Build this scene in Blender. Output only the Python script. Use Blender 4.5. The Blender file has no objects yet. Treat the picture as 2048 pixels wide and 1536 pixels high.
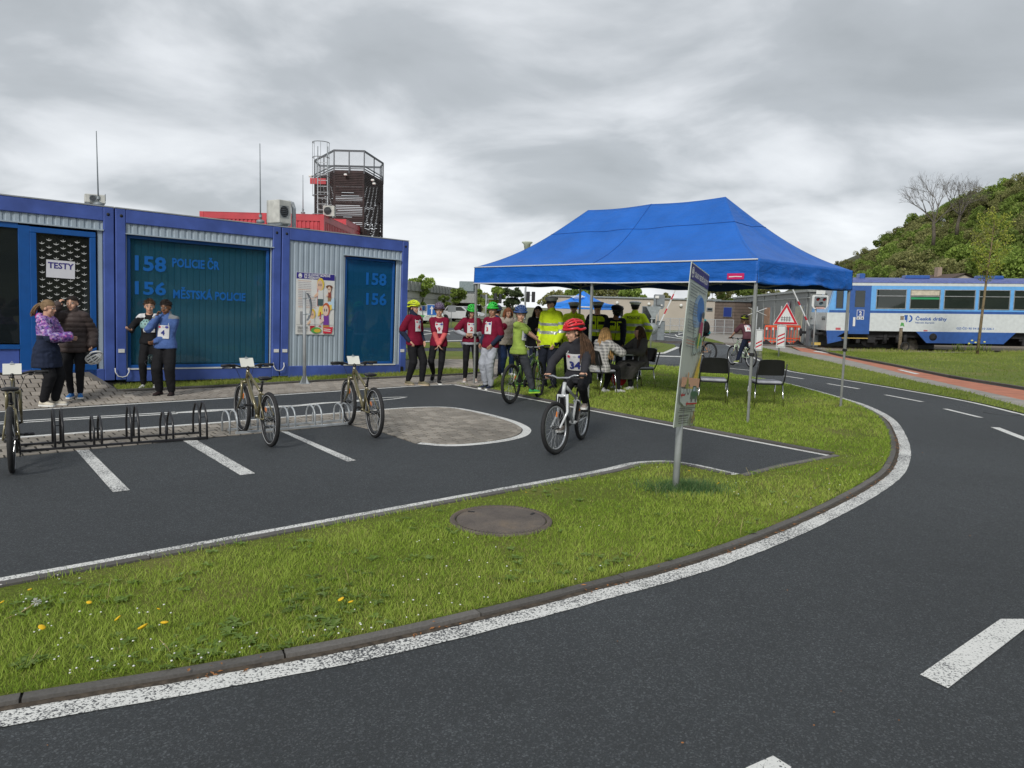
import bpy, bmesh, math, random
import numpy as np
from mathutils import Vector, Matrix, noise
from mathutils.geometry import tessellate_polygon
random.seed(7); rng = np.random.default_rng(11)
S = bpy.context.scene
COL = S.collection
# ------------------------------------------------------------------ camera
F_PX = 1500.0; CX, CY = 1024.0, 768.0; CAM_H = 1.6
PITCH = math.atan(156/1500.0); ROLL = 0.027
Fv = Vector((0, math.cos(PITCH), -math.sin(PITCH)))
R0 = Vector((1, 0, 0)); U0 = Vector((0, math.sin(PITCH), math.cos(PITCH)))
Rv = (math.cos(ROLL)*R0 + math.sin(ROLL)*U0).normalized()
Uv = (math.cos(ROLL)*U0 - math.sin(ROLL)*R0).normalized()
CAM = Vector((0, 0, CAM_H))
cd = bpy.data.cameras.new('camera'); cam = bpy.data.objects.new('camera', cd); COL.objects.link(cam)
cam.matrix_world = Matrix(((Rv.x, Uv.x, -Fv.x, 0), (Rv.y, Uv.y, -Fv.y, 0), (Rv.z, Uv.z, -Fv.z, CAM_H), (0, 0, 0, 1)))
cd.sensor_width = 36; cd.sensor_fit = 'HORIZONTAL'; cd.lens = 36*F_PX/2048; cd.clip_end = 3000; cd.clip_start = .05
S.camera = cam
# ------------------------------------------------------------------ sky, sun, exposure
SUN_EL, SUN_AZ = math.radians(36), math.radians(196)      # azimuth measured from +Y clockwise
w = bpy.data.worlds.new('World'); S.world = w; w.use_nodes = True
nt = w.node_tree; N = nt.nodes; Lk = nt.links; N.clear()
def nd(t, **k):
    n = N.new(t)
    for a, b in k.items(): setattr(n, a, b)
    return n
out = nd('ShaderNodeOutputWorld'); bg = nd('ShaderNodeBackground'); bg.inputs[1].default_value = .1
sky = nd('ShaderNodeTexSky', sky_type='NISHITA', sun_disc=False, sun_elevation=SUN_EL, sun_rotation=SUN_AZ)
tc = nd('ShaderNodeTexCoord'); sep = nd('ShaderNodeSeparateXYZ'); Lk.new(tc.outputs['Generated'], sep.inputs[0])
def mth(op, a, b=None, clamp=False):
    n = nd('ShaderNodeMath', operation=op); n.use_clamp = clamp
    for i, x in enumerate((a, b)):
        if x is None: continue
        if isinstance(x, (int, float)): n.inputs[i].default_value = x
        else: Lk.new(x, n.inputs[i])
    return n.outputs[0]
zz = mth('MAXIMUM', sep.outputs[2], 0.0); den = mth('ADD', zz, .30)
cx = mth('DIVIDE', sep.outputs[0], den); cy = mth('DIVIDE', sep.outputs[1], den)
cmb = nd('ShaderNodeCombineXYZ'); Lk.new(cx, cmb.inputs[0]); Lk.new(cy, cmb.inputs[1])
mp = nd('ShaderNodeMapping'); mp.inputs['Rotation'].default_value = (0, 0, .5); mp.inputs['Scale'].default_value = (1.5, 1.9, 1); mp.inputs['Location'].default_value = (3.1, 1.7, 0)
Lk.new(cmb.outputs[0], mp.inputs[0])
n1 = nd('ShaderNodeTexNoise'); n1.inputs['Scale'].default_value = 1.15; n1.inputs['Detail'].default_value = 7; n1.inputs['Roughness'].default_value = .5; n1.inputs['Distortion'].default_value = .35
n2 = nd('ShaderNodeTexNoise'); n2.inputs['Scale'].default_value = .33; n2.inputs['Detail'].default_value = 3; n2.inputs['Roughness'].default_value = .5
Lk.new(mp.outputs[0], n1.inputs[0]); Lk.new(mp.outputs[0], n2.inputs[0])
nn = mth('ADD', mth('MULTIPLY', n1.outputs[0], .68), mth('MULTIPLY', n2.outputs[0], .32))
# brighter towards the horizon
hz = mth('POWER', mth('SUBTRACT', 1.0, zz), 4.0)
lum = mth('ADD', nn, mth('MULTIPLY', hz, .2))
cr = nd('ShaderNodeValToRGB'); Lk.new(lum, cr.inputs[0])
e = cr.color_ramp.elements; e[0].position = .42; e[0].color = (2.75, 2.95, 3.12, 1); e[1].position = .74; e[1].color = (6.4, 6.6, 6.8, 1)
k = e.new(.53); k.color = (3.35, 3.57, 3.78, 1); k = e.new(.62); k.color = (4.95, 5.15, 5.38, 1)
mx = nd('ShaderNodeMixRGB'); mx.inputs[0].default_value = .96
Lk.new(sky.outputs[0], mx.inputs[1]); Lk.new(cr.outputs[0], mx.inputs[2])
Lk.new(mx.outputs[0], bg.inputs[0]); Lk.new(bg.outputs[0], out.inputs[0])
sd = bpy.data.lights.new('sun', 'SUN'); sun = bpy.data.objects.new('sun', sd); COL.objects.link(sun)
sd.energy = 1.5; sd.angle = math.radians(12); sd.color = (1, .965, .91)
sdir = Vector((math.sin(SUN_AZ)*math.cos(SUN_EL), math.cos(SUN_AZ)*math.cos(SUN_EL), math.sin(SUN_EL)))
sun.rotation_euler = sdir.to_track_quat('Z', 'Y').to_euler()
vs = S.view_settings; vs.view_transform = 'Standard'; vs.look = 'None'; vs.exposure = 0.62; vs.gamma = 1; vs.use_curve_mapping = False
# ------------------------------------------------------------------ surveying helpers: photograph pixel -> place on the ground
def ray(px, py): return ((px-CX)*Rv - (py-CY)*Uv + F_PX*Fv).normalized()
def G(px, py, z=0.0):
    d = ray(px, py); t = (z-CAM_H)/d.z
    return Vector((d.x*t, d.y*t, z))
def AT(px, py, Y):
    d = ray(px, py); t = Y/d.y
    return CAM + d*t
def HOR(px): return 612+.027*(px-1024)
def ZF(p, py):
    "height at which the vertical through p meets image row py"
    lo, hi = -5., 60.
    for _ in range(40):
        m = (lo+hi)/2; q = Vector((p[0], p[1], m))-CAM
        y = CY - F_PX*q.dot(Uv)/q.dot(Fv)
        if y > py: lo = m
        else: hi = m
    return (lo+hi)/2
# ------------------------------------------------------------------ mesh helper
def V(*a): return Vector(a)
def basis(d):
    d = Vector(d).normalized(); a = Vector((0, 0, 1)) if abs(d.z) < .95 else Vector((1, 0, 0))
    x = a.cross(d).normalized(); y = d.cross(x).normalized()
    return x, y, d
class MB:
    def __init__(s): s.v = []; s.f = []; s.m = []; s.s = []
    def add(s, v, f, mi=0, sm=False):
        o = len(s.v); s.v += [tuple(p) for p in v]
        for a in f: s.f.append(tuple(i+o for i in a)); s.m.append(mi); s.s.append(sm)
        return s
    def box(s, c, sz, mi=0, M=None, bev=0):
        a, b, h = sz[0]/2, sz[1]/2, sz[2]/2; c = Vector(c)
        if bev > 0:
            pts = []; fc = []
            ring = lambda x, y, z: [(x-bev, -y, z), (x, -y+bev, z), (x, y-bev, z), (x-bev, y, z), (-x+bev, y, z), (-x, y-bev, z), (-x, -y+bev, z), (-x+bev, -y, z)]
            for (x, y, z) in ((a-bev, b-bev, -h), (a, b, -h+bev), (a, b, h-bev), (a-bev, b-bev, h)): pts += ring(x, y, z)
            for r in range(3):
                for i in range(8): fc.append((r*8+i, r*8+(i+1) % 8, r*8+8+(i+1) % 8, r*8+8+i))
            fc.append(tuple(range(7, -1, -1))); fc.append(tuple(range(24, 32)))
        else:
            pts = [(x, y, z) for z in (-h, h) for (x, y) in ((-a, -b), (a, -b), (a, b), (-a, b))]
            fc = [(3, 2, 1, 0), (4, 5, 6, 7), (0, 1, 5, 4), (1, 2, 6, 5), (2, 3, 7, 6), (3, 0, 4, 7)]
        pts = [Vector(p) for p in pts]
        if M is not None: pts = [M @ p for p in pts]
        return s.add([p+c for p in pts], fc, mi)
    def bar(s, p, q, w_, h_, mi=0, up=None):
        p = Vector(p); q = Vector(q); d = (q-p); L = d.length
        if L < 1e-6: return s
        d.normalize(); u = Vector(up) if up is not None else (Vector((0, 0, 1)) if abs(d.z) < .95 else Vector((1, 0, 0)))
        x = u.cross(d).normalized(); y = d.cross(x).normalized()
        pts = []
        for e_ in (p, q):
            for (a, b) in ((-1, -1), (1, -1), (1, 1), (-1, 1)): pts.append(e_+x*a*w_/2+y*b*h_/2)
        return s.add(pts, [(3, 2, 1, 0), (4, 5, 6, 7), (0, 1, 5, 4), (1, 2, 6, 5), (2, 3, 7, 6), (3, 0, 4, 7)], mi)
    def tube(s, pts, r, n=8, mi=0, closed=False, caps=True, sm=True):
        pts = [Vector(p) for p in pts]; m = len(pts)
        rr = list(r) if isinstance(r, (list, tuple)) else [r]*m
        tang = []
        for i in range(m):
            a = pts[(i-1) % m] if (closed or i > 0) else pts[i]; b = pts[(i+1) % m] if (closed or i < m-1) else pts[i]
            tang.append((b-a).normalized())
        x, y, _ = basis(tang[0]); v = []
        for i in range(m):
            x = (x - tang[i]*x.dot(tang[i]))
            if x.length < 1e-5: x, _, _ = basis(tang[i])
            x.normalize(); y = tang[i].cross(x)
            for k in range(n):
                a = 2*math.pi*k/n; v.append(pts[i]+(x*math.cos(a)+y*math.sin(a))*rr[i])
        f = []
        for i in range(m if closed else m-1):
            j = (i+1) % m
            for k in range(n): f.append((i*n+k, i*n+(k+1) % n, j*n+(k+1) % n, j*n+k))
        if caps and not closed: f.append(tuple(range(n-1, -1, -1))); f.append(tuple(range((m-1)*n, m*n)))
        return s.add(v, f, mi, sm)
    def ell(s, c, r, mi=0, ax=None, nu=12, nv=8, sm=True, lo=0.0, hi=1.0):
        c = Vector(c); ax = ax or (Vector((1, 0, 0)), Vector((0, 1, 0)), Vector((0, 0, 1)))
        v = []; f = []
        for j in range(nv+1):
            t = math.pi*(lo+(hi-lo)*j/nv); z = -math.cos(t); q = math.sin(t)
            for i in range(nu):
                a = 2*math.pi*i/nu
                v.append(c+ax[0]*(r[0]*q*math.cos(a))+ax[1]*(r[1]*q*math.sin(a))+ax[2]*(r[2]*z))
        for j in range(nv):
            for i in range(nu): f.append((j*nu+i, j*nu+(i+1) % nu, (j+1)*nu+(i+1) % nu, (j+1)*nu+i))
        if lo > 0: f.append(tuple(range(nu-1, -1, -1)))
        if hi < 1: f.append(tuple(range(nv*nu, nv*nu+nu)))
        return s.add(v, f, mi, sm)
    def lathe(s, prof, n=16, mi=0, c=(0, 0, 0), ax=None, sm=True):
        c = Vector(c); ax = ax or (Vector((1, 0, 0)), Vector((0, 1, 0)), Vector((0, 0, 1))); v = []; f = []
        for (r, z) in prof:
            for i in range(n):
                a = 2*math.pi*i/n; v.append(c+ax[0]*(r*math.cos(a))+ax[1]*(r*math.sin(a))+ax[2]*z)
        for j in range(len(prof)-1):
            for i in range(n): f.append((j*n+i, j*n+(i+1) % n, (j+1)*n+(i+1) % n, (j+1)*n+i))
        return s.add(v, f, mi, sm)
    def poly(s, pts, mi=0):
        pts = [Vector(p) for p in pts]
        tri = tessellate_polygon([pts])
        nrm = Vector((0, 0, 0))
        return s.add(pts, [tuple(t) for t in tri], mi)
    def prism(s, pts2, h0, h1, mi=0, T=None, mside=None):
        "polygon pts2 extruded from h0 to h1 along local z; T maps (x,y,z)"
        T = T or (lambda p: p); n = len(pts2); ms = mi if mside is None else mside
        a = [T(Vector((p[0], p[1], h0))) for p in pts2]; b = [T(Vector((p[0], p[1], h1))) for p in pts2]
        tri = tessellate_polygon([[Vector((p[0], p[1], 0)) for p in pts2]])
        s.add(a, [tuple(t) for t in tri], mi); s.add(b, [tuple(t) for t in tri], mi)
        s.add(a+b, [(i, (i+1) % n, n+(i+1) % n, n+i) for i in range(n)], ms)
        return s
    def grid(s, fn, nu, nv, mi=0, sm=True):
        v = [fn(i/nu, j/nv) for j in range(nv+1) for i in range(nu+1)]
        f = [(j*(nu+1)+i, j*(nu+1)+i+1, (j+1)*(nu+1)+i+1, (j+1)*(nu+1)+i) for j in range(nv) for i in range(nu)]
        return s.add(v, f, mi, sm)
    def parts(s, name, mats, parent=None):
        "one object for every piece added"
        nxt = [0]*len(s.v); pid = {}; 
        par = list(range(len(s.v)))
        def fd(a):
            while par[a] != a: par[a] = par[par[a]]; a = par[a]
            return a
        for f in s.f:
            r = fd(f[0])
            for i in f[1:]: par[fd(i)] = r
        grp = {}
        for k_, f in enumerate(s.f): grp.setdefault(fd(f[0]), []).append(k_)
        out = []
        for ks in grp.values():
            m_ = MB(); mp_ = {}
            for k_ in ks:
                for i in s.f[k_]:
                    if i not in mp_: mp_[i] = len(m_.v); m_.v.append(s.v[i])
                m_.f.append(tuple(mp_[i] for i in s.f[k_])); m_.m.append(s.m[k_]); m_.s.append(s.s[k_])
            out.append(m_.build(name, mats, parent))
        return out
    def mesh(s, name, mats):
        me = bpy.data.meshes.new(name); me.from_pydata(s.v, [], s.f)
        for m_ in (mats if isinstance(mats, (list, tuple)) else [mats]): me.materials.append(m_)
        me.polygons.foreach_set('material_index', s.m); me.polygons.foreach_set('use_smooth', s.s)
        me.update(); return me
    def build(s, name, mats, parent=None, loc=None, rot=None, rz=None):
        return link(name, s.mesh(name, mats), parent, loc, rot, rz)
def link(name, me, parent=None, loc=None, rot=None, rz=None):
    o = bpy.data.objects.new(name, me); COL.objects.link(o)
    if parent is not None: o.parent = parent
    if loc is not None: o.location = loc
    if rz is not None: o.rotation_euler = (0, 0, rz)
    if rot is not None: o.rotation_euler = rot
    return o
def tag(o, label, cat, group=None):
    o['label'] = label; o['category'] = cat
    if group: o['group'] = group
    return o
def thing(name, label, cat, loc=(0, 0, 0), rz=0, group=None, rot=None):
    o = bpy.data.objects.new(name, None); COL.objects.link(o); o.empty_display_size = .1
    o.location = loc; o.rotation_euler = rot if rot is not None else (0, 0, rz)
    return tag(o, label, cat, group)
def struct(o): o['kind'] = 'structure'; return o
def stuff(o, label=None, cat=None):
    o['kind'] = 'stuff'
    if label: tag(o, label, cat)
    return o
def dup(root, loc=None, rz=None, label=None, rot=None):
    kids = {}
    for o in list(COL.objects):
        if o.parent is not None: kids.setdefault(o.parent.name, []).append(o)
    def cp(o, par):
        c = o.copy(); COL.objects.link(c); c.parent = par
        for k_ in kids.get(o.name, []): cp(k_, c)
        return c
    r = cp(root, None)
    if loc is not None: r.location = loc
    if rz is not None: r.rotation_euler = (0, 0, rz)
    if rot is not None: r.rotation_euler = rot
    if label: r['label'] = label
    return r
# ------------------------------------------------------------------ materials
MC = {}
class NT:
    def __init__(s, name):
        s.m = bpy.data.materials.new(name); s.m.use_nodes = True; s.t = s.m.node_tree
        s.b = s.t.nodes['Principled BSDF']; s.o = s.t.nodes['Material Output']
    def n(s, t, **k):
        x = s.t.nodes.new(t)
        for a, b in k.items(): setattr(x, a, b)
        return x
    def l(s, a, b): s.t.links.new(a, b)
    def co(s, kind='Object', scale=None, rot=None):
        c = s.n('ShaderNodeTexCoord').outputs[kind]
        if scale is not None or rot is not None:
            mp_ = s.n('ShaderNodeMapping'); s.l(c, mp_.inputs[0])
            if scale is not None: mp_.inputs['Scale'].default_value = scale
            if rot is not None: mp_.inputs['Rotation'].default_value = rot
            c = mp_.outputs[0]
        return c
    def noise(s, c, sc, det=3, rough=.55, dist=0):
        x = s.n('ShaderNodeTexNoise'); x.inputs['Scale'].default_value = sc; x.inputs['Detail'].default_value = det
        x.inputs['Roughness'].default_value = rough; x.inputs['Distortion'].default_value = dist
        s.l(c, x.inputs['Vector']); return x.outputs['Fac']
    def vor(s, c, sc, out='Distance', feat='F1'):
        x = s.n('ShaderNodeTexVoronoi', feature=feat); x.inputs['Scale'].default_value = sc; s.l(c, x.inputs['Vector']); return x.outputs[out]
    def ramp(s, f, stops):
        r = s.n('ShaderNodeValToRGB'); s.l(f, r.inputs[0]); el = r.color_ramp.elements
        el[0].position, el[0].color = stops[0][0], (*c3(stops[0][1]), 1); el[1].position, el[1].color = stops[-1][0], (*c3(stops[-1][1]), 1)
        for p, c in stops[1:-1]: q = el.new(p); q.color = (*c3(c), 1)
        return r.outputs[0]
    def mix(s, f, a, b, mode='MIX'):
        x = s.n('ShaderNodeMixRGB', blend_type=mode)
        for i, q in ((0, f), (1, a), (2, b)):
            if isinstance(q, (int, float)): x.inputs[i].default_value = q if i == 0 else (q, q, q, 1)
            elif isinstance(q, (tuple, list)): x.inputs[i].default_value = (*q[:3], 1)
            else: s.l(q, x.inputs[i])
        return x.outputs[0]
    def bump(s, h, st=.3, dist=.01):
        b = s.n('ShaderNodeBump'); b.inputs['Strength'].default_value = st; b.inputs['Distance'].default_value = dist
        s.l(h, b.inputs['Height']); s.l(b.outputs[0], s.b.inputs['Normal'])
def c3(c): return (c, c, c) if isinstance(c, (int, float)) else tuple(c[:3])
def M(name, col, rough=.55, metal=0., var=.12, sc=6., bump=0., bsc=80., spec=.5, coat=0., alpha=1.0, det=4, emit=0):
    if name in MC: return MC[name]
    t = NT(name); c = t.co()
    f = t.noise(c, sc, det)
    lo = tuple(max(0, x*(1-var*1.6)) for x in col); hi = tuple(min(1, x*(1+var*1.6)) for x in col)
    t.l(t.ramp(f, [(.3, lo), (.7, hi)]), t.b.inputs['Base Color'])
    t.b.inputs['Roughness'].default_value = rough; t.b.inputs['Metallic'].default_value = metal
    t.b.inputs['Specular IOR Level'].default_value = spec; t.b.inputs['Coat Weight'].default_value = coat
    if alpha < 1: t.b.inputs['Alpha'].default_value = alpha
    if emit: t.b.inputs['Emission Color'].default_value = (*col, 1); t.b.inputs['Emission Strength'].default_value = emit
    if bump: t.bump(t.noise(c, bsc, 3), bump, .01)
    MC[name] = t.m; return t.m
def flat(name, col, rough=.5): return M(name, col, rough, var=.03, sc=3)
def srgb(r, g, b):
    f = lambda c: (c/255/12.92) if c/255 <= .04045 else ((c/255+.055)/1.055)**2.4
    return (f(r), f(g), f(b))
def text_mesh(txt, size, bold=0.0, depth=.002, align='LEFT', xs=1.0):
    cu = bpy.data.curves.new('txt', 'FONT'); cu.body = txt; cu.size = size; cu.offset = bold*size; cu.extrude = depth/2
    cu.align_x = align; cu.resolution_u = 2
    ob = bpy.data.objects.new('txt', cu); COL.objects.link(ob)
    dg = bpy.context.evaluated_depsgraph_get(); me = bpy.data.meshes.new_from_object(ob.evaluated_get(dg))
    v = [Vector((p.co.x*xs, p.co.y, p.co.z)) for p in me.vertices]; f = [tuple(p.vertices) for p in me.polygons]
    bpy.data.objects.remove(ob); bpy.data.curves.remove(cu); bpy.data.meshes.remove(me)
    return v, f
def put_text(mb, txt, size, T, mi=0, bold=.02, depth=.002, align='LEFT', xs=1.0):
    v, f = text_mesh(txt, size, bold, depth, align, xs)
    mb.add([T(p) for p in v], f, mi); return mb
# ================================================================== ground materials
def m_asphalt(name, base=.053, stone=.25):
    t = NT(name); c = t.co()
    big = t.noise(c, .35, 5, .6); mid = t.noise(c, 5, 4); fine = t.noise(c, 260, 2, .7); v = t.vor(c, 145, 'Color')
    bw = t.n('ShaderNodeRGBToBW'); t.l(v, bw.inputs[0])
    sp = t.ramp(bw.outputs[0], [(.35, (base*.5, base*.53, base*.58)), (.66, (base*.9, base*1.06, base*1.17)), (.9, (stone*.7, stone*.75, stone*.8))])
    c2 = t.mix(.5, sp, t.ramp(fine, [(.38, (base*.3,)*3), (.62, (base*1.6, base*1.85, base*2.0))]))
    c3_ = t.mix(1, c2, t.ramp(big, [(.3, .78), (.7, 1.2)]), 'MULTIPLY')
    c3_ = t.mix(1, c3_, t.ramp(t.noise(c, .11, 3, .5, .5), [(.35, .88), (.65, 1.1)]), 'MULTIPLY')
    c4 = t.mix(1, c3_, t.ramp(mid, [(.3, .93), (.7, 1.07)]), 'MULTIPLY')
    t.l(c4, t.b.inputs['Base Color'])
    r = t.n('ShaderNodeMapRange'); t.l(big, r.inputs[0]); r.inputs[3].default_value = .62; r.inputs[4].default_value = .85; t.l(r.outputs[0], t.b.inputs['Roughness'])
    h = t.mix(.5, v, fine); bwh = t.n('ShaderNodeRGBToBW'); t.l(h, bwh.inputs[0]); t.bump(bwh.outputs[0], 1.0, .008)
    return t.m
def m_paint(name, wear=.46):
    t = NT(name); c = t.co()
    n1_ = t.noise(c, 90, 3, .7); n2_ = t.noise(c, 2.2, 3); v = t.vor(c, 110)
    a = t.n('ShaderNodeMath', operation='ADD'); t.l(n1_, a.inputs[0]); m_ = t.n('ShaderNodeMath', operation='MULTIPLY'); t.l(n2_, m_.inputs[0]); m_.inputs[1].default_value = .3; t.l(m_.outputs[0], a.inputs[1])
    s_ = t.n('ShaderNodeMath', operation='SUBTRACT'); t.l(a.outputs[0], s_.inputs[0]); s_.inputs[1].default_value = .15
    t.l(t.ramp(s_.outputs[0], [(wear-.03, (.07, .073, .078)), (wear+.03, (.7, .7, .67)), (1, (.8, .8, .77))]), t.b.inputs['Base Color'])
    t.b.inputs['Roughness'].default_value = .6; t.bump(n1_, .6, .005); return t.m
def m_lawn(name, a=(.1, .14, .02), b=(.18, .22, .04), dry=(.26, .22, .09)):
    t = NT(name); c = t.co(); g = t.noise(c, 1.1, 5, .65); fi = t.noise(c, 45, 4, .75); dr = t.noise(c, .6, 4, .6, .3)
    col = t.mix(.6, t.ramp(g, [(.3, a), (.7, b)]), t.ramp(fi, [(.3, tuple(x*.45 for x in a)), (.68, tuple(x*1.35 for x in b))]))
    col = t.mix(t.ramp(dr, [(.5, 0), (.7, .7)]), col, dry)
    t.l(col, t.b.inputs['Base Color']); t.b.inputs['Roughness'].default_value = .9; t.b.inputs['Specular IOR Level'].default_value = .15
    t.bump(fi, .9, .03); return t.m
def m_paver(name, col, col2):
    t = NT(name); oi = t.n('ShaderNodeObjectInfo'); c = t.co(); geo = t.n('ShaderNodeNewGeometry')
    rp = t.n('ShaderNodeMath', operation='FRACT'); ad = t.n('ShaderNodeMath', operation='ADD'); t.l(oi.outputs['Random'], ad.inputs[0]); t.l(geo.outputs['Random Per Island'], ad.inputs[1]); t.l(ad.outputs[0], rp.inputs[0])
    n_ = t.noise(geo.outputs['Position'], 60, 4, .7); big = t.noise(geo.outputs['Position'], .9, 4)
    q = t.ramp(rp.outputs[0], [(0, tuple(x*.86 for x in col)), (.5, col), (1, col2)])
    q = t.mix(1, q, t.ramp(n_, [(.3, .78), (.7, 1.2)]), 'MULTIPLY'); q = t.mix(1, q, t.ramp(big, [(.3, .8), (.7, 1.12)]), 'MULTIPLY')
    t.l(q, t.b.inputs['Base Color']); t.b.inputs['Roughness'].default_value = .85; t.bump(n_, .4, .004); return t.m
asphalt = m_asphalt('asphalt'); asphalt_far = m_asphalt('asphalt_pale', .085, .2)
paint = m_paint('road_paint', .458); paint_good = m_paint('road_paint_fresh', .40)
lawn_m = m_lawn('lawn_turf'); lawn_far = m_lawn('lawn_turf_far', (.11, .16, .03), (.19, .235, .055), (.27, .24, .1))
paver_m = m_paver('paver_concrete', (.31, .275, .235), (.39, .35, .3)); paver_isl = m_paver('paver_island', (.26, .235, .2), (.35, .315, .27))
kerb_m = m_paver('kerb_concrete', (.115, .108, .1), (.16, .15, .14))
joint_m = M('joint_sand', (.035, .031, .024), .95, var=.3, sc=30)
soil_m = M('soil', (.07, .055, .04), .95, var=.35, sc=25, bump=.5)
red_path = M('red_pavers', (.45, .17, .1), .8, var=.12, sc=2.5, bump=.3, bsc=30)
grey_path = M('grey_pavers', (.3, .28, .25), .8, var=.12, sc=2.5, bump=.3, bsc=30)
ballast_m = M('ballast', (.2, .165, .125), .95, var=.35, sc=9, bump=1, bsc=15)
ground_m = M('open_ground', (.16, .165, .09), .95, var=.3, sc=.15)
# ================================================================== helpers on the ground
def smooth(pts, k=8):
    P = [Vector((p[0], p[1], 0)) for p in pts]; o = []
    for i in range(len(P)-1):
        a = P[i-1] if i > 0 else P[i]*2-P[i+1]; b = P[i]; c = P[i+1]; d = P[i+2] if i+2 < len(P) else P[i+1]*2-P[i]
        for j in range(k):
            t = j/k; o.append(.5*((2*b)+(c-a)*t+(2*a-5*b+4*c-d)*t*t+(3*b-a-3*c+d)*t**3))
    o.append(P[-1]); return o
def GC(px, k=6): return smooth([G(*p) for p in px], k)
def resample(c, step):
    L = [0]
    for i in range(1, len(c)): L.append(L[-1]+(c[i]-c[i-1]).length)
    n = max(2, int(L[-1]/step)); o = []; j = 0
    for i in range(n+1):
        s = L[-1]*i/n
        while j < len(L)-2 and L[j+1] < s: j += 1
        t = (s-L[j])/max(1e-9, L[j+1]-L[j]); o.append(c[j].lerp(c[j+1], min(1, max(0, t))))
    return o
def offs(c, d):
    o = []
    for i in range(len(c)):
        a = c[max(0, i-1)]; b = c[min(len(c)-1, i+1)]; t = (b-a).normalized(); o.append(c[i]+Vector((-t.y, t.x, 0))*d)
    return o
def strip(name, c, o0, o1, z, mat, parent=None, jit=0.0):
    a = offs(c, o0); b = offs(c, o1); mb = MB(); n = len(a)
    if jit:
        for i in range(n):
            a[i] = a[i]+Vector((noise.noise(a[i]*9), noise.noise(a[i]*9+Vector((5, 5, 5))), 0))*jit; b[i] = b[i]+Vector((noise.noise(b[i]*9), noise.noise(b[i]*9+Vector((7, 2, 5))), 0))*jit
    mb.add([V(p.x, p.y, z) for p in a]+[V(p.x, p.y, z) for p in b], [(i, i+1, n+i+1, n+i) for i in range(n-1)])
    o = mb.build(name, mat, parent); 
    return struct(o) if parent is None else o
def kerb(c, o0, o1, z1, step=1.0, z0=-.05, maxn=300):
    "kerb as a bed with a child per kerb stone"
    c = resample(c, .1); n = len(c); k = int(round(step/.1))
    bed = strip('kerb', c, o0-.012 if o0 < o1 else o0+.012, o1, z1-.022, soil_m)
    i = 0
    while i < n-1:
        j = min(n-1, i+k); seg = c[i:j+1]
        if len(seg) > 2:
            # shorten by the joint
            a = offs(seg, o0); b = offs(seg, o1); t0 = (seg[1]-seg[0]).normalized()*.005; t1 = (seg[-1]-seg[-2]).normalized()*.005
            a[0] = a[0]+t0; b[0] = b[0]+t0; a[-1] = a[-1]-t1; b[-1] = b[-1]-t1
            dz = random.uniform(-.003, .004); m = len(a); mb = MB(); bv = .004*(1 if o1 > o0 else -1)
            rows = [[V(p.x, p.y, z0) for p in a], [V(p.x, p.y, z1+dz) for p in a], [V(p.x, p.y, z1+dz) for p in b], [V(p.x, p.y, z0) for p in b]]
            v = sum(rows, []); f = []
            for r in range(3): f += [(r*m+q, r*m+q+1, (r+1)*m+q+1, (r+1)*m+q) for q in range(m-1)]
            f += [(0, m, 2*m, 3*m), (m-1, 2*m-1, 3*m-1, 4*m-1)]
            mb.add(v, f).build('kerb_stone', kerb_m, bed)
        i = j
    return bed
def sheet(name, pts, z, mat, st=True):
    P = [(p.x, p.y) for p in pts]; mb = MB(); mb.poly([V(x, y, z) for x, y in P])
    # face up
    f2 = []
    for f in mb.f:
        a, b, c = (Vector(mb.v[i]) for i in f); f2.append(f if (b-a).cross(c-a).z > 0 else f[::-1])
    mb.f = f2; o = mb.build(name, mat); return struct(o) if st else o
def inpoly(X, Y, P):
    r = np.zeros(X.shape, bool); n = len(P); j = n-1
    for i in range(n):
        xi, yi = P[i]; xj, yj = P[j]
        if yi != yj:
            c_ = ((yi > Y) != (yj > Y)) & (X < (xj-xi)*(Y-yi)/(yj-yi)+xi); r ^= c_
        j = i
    return r
def lines(name, quads, z, mat):
    mb = MB()
    for q in quads: mb.add([V(p.x, p.y, z) for p in q], [(0, 1, 2, 3)])
    return struct(mb.build(name, mat))
# ================================================================== the ground itself
sheet('ground', [V(-500, -30, 0), V(500, -30, 0), V(900, 1200, 0), V(-900, 1200, 0)], -.03, ground_m)
sheet('road', [V(-16, -6, 0), V(24, -6, 0), V(24, 19, 0), G(1568, 738), G(1458, 688), G(1400, 676), G(1330, 676), V(6.5, 40, 0), V(-4, 37, 0), V(-16, 26, 0)], 0, asphalt)
A_px = [(-700, 1560), (-300, 1480), (0, 1425), (171, 1396), (342, 1368), (513, 1337), (700, 1302), (900, 1257), (1100, 1207), (1200, 1180), (1283, 1159), (1366, 1136), (1448, 1109), (1531, 1078), (1614, 1042), (1697, 1001), (1747, 972), (1780, 946), (1794, 922), (1798, 898), (1792, 871), (1773, 840), (1735, 817), (1685, 799), (1571, 768), (1460, 748), (1357, 735), (1288, 729), (1200, 722), (1100, 716)]
A = resample(GC(A_px, 8), .08)
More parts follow.
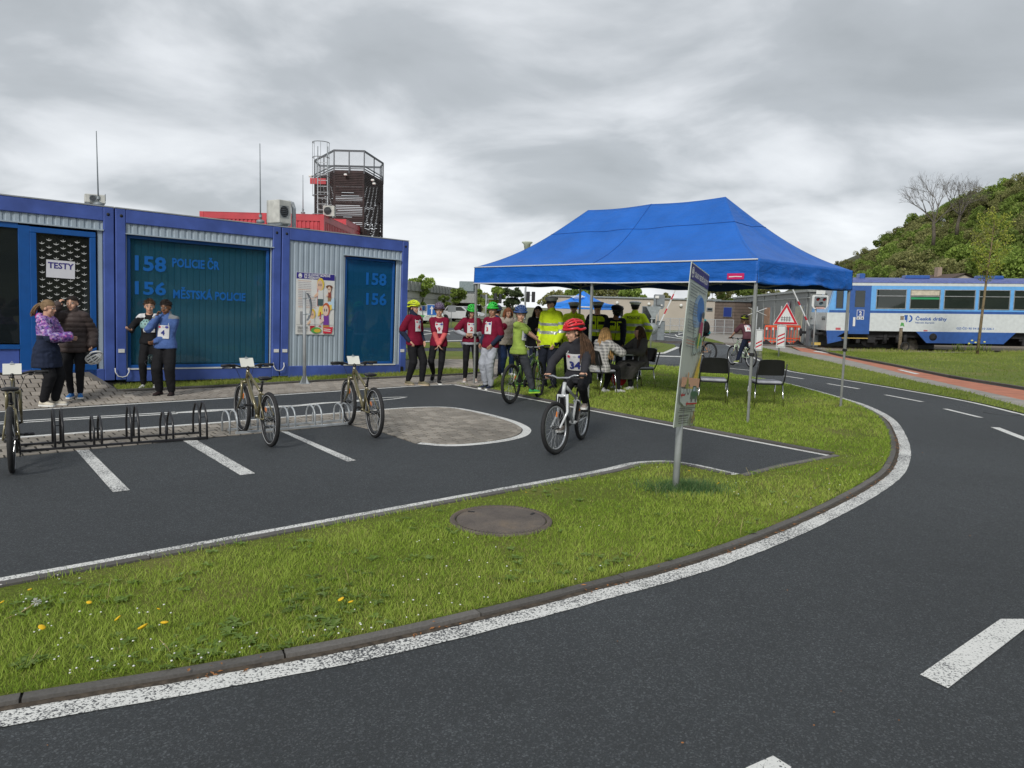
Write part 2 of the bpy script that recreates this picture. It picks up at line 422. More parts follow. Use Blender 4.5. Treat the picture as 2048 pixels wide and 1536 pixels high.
# direction left->right then back: lawn lies on the left side of travel
strip('road_edge_line', A, 0, -.125, .004, paint, jit=.006)
kerb(A, .035, .092, .024)
B = resample(GC([(-700, 1299.5), (-300, 1225.6), (0, 1170), (400, 1096), (820, 1018), (1188, 950), (1270, 931), (1310, 927), (1345, 927), (1384, 933), (1425, 942), (1466, 951)], 6), .08)
strip('lot_edge_line', B, 0, .115, .004, paint, jit=.005)
kerb(B, -.03, -.10, .03)
D2 = resample(GC([(1478, 953), (1560, 933), (1664, 913)], 3), .1)
kerb(D2, -.02, -.09, .03)
C_ = resample(GC([(1662, 911), (1384, 858.5), (1095, 804), (907, 768.5)], 3), .1)
strip('lot_edge_line', C_, 0, .085, .004, paint_good)
kerb(C_[:int(len(C_)*.93)], -.02, -.09, .03)
D = resample(GC([(907, 769), (822, 772.5), (440, 797), (0, 823), (-600, 858)], 5), .15)
strip('lane_edge_line', D, 0, .09, .004, paint_good)
E = resample(GC([(-500, 914), (52, 872), (440, 843.5), (768, 818), (822, 814.5), (880, 813.5), (925, 817), (985, 829), (1035, 843), (1062, 856), (1064, 866), (1050, 875), (1012, 884), (944, 892), (886, 893.5), (832, 889)], 6), .06)
strip('island_edge_line', E, -.02, -.13, .004, paint_good)
# the stretched bicycle sign painted along the lane
lane_c = resample(GC([(-60, 851), (52, 843), (350, 826), (600, 811), (816, 794)], 4), .12)
mb = MB(); n = len(lane_c); La = offs(lane_c, .10); Lb = offs(lane_c, .03); Lc = offs(lane_c, -.05); Ld = offs(lane_c, -.12)
def band(mb, a, b, z=.004):
    m = len(a); mb.add([V(p.x, p.y, z) for p in a]+[V(p.x, p.y, z) for p in b], [(i, i+1, m+i+1, m+i) for i in range(m-1)])
s1 = int(n*.38)
band(mb, La[:s1+1], Lb[:s1+1]); band(mb, Lc[:s1+1], Ld[:s1+1])
s2 = int(n*.86)
up = [lane_c[i]+(La[i]-lane_c[i])*(.9+.35*math.sin(i*.9)) for i in range(s1, s2+1)]; dn = [lane_c[i]+(Ld[i]-lane_c[i])*(.45+.35*math.sin(i*.6+1)) for i in range(s1, s2+1)]
band(mb, up, dn)
tl = n-s2; a_ = []; b_ = []
for i in range(s2, n):
    t = (i-s2)/max(1, tl-1); wd = math.sin(math.pi*min(1, .35+.65*t))**.6 if t < 1 else 0
    nx = (La[i]-lane_c[i]).normalized(); a_.append((lane_c[i]+nx*.16*wd, lane_c[i]+nx*max(0, .16*wd-.055), lane_c[i]-nx*max(0, .16*wd-.055), lane_c[i]-nx*.16*wd))
band(mb, [q[0] for q in a_], [q[1] for q in a_]); band(mb, [q[2] for q in a_], [q[3] for q in a_], .0045)
struct(mb.build('bicycle_lane_marking', paint_good))
lines('stall_line', [[G(*p) for p in q] for q in ([(152, 901), (178, 900), (260, 981), (226, 985)], [(366, 882), (394, 881), (510.5, 947.4), (480.5, 951)], [(560.5, 863), (576.5, 864), (712.7, 921.4), (694.7, 924)])], .004, paint)
lines('centre_dash', [[G(*p) for p in q] for q in (
    [(1840, 1350.5), (1896, 1378), (2075, 1239), (2001, 1239)], [(1494, 1536), (1400, 1600), (1470, 1650), (1583, 1536)], [(1494, 1536), (1583, 1536), (1546, 1513), (1546, 1513)])], .004, paint_good)
def dashq(a, b, wd=.09):
    p, q = G(*a), G(*b); t = (q-p).normalized(); nx = V(-t.y, t.x, 0)*wd/2; return [p+nx, p-nx, q-nx, q+nx]
lines('centre_dash', [dashq(*q) for q in (((1451, 736), (1501, 741)), ((1568, 752), (1607, 758)), ((1655, 767.5), (1718, 778)), ((1771, 790), (1845, 804)), ((1890, 818), (1962, 835.5)))]+[dashq((1990, 855), (2060, 882), .12), dashq((2200, 945), (2330, 1010), .12)], .004, paint_good)
FAR = resample(GC([(1330, 668), (1407, 680), (1433, 685), (1461, 692), (1517, 719), (1569, 738.5), (1602, 746), (1716, 764), (1811, 780), (1938, 803), (2048, 829), (2300, 893)], 6), .15)
strip('road_edge_line', FAR, 0, -.1, .004, paint_good)
# ------------------------------------------------------------------ lawns (raised beds)
Ain = offs(A, .10); Bin = offs(B, -.095); Cin = offs(C_, -.085); D2in = offs(D2, -.085)
lawn_px = [G(1100, 714), G(1010, 716), G(1004, 735), G(1000, 752), G(975, 772)]
L1 = Ain[::3]+lawn_px+list(reversed(Cin))[int(len(Cin)*.08)::4]+[G(1675, 914)]+list(reversed(D2in))[::4]+list(reversed(Bin))[::3]
lawn1 = sheet('lawn', L1, .018, lawn_m)
L2k = [(232, 783.4), (440, 774.5), (600, 765), (811, 755), (926, 750)]
K2 = resample(GC([(236, 783.4), (440, 774.5), (600, 765.5), (811, 755), (926, 750), (962, 747)], 5), .1)
kerb(K2, .0, .07, .035)
L2 = [G(234, 783), G(440, 774), G(600, 765), G(811, 754.5), G(926, 749.5), G(962, 746.5), G(958, 741), G(905, 740), G(835, 741)]+[V(-2.0, 17.9, 0), V(-6.9, 13.6, 0), V(-7.0, 13.1, 0)]
lawn2 = sheet('lawn', L2, .022, lawn_m)
farin = offs(FAR, .02)
i0 = min(range(len(FAR)), key=lambda i: (FAR[i]-G(1525, 722)).length)
L3 = farin[i0::3]+[G(2300, 868), G(2048, 816), G(1938, 786), G(1811, 759.5), G(1716, 737), G(1653, 723.5), G(1523, 696)]
lawn3 = sheet('lawn', L3, .016, lawn_far)
sheet('footpath', [G(1500, 700), G(1523, 696), G(1653, 723), G(1716, 736.5), G(1811, 759), G(1938, 785.5), G(2048, 815.6), G(2300, 868), G(2300, 850), G(2048, 801), G(1906, 770), G(1811, 749), G(1716, 725), G(1663, 713), G(1602, 703), G(1560, 690), G(1530, 682), G(1420, 668), G(1405, 676), G(1461, 691)], .006, grey_path)
sheet('cycle_path', [G(1602, 703), G(1663, 713), G(1716, 725), G(1811, 749), G(1906, 770), G(2048, 801), G(2300, 850), G(2300, 828), G(2048, 781), G(1906, 758), G(1780, 732), G(1678, 713), G(1618, 697.6), G(1580, 692)], .006, red_path)
lines('path_dash', [[G(*p) for p in q] for q in ([(1794, 740), (1803, 740), (1840, 748.5), (1830, 749)], [(1625, 703), (1632, 702), (1662, 706), (1656, 707.5)])], .011, paint_good)
KR = resample(GC([(1580, 689), (1618, 697), (1678, 712), (1780, 731.5), (1906, 757), (2048, 780), (2300, 827)], 5), .12)
kerb(KR, .0, .08, .07)
# bank beyond the cycle path rising gently to the track
KB = [p for p in KR if p.y < 31.5]
def smst(x): x = min(1, max(0, x)); return x*x*(3-2*x)
def bank(u, v):
    a = KB[min(len(KB)-1, int(u*(len(KB)-1)))]; b = V(14.0+30*u, 31.3-1.5*u, 0); p = a.lerp(b, v)
    return V(p.x, p.y, .06+(.33*smst(u*2.2))*smst(v)**1.0+.03*noise.noise(p*.6)*v)
mb = MB(); mb.grid(bank, 60, 16); struct(mb.build('grass_bank', lawn_far))
def verge(u, v):
    b = V(14.0+30*u, 31.3-1.5*u, 0); p = b.lerp(V(13.5+31*u, 33.6, 0), v); return V(p.x, p.y, .06+.33*smst(u*2.2)*(1-.75*smst(v))+.04*noise.noise(p*1.3))
mb = MB(); mb.grid(verge, 60, 6); struct(mb.build('track_verge', ballast_m))
TRK_Y = 34.3
sheet('track_bed', [V(-1, 31.4, 0), V(14, 31.5, 0), V(40, 31.5, 0), V(60, 70, 0), V(19, 70, 0), V(15.5, 39, 0)][1:], .012, ballast_m)
sheet('crossing_paving', [G(1380, 668), G(1440, 660), G(1470, 657), G(1640, 672), G(1700, 684), G(1660, 699), G(1600, 696), G(1540, 687), G(1461, 689), G(1420, 682)], .008, grey_path)
# far roads of the training ground, seen under the tent and to its left
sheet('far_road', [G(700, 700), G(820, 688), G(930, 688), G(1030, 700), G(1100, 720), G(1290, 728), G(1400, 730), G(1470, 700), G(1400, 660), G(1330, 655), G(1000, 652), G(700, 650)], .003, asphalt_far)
for q in ([(640, 720), (840, 703), (930, 703), (985, 708), (990, 719), (828, 719), (640, 726)], [(640, 698), (840, 686), (920, 684), (925, 696), (840, 696), (640, 704)],
          [(1010, 700), (1290, 706), (1330, 706), (1352, 697), (1350, 690), (1290, 681), (1150, 678), (1010, 683)], [(640, 655), (930, 656), (1000, 654), (1020, 646), (640, 641)],
          [(1325, 666), (1390, 662), (1395, 650), (1290, 650), (1250, 661)], [(1355, 675), (1400, 672), (1452, 687), (1445, 688), (1398, 681)]):
    sheet('lawn', [G(*p) for p in q], .012, lawn_far)
for q in ([(845, 683), (925, 681), (925, 682.4), (845, 684.5)], [(845, 660), (900, 668), (900, 669.5), (845, 661.5)], [(845, 669), (925, 659), (925, 660), (845, 670.5)], [(1288, 711), (1400, 714.5), (1400, 716.5), (1288, 713)],
          [(1285, 709), (1330, 708), (1360, 696), (1353, 694), (1326, 706), (1285, 707)], [(1288, 719), (1305, 720), (1305, 721), (1288, 720)], [(1326, 672), (1400, 684), (1400, 685), (1326, 673)],
          [(1355, 669), (1365, 666), (1400, 667), (1400, 668), (1366, 667.5), (1358, 670)], [(1352, 669.5), (1356, 673.5), (1400, 678), (1400, 679), (1354, 674.5), (1349, 669.5)], [(1200, 664), (1330, 667), (1330, 668), (1200, 665)]):
    sheet('road_marking', [G(*p) for p in q], .017, paint_good)
# ------------------------------------------------------------------ block paving
def clip(poly_, cx_, cy_, ca, sa, hx, hy):
    "part of the region inside one rotated rectangle"
    P = [((x-cx_)*ca+(y-cy_)*sa, -(x-cx_)*sa+(y-cy_)*ca) for x, y in poly_]
    for ax, sg, lim in ((0, 1, hx), (0, -1, hx), (1, 1, hy), (1, -1, hy)):
        o = []; n = len(P)
        for i in range(n):
            a, b = P[i], P[(i+1) % n]; ia, ib = a[ax]*sg <= lim, b[ax]*sg <= lim
            if ia: o.append(a)
            if ia != ib: t = (lim*sg-a[ax])/(b[ax]-a[ax]); o.append((a[0]+(b[0]-a[0])*t, a[1]+(b[1]-a[1])*t))
        P = o
        if len(P) < 3: return []
    return [(cx_+x*ca-y*sa, cy_+x*sa+y*ca) for x, y in P]
def paving(name, pts, z, mat, org, ang, joint, L=.2, Wd=.1, nmax=300, hf=None):
    hf = hf or (lambda x, y: 0)
    P = [(p.x, p.y) for p in pts]; slab = sheet(name, pts, z-.006, joint)
    x0, x1 = min(p[0] for p in P), max(p[0] for p in P); y0, y1 = min(p[1] for p in P), max(p[1] for p in P)
    ca, sa = math.cos(ang), math.sin(ang); cells = []
    R_ = int(1.3*max(x1-x0, y1-y0)/Wd)+4
    RL = int(max(x1-x0, y1-y0)/L)+4
    for j in range(-R_, R_):
        for i in range(-RL, RL):
            u = (i+(.5 if j % 2 else 0))*L; v = j*Wd; cells.append((org.x+u*ca-v*sa, org.y+u*sa+v*ca))
    c = np.array(cells); full = inpoly(c[:, 0], c[:, 1], P); some = full.copy()
    for (a, b) in ((1, 1), (-1, 1), (1, -1), (-1, -1)):
        q = inpoly(c[:, 0]+a*L/2*ca-b*Wd/2*sa, c[:, 1]+a*L/2*sa+b*Wd/2*ca, P); full &= q; some |= q
    edge = c[some & ~full]; c = c[full]; d = np.hypot(c[:, 0], c[:, 1]); vis = np.abs(c[:, 0]/np.maximum(c[:, 1], .1)) < .70
    c = c[np.argsort(d+np.where(vis, 0, 100))]
    twist = np.array([abs(hf(x+.06*ca, y+.06*sa)-hf(x-.06*ca, y-.06*sa)) > .004 for x, y in c]); c = np.concatenate([c[~twist], c[twist]])
    def blk(mb, x, y, zt, rz, h=None):
        cr_, sr_ = math.cos(rz), math.sin(rz); g = .010; a, b = L/2-g, Wd/2-g; w_ = .005; h = h or (lambda x, y: 0)
        def T(p, zz_): X = x+p[0]*cr_-p[1]*sr_; Y = y+p[0]*sr_+p[1]*cr_; return (X, Y, zz_+h(X, Y))
        o1 = [(-a, -b), (a, -b), (a, b), (-a, b)]; o2 = [(-a+w_, -b+w_), (a-w_, -b+w_), (a-w_, b-w_), (-a+w_, b-w_)]
        mb.add([T(p, zt-.02) for p in o1]+[T(p, zt-.004) for p in o1]+[T(p, zt) for p in o2], [(i, (i+1) % 4, 4+(i+1) % 4, 4+i) for i in range(4)]+[(4+i, 4+(i+1) % 4, 8+(i+1) % 4, 8+i) for i in range(4)]+[(8, 9, 10, 11)])
    one = MB(); blk(one, 0, 0, 0, 0); me = one.mesh('paver', mat)
    for (x, y) in c[:nmax]:
        sl = math.atan((hf(x-.05*sa, y+.05*ca)-hf(x+.05*sa, y-.05*ca))/.1)
        link('paver', me, slab, loc=(x, y, z+hf(x, y)+random.uniform(-.0012, .0012)), rot=(sl+random.uniform(-.008, .008), random.uniform(-.004, .004), ang+random.uniform(-.006, .006)))
    rest = MB()
    for (x, y) in c[nmax:]: blk(rest, x, y, z+random.uniform(-.0012, .0012), ang+random.uniform(-.006, .006), hf)
    for (x, y) in edge:
        q = clip(P, x, y, ca, sa, L/2-.009, Wd/2-.009)
        if len(q) >= 3: n_ = len(q); rest.add([(a, b, z-.0005+hf(a, b)) for a, b in q]+[(a, b, z-.02+hf(a, b)) for a, b in q], [tuple(range(n_))]+[(i, (i+1) % n_, n_+(i+1) % n_, n_+i) for i in range(n_)])
    if rest.v: r = rest.build('paver_field', mat, slab); r['kind'] = 'stuff'
    return slab
DOORZ = .30
kb = G(233, 783); Dn = G(0, 823)
def HP(x, y):
    "the paving ramps up to the container door"
    dv = V(x, y, 0)-Dn; t = (G(440, 797)-Dn).normalized(); s = dv.dot(t)-(kb-Dn).dot(t); d = dv.dot(V(-t.y, t.x, 0))
    sb = -.43*max(0, d-.6)/1.15; wd = .12+.68*min(1, max(0, 1-(d-.45)/.2))
    return DOORZ*min(1, max(0, d/1.75))**1.7*min(1, max(.0, 1-(s-sb)/wd))
def GH(px, py):
    p = G(px, py)
    for _ in range(25): p = p.lerp(G(px, py, HP(p.x, p.y)), .6)
    return p
Dd = (G(440, 797)-G(0, 823)).normalized(); angD = math.atan2(Dd.y, Dd.x)
paving('pavement', [G(-600, 856), G(0, 822), G(440, 796), G(822, 771.8), G(905, 768.3), G(950, 774), G(1000, 783), G(1004, 735), G(1012, 719), G(828, 719), G(833, 741), G(905, 740), G(958, 741), G(962, 747.5), G(926, 751), G(811, 756), G(600, 766.5), G(440, 776), G(233, 785.5), G(225, 772), V(-7.05, 13.1, 0), V(-7.5, 12.9, 0), V(-11.0, 9.6, 0)], .012, paver_m, G(0, 823), angD, joint_m, .165, .19, hf=HP)
Fi = [G(832, 887.5), G(764, 864.5), G(699, 849.5), G(420, 876), G(0, 916), G(-500, 963.5)]
Ed = (G(440, 843.5)-G(52, 872)).normalized()
Ein = offs(E, -.14); i1 = len(Ein)
paving('paved_island', Ein[::3]+Fi, .010, paver_isl, G(52, 872), math.atan2(Ed.y, Ed.x), joint_m, .15, .17)
# soldier course around the island tip
mb = MB(); Er = resample(Ein[int(len(Ein)*.35):], .105)
one = MB(); one.box((0, 0, -.01), (.098, .055, .02), bev=.004); me = one.mesh('edge_paver', paver_isl)
par = bpy.data.objects['paved_island']
for i in range(0, len(Er)-1):
    t = (Er[i+1]-Er[i]).normalized(); p = (Er[i]+Er[i+1])/2+V(-t.y, t.x, 0)*-.028
    link('edge_paver', me, par, loc=(p.x, p.y, .0135), rz=math.atan2(t.y, t.x))

_t = (G(440, 797)-Dn).normalized(); ka = Dn+_t*((kb-Dn).dot(_t)-.43)+V(-_t.y, _t.x, 0)*1.78; ka.z = DOORZ+.03; kb2 = G(237, 785, .06); m = MB(); m.bar(ka-V(0, 0, .08), kb2-V(0, 0, .08), .09, .18); struct(m.build('ramp_kerb', kerb_m))
# ================================================================== blue office containers
blue_f = M('container_blue_paint', (.06, .105, .36), .42, var=.14, sc=2.2, bump=.05, bsc=20)
blue_w = M('window_blue_paint', (.008, .085, .31), .35, var=.06)
sheet_m = M('grey_sheet_metal', (.34, .405, .46), .45, var=.07, sc=1.5)
roof_m = M('roof_sheet', (.3, .32, .34), .5)
dark_m = M('dark_interior', (.018, .018, .02), .9); rubber_m = M('black_rubber', (.012, .012, .013), .7, var=.2, sc=30)
steel = M('galvanised_steel', (.42, .45, .47), .42, .3, var=.15, sc=12); steel_d = M('grey_painted_steel', (.21, .235, .25), .5, .2, var=.1)
white_p = M('white_plastic', (.72, .72, .69), .45, var=.04); black_p = M('black_plastic', (.014, .014, .016), .42, var=.1); chrome = M('chrome', (.7, .7, .7), .15, 1, var=.02)
wood_in = M('interior_board', (.3, .2, .1), .7)
def m_glass(name, tint, alpha=.62, rough=.03):
    t = NT(name); t.b.inputs['Base Color'].default_value = (*tint, 1); t.b.inputs['Roughness'].default_value = rough
    t.b.inputs['Alpha'].default_value = alpha; t.b.inputs['Specular IOR Level'].default_value = .62; t.b.inputs['Coat Weight'].default_value = .5; t.b.inputs['Coat Roughness'].default_value = .02; return t.m
glass_teal = m_glass('teal_glass', (.012, .085, .135), .45); glass_blue = m_glass('blue_film_glass', (.01, .085, .18), .7); glass_dark = m_glass('dark_glass', (.015, .02, .022), .75)
P0 = AT(232, 760.9, 13.05); P2 = AT(812, 746.7, 17.05)
CXD = (P2-P0).normalized(); CW = (P2-P0).length/2; CYD = Vector((-CXD.y, CXD.x, 0)).normalized(); CZD = CXD.cross(CYD).normalized()
def W(px, py):
    d = ray(px, py); t = (P0-CAM).dot(CYD)/d.dot(CYD); q = CAM+d*t-P0; return q.dot(CXD), q.dot(CZD)
CH = (W(228.8, 416.2)[1]+W(816.3, 482.7)[1])/2
CROT = Matrix((CXD, CYD, CZD)).transposed()
GAP = .02
def cont_frame(i, label):
    t = thing('office_container', label, 'container', group='blue office containers in a row'); t.matrix_world = Matrix.Translation(P0+CXD*(CW*i)) @ CROT.to_4x4()
    w_ = CW-GAP; pw = .165; bh = .235; D = 5.9; fr = MB()
    for x in (pw/2+GAP/2, w_-pw/2+GAP/2):
        for y in (pw/2, D-pw/2): MB().box((x, y, CH/2), (pw, pw, CH), bev=.012).build('corner_post', blue_f, t)
    for y in (pw/2-.01, D-pw/2):
        MB().box((CW/2, y, CH-bh/2), (w_-2*pw, pw-.03, bh), bev=.01).build('top_beam', blue_f, t)
        MB().box((CW/2, y, bh/2-.03), (w_-2*pw, pw-.03, bh), bev=.01).build('bottom_beam', blue_f, t)
    for x in (pw/2+GAP/2+.01, w_-pw/2+GAP/2-.01):
        MB().box((x, D/2, CH-bh/2), (pw-.05, D-2*pw, bh)).build('side_beam', blue_f, t)
    MB().box((CW/2, D/2, CH+.012), (w_, D, .02)).build('roof', roof_m, t)
    MB().box((CW/2, D/2, .1), (w_-.1, D-.1, .08)).build('floor', M('floor_lino', (.12, .12, .12), .6), t)
    m = MB(); m.box((.06, D/2, CH/2), (.03, D-.4, CH-.5)); m.box((w_-.06, D/2, CH/2), (.03, D-.4, CH-.5)); m.box((CW/2, D-.12, CH/2), (w_-.4, .04, CH-.4)); m.parts('inner_wall', sheet_m, t)
    c_ = MB()
    for x in (pw*.5+GAP, w_-pw*.5): c_.lathe([(0, -.004), (.027, -.004), (.027, .001), (0, .001)], 12, 0, (x, -.003, CH-.12), (V(1, 0, 0), V(0, 0, 1), V(0, -1, 0)))
    c_.parts('corner_hole', rubber_m, t)
    return t, pw, bh, w_
def corrugated(x0, x1, z0, z1, y=.05, pitch=.115, dpt=.014):
    "trapezoidal sheet with vertical ribs standing proud towards -y"
    m = MB(); prof = []; x = x0
    while x < x1:
        for (dx, dy) in ((0, 0), (.012, -dpt), (pitch*.62, -dpt), (pitch*.62+.012, 0)):
            if x+dx <= x1: prof.append((x+dx, y+dy))
        x += pitch
    prof.append((x1, y)); n = len(prof)
    m.add([(a, b, z0) for a, b in prof]+[(a, b, z1) for a, b in prof], [(i, i+1, n+i+1, n+i) for i in range(n-1)]); return m
def window(t, x0, x1, z0, z1, y, fw, glass, slats=0, jamb=True):
    f = MB(); yy = y
    f.box(((x0+x1)/2, yy, z1-fw/2), (x1-x0, .06, fw), bev=.006); f.box(((x0+x1)/2, yy, z0+fw/2), (x1-x0, .06, fw), bev=.006)
    for x in (x0+fw/2, x1-fw/2): f.box((x, yy, (z0+z1)/2), (fw, .058, z1-z0-2*fw-.002), bev=.006)
    wf = f.build('window', blue_w, t)
    MB().box(((x0+x1)/2, yy+.012, (z0+z1)/2), (x1-x0-2*fw+.01, .012, z1-z0-2*fw+.01)).build('pane', glass, wf)
    s = MB(); s.box(((x0+x1)/2, yy-.05, z0-.012), (x1-x0+.04, .12, .018)); s.build('sill', white_p, wf)
    if slats:
        bm_ = M('teal_blind', (.17, .42, .56), .8, var=.12, sc=2); wd = (x1-x0-2*fw)/slats
        one = MB(); one.box((0, 0, 0), (wd*.93, .004, z1-z0-2*fw-.03)); me = one.mesh('blind_slat', bm_)
        for i in range(slats): link('blind_slat', me, wf, loc=(x0+fw+wd*(i+.5), yy+.14, (z0+z1)/2), rz=.12+random.uniform(-.05, .05))
    return wf
def sheetfront(t, pw, bh, w_, holes, y=.05):
    "grey sheet round rectangular openings, one panel object each"
    X0, X1, Z0, Z1 = pw+GAP/2, w_-pw+GAP/2, bh-.03, CH-bh
    return X0, X1, Z0, Z1
# ---- container with the door
t, pw, bh, w_ = cont_frame(-1, 'blue office container with the open paned door marked TESTY, leftmost of the three')
X0, X1, Z0, Z1 = sheetfront(t, pw, bh, w_, None); sx = CW
L_ = lambda px, py: (W(px, py)[0]+CW, W(px, py)[1])
dr = L_(193, 600)[0]; dtop = L_(193, 465)[1]; dl = L_(62, 600)[0]; wtop = dtop+.0
corrugated(X0, X1, dtop+.06, Z1).build('wall_panel', sheet_m, t); corrugated(dr+.03, X1, Z0, dtop+.06).build('wall_panel', sheet_m, t)
MB().box(((X0+X1)/2, .03, dtop+.05), (X1-X0, .08, .02)).build('lintel_trim', sheet_m, t)
# blue front with window to the left of the door
x38 = L_(39, 600)[0]; zsill = L_(20, 690)[1]
m = MB(); m.box(((x38+dl)/2, .05, (dtop+.02)/2), (dl-x38, .07, dtop), bev=.004); m.box(((X0+x38)/2, .05, zsill-.03), (x38-X0, .07, .07)); m.box(((X0+x38)/2, .05, .07), (x38-X0, .07, .1)); m.box(((X0+x38)/2, .05, dtop-.0), (x38-X0, .07, .09)); m.parts('front_frame', blue_w, t)
MB().box(((X0+x38)/2, .06, zsill/2+.03), (x38-X0-.02, .03, zsill-.16)).build('infill_panel', blue_f, t)
wf = MB().box(((X0+x38)/2, .05, (zsill+dtop)/2), (x38-X0-.01, .01, dtop-zsill-.05)).build('window', glass_dark, t)
m = MB(); m.box((x38-.32, .3, 1.3), (.16, .05, 2.2)); m.build('curtain', wood_in, t)
dm = MB(); fw = .09; zb = .05
dm.box(((dl+dr)/2, .04, dtop-fw/2), (dr-dl, .07, fw), bev=.006); dm.box(((dl+dr)/2, .04, zb+.12), (dr-dl, .07, .24), bev=.006)
for x in (dl+fw/2, dr-fw/2): dm.box((x, .04, (zb+.24+dtop-fw)/2), (fw, .066, dtop-fw-zb-.244), bev=.006)
door = dm.build('door', blue_w, t)
MB().box(((dl+dr)/2, .055, (zb+.2+dtop)/2), (dr-dl-2*fw+.01, .012, dtop-zb-.2-fw)).build('pane', m_glass('black_glass', (.012, .014, .014), .9), door)
m = MB(); hx = dl+.06; m.tube([(hx, .0, 1.0), (hx, -.045, 1.0), (hx+.11, -.045, 1.0)], .009); m.build('handle', steel, door)
m = MB(); nx, nz = 7, 17
gx0, gx1, gz0, gz1 = dl+fw+.03, dr-fw-.03, zb+.3, dtop-fw-.03
for i in range(nx):
    for j in range(nz):
        x = gx0+(i+.5)*(gx1-gx0)/nx; z = gz0+(j+.3+(.5 if i % 2 else 0))*(gz1-gz0)/(nz+.5); q = .045; y = .047
        m.add([(x-.004, y, z), (x+.004, y, z), (x+.003, y, z+q*.85), (x-.003, y, z+q*.85)], [(0, 1, 2, 3)])
        for s_ in (-1, 1):
            m.add([(x, y, z-.004), (x, y, z+.008), (x+s_*.024, y, z+.018), (x+s_*.044, y, z+.024), (x+s_*.024, y, z+.006)], [(0, 1, 2, 3, 4)])
stuff(m.build('glass_pattern', flat('white_film', (.62, .62, .6)), door))
# paper sign
a = L_(93, 519.5); b = L_(151, 556); pz = MB(); pc = ((a[0]+b[0])/2, (L_(93, 519.5)[1]+L_(93, 554)[1])/2); pwid = b[0]-a[0]; phei = L_(93, 519.5)[1]-L_(93, 555)[1]
pap = thing('paper_sign', 'white paper sign reading TESTY taped on the glass door', 'sign'); pap.matrix_world = t.matrix_world @ Matrix.Translation((pc[0], .036, pc[1])) @ Matrix.Rotation(.02, 4, 'Y')
MB().box((0, 0, 0), (pwid, .003, phei)).build('sheet', flat('paper', (.66, .66, .7)), pap)
m = MB(); put_text(m, 'TESTY', .135, lambda p: V(p.x, -.0035-p.z*.2, p.y+.01), 0, .028, .002, 'CENTER', .98); m.build('lettering', flat('navy_print', (.03, .02, .2)), pap)
# ---- container with the wide window
t, pw, bh, w_ = cont_frame(0, 'blue office container with one wide teal window lettered 158 and 156, middle of the three')
X0, X1, Z0, Z1 = sheetfront(t, pw, bh, w_, None)
wx0, wx1 = W(257, 600)[0], W(541, 600)[0]; wz1, wz0 = W(258, 469)[1], W(258, 737)[1]
corrugated(X0, X1, wz1+.015, Z1).build('wall_panel', sheet_m, t); corrugated(X0, wx0-.01, Z0, wz1+.015).build('wall_panel', sheet_m, t); corrugated(wx1+.01, X1, Z0, wz1+.015).build('wall_panel', sheet_m, t)
MB().box(((X0+X1)/2, .05, (Z0+wz0)/2), (X1-X0, .05, wz0-Z0)).build('lower_trim', white_p, t)
MB().box(((wx0+wx1)/2+.01, .02, wz1+.012), (wx1-wx0+.1, .07, .02)).build('lintel_trim', sheet_m, t)
window(t, wx0, wx1, wz0, wz1, .1, .055, glass_teal, 22)
let = flat('blue_lettering', (.0, .11, .4))
def wall_text(t, txt, px0, px1, py0, py1, off, bold=.03, y=.075):
    a = W(px0, (py0+py1)/2); b = W(px1, (py0+py1)/2); xm = (a[0]+b[0])/2; hgt = W((px0+px1)/2, py0)[1]-W((px0+px1)/2, py1)[1]; zb_ = W((px0+px1)/2, py1)[1]
    v, f = text_mesh(txt, 1, bold, .002); xs_ = [p.x for p in v]; ys_ = [p.y for p in v]; cap = .7
    sx_ = (b[0]-a[0])/(max(xs_)-min(xs_)); sz_ = hgt/(max(ys_)-min(ys_)); m = MB()
    m.add([((p.x-min(xs_))*sx_+a[0]-off, y+p.z, (p.y-min(ys_))*sz_+zb_) for p in v], f); return m.build('lettering', let, t)
wall_text(t, '158', 273, 336, 512, 543, 0, .03, .098); wall_text(t, '156', 273, 336, 563, 590.5, 0, .03, .098)
wall_text(t, 'POLICIE ČR', 348, 443, 513, 537, 0, .03, .098); wall_text(t, 'MĚSTSKÁ POLICIE', 350, 495, 577, 600, 0, .03, .098)
def hook(t, x, z):
    m = MB(); pts = [(x-.11, -.03, z+.16), (x-.11, -.05, z+.09), (x-.07, -.06, z+.02), (x, -.06, z), (x+.07, -.06, z+.02), (x+.11, -.05, z+.09), (x+.11, -.03, z+.16)]
    m.tube(pts, .009, 6); return m.build('cable_loop', white_p, t)
hook(t, CW-.05, .12); hook(t, .09, .06)
for x in (.09, CW-.09): MB().box((x, -.007, .52), (.1, .01, .065)).build('plate_label', white_p, t)
# ---- container with the poster
t, pw, bh, w_ = cont_frame(1, 'blue office container with grey ribbed wall, poster and narrow window, rightmost of the three')
X0, X1, Z0, Z1 = sheetfront(t, pw, bh, w_, None)
L_ = lambda px, py: (W(px, py)[0]-CW, W(px, py)[1])
wx0, wx1 = L_(692, 600)[0], L_(792, 600)[0]; wz1, wz0 = L_(693, 512)[1], L_(693, 729)[1]
corrugated(X0, X1, wz1+.015, Z1).build('wall_panel', sheet_m, t); corrugated(X0, wx0-.01, Z0, wz1+.015).build('wall_panel', sheet_m, t); corrugated(wx1+.01, X1, Z0, wz1+.015).build('wall_panel', sheet_m, t)
MB().box(((wx0+wx1)/2, .05, (Z0+wz0)/2), (wx1-wx0, .05, wz0-Z0)).build('lower_trim', sheet_m, t)
MB().box(((wx0+wx1)/2+.02, .01, wz1+.02), (wx1-wx0+.16, .09, .02)).build('lintel_trim', sheet_m, t)
window(t, wx0, wx1, wz0, wz1, .1, .05, glass_blue, 9)
CWs = CW
_W = W; W = lambda px, py: (_W(px, py)[0]-CW, _W(px, py)[1])
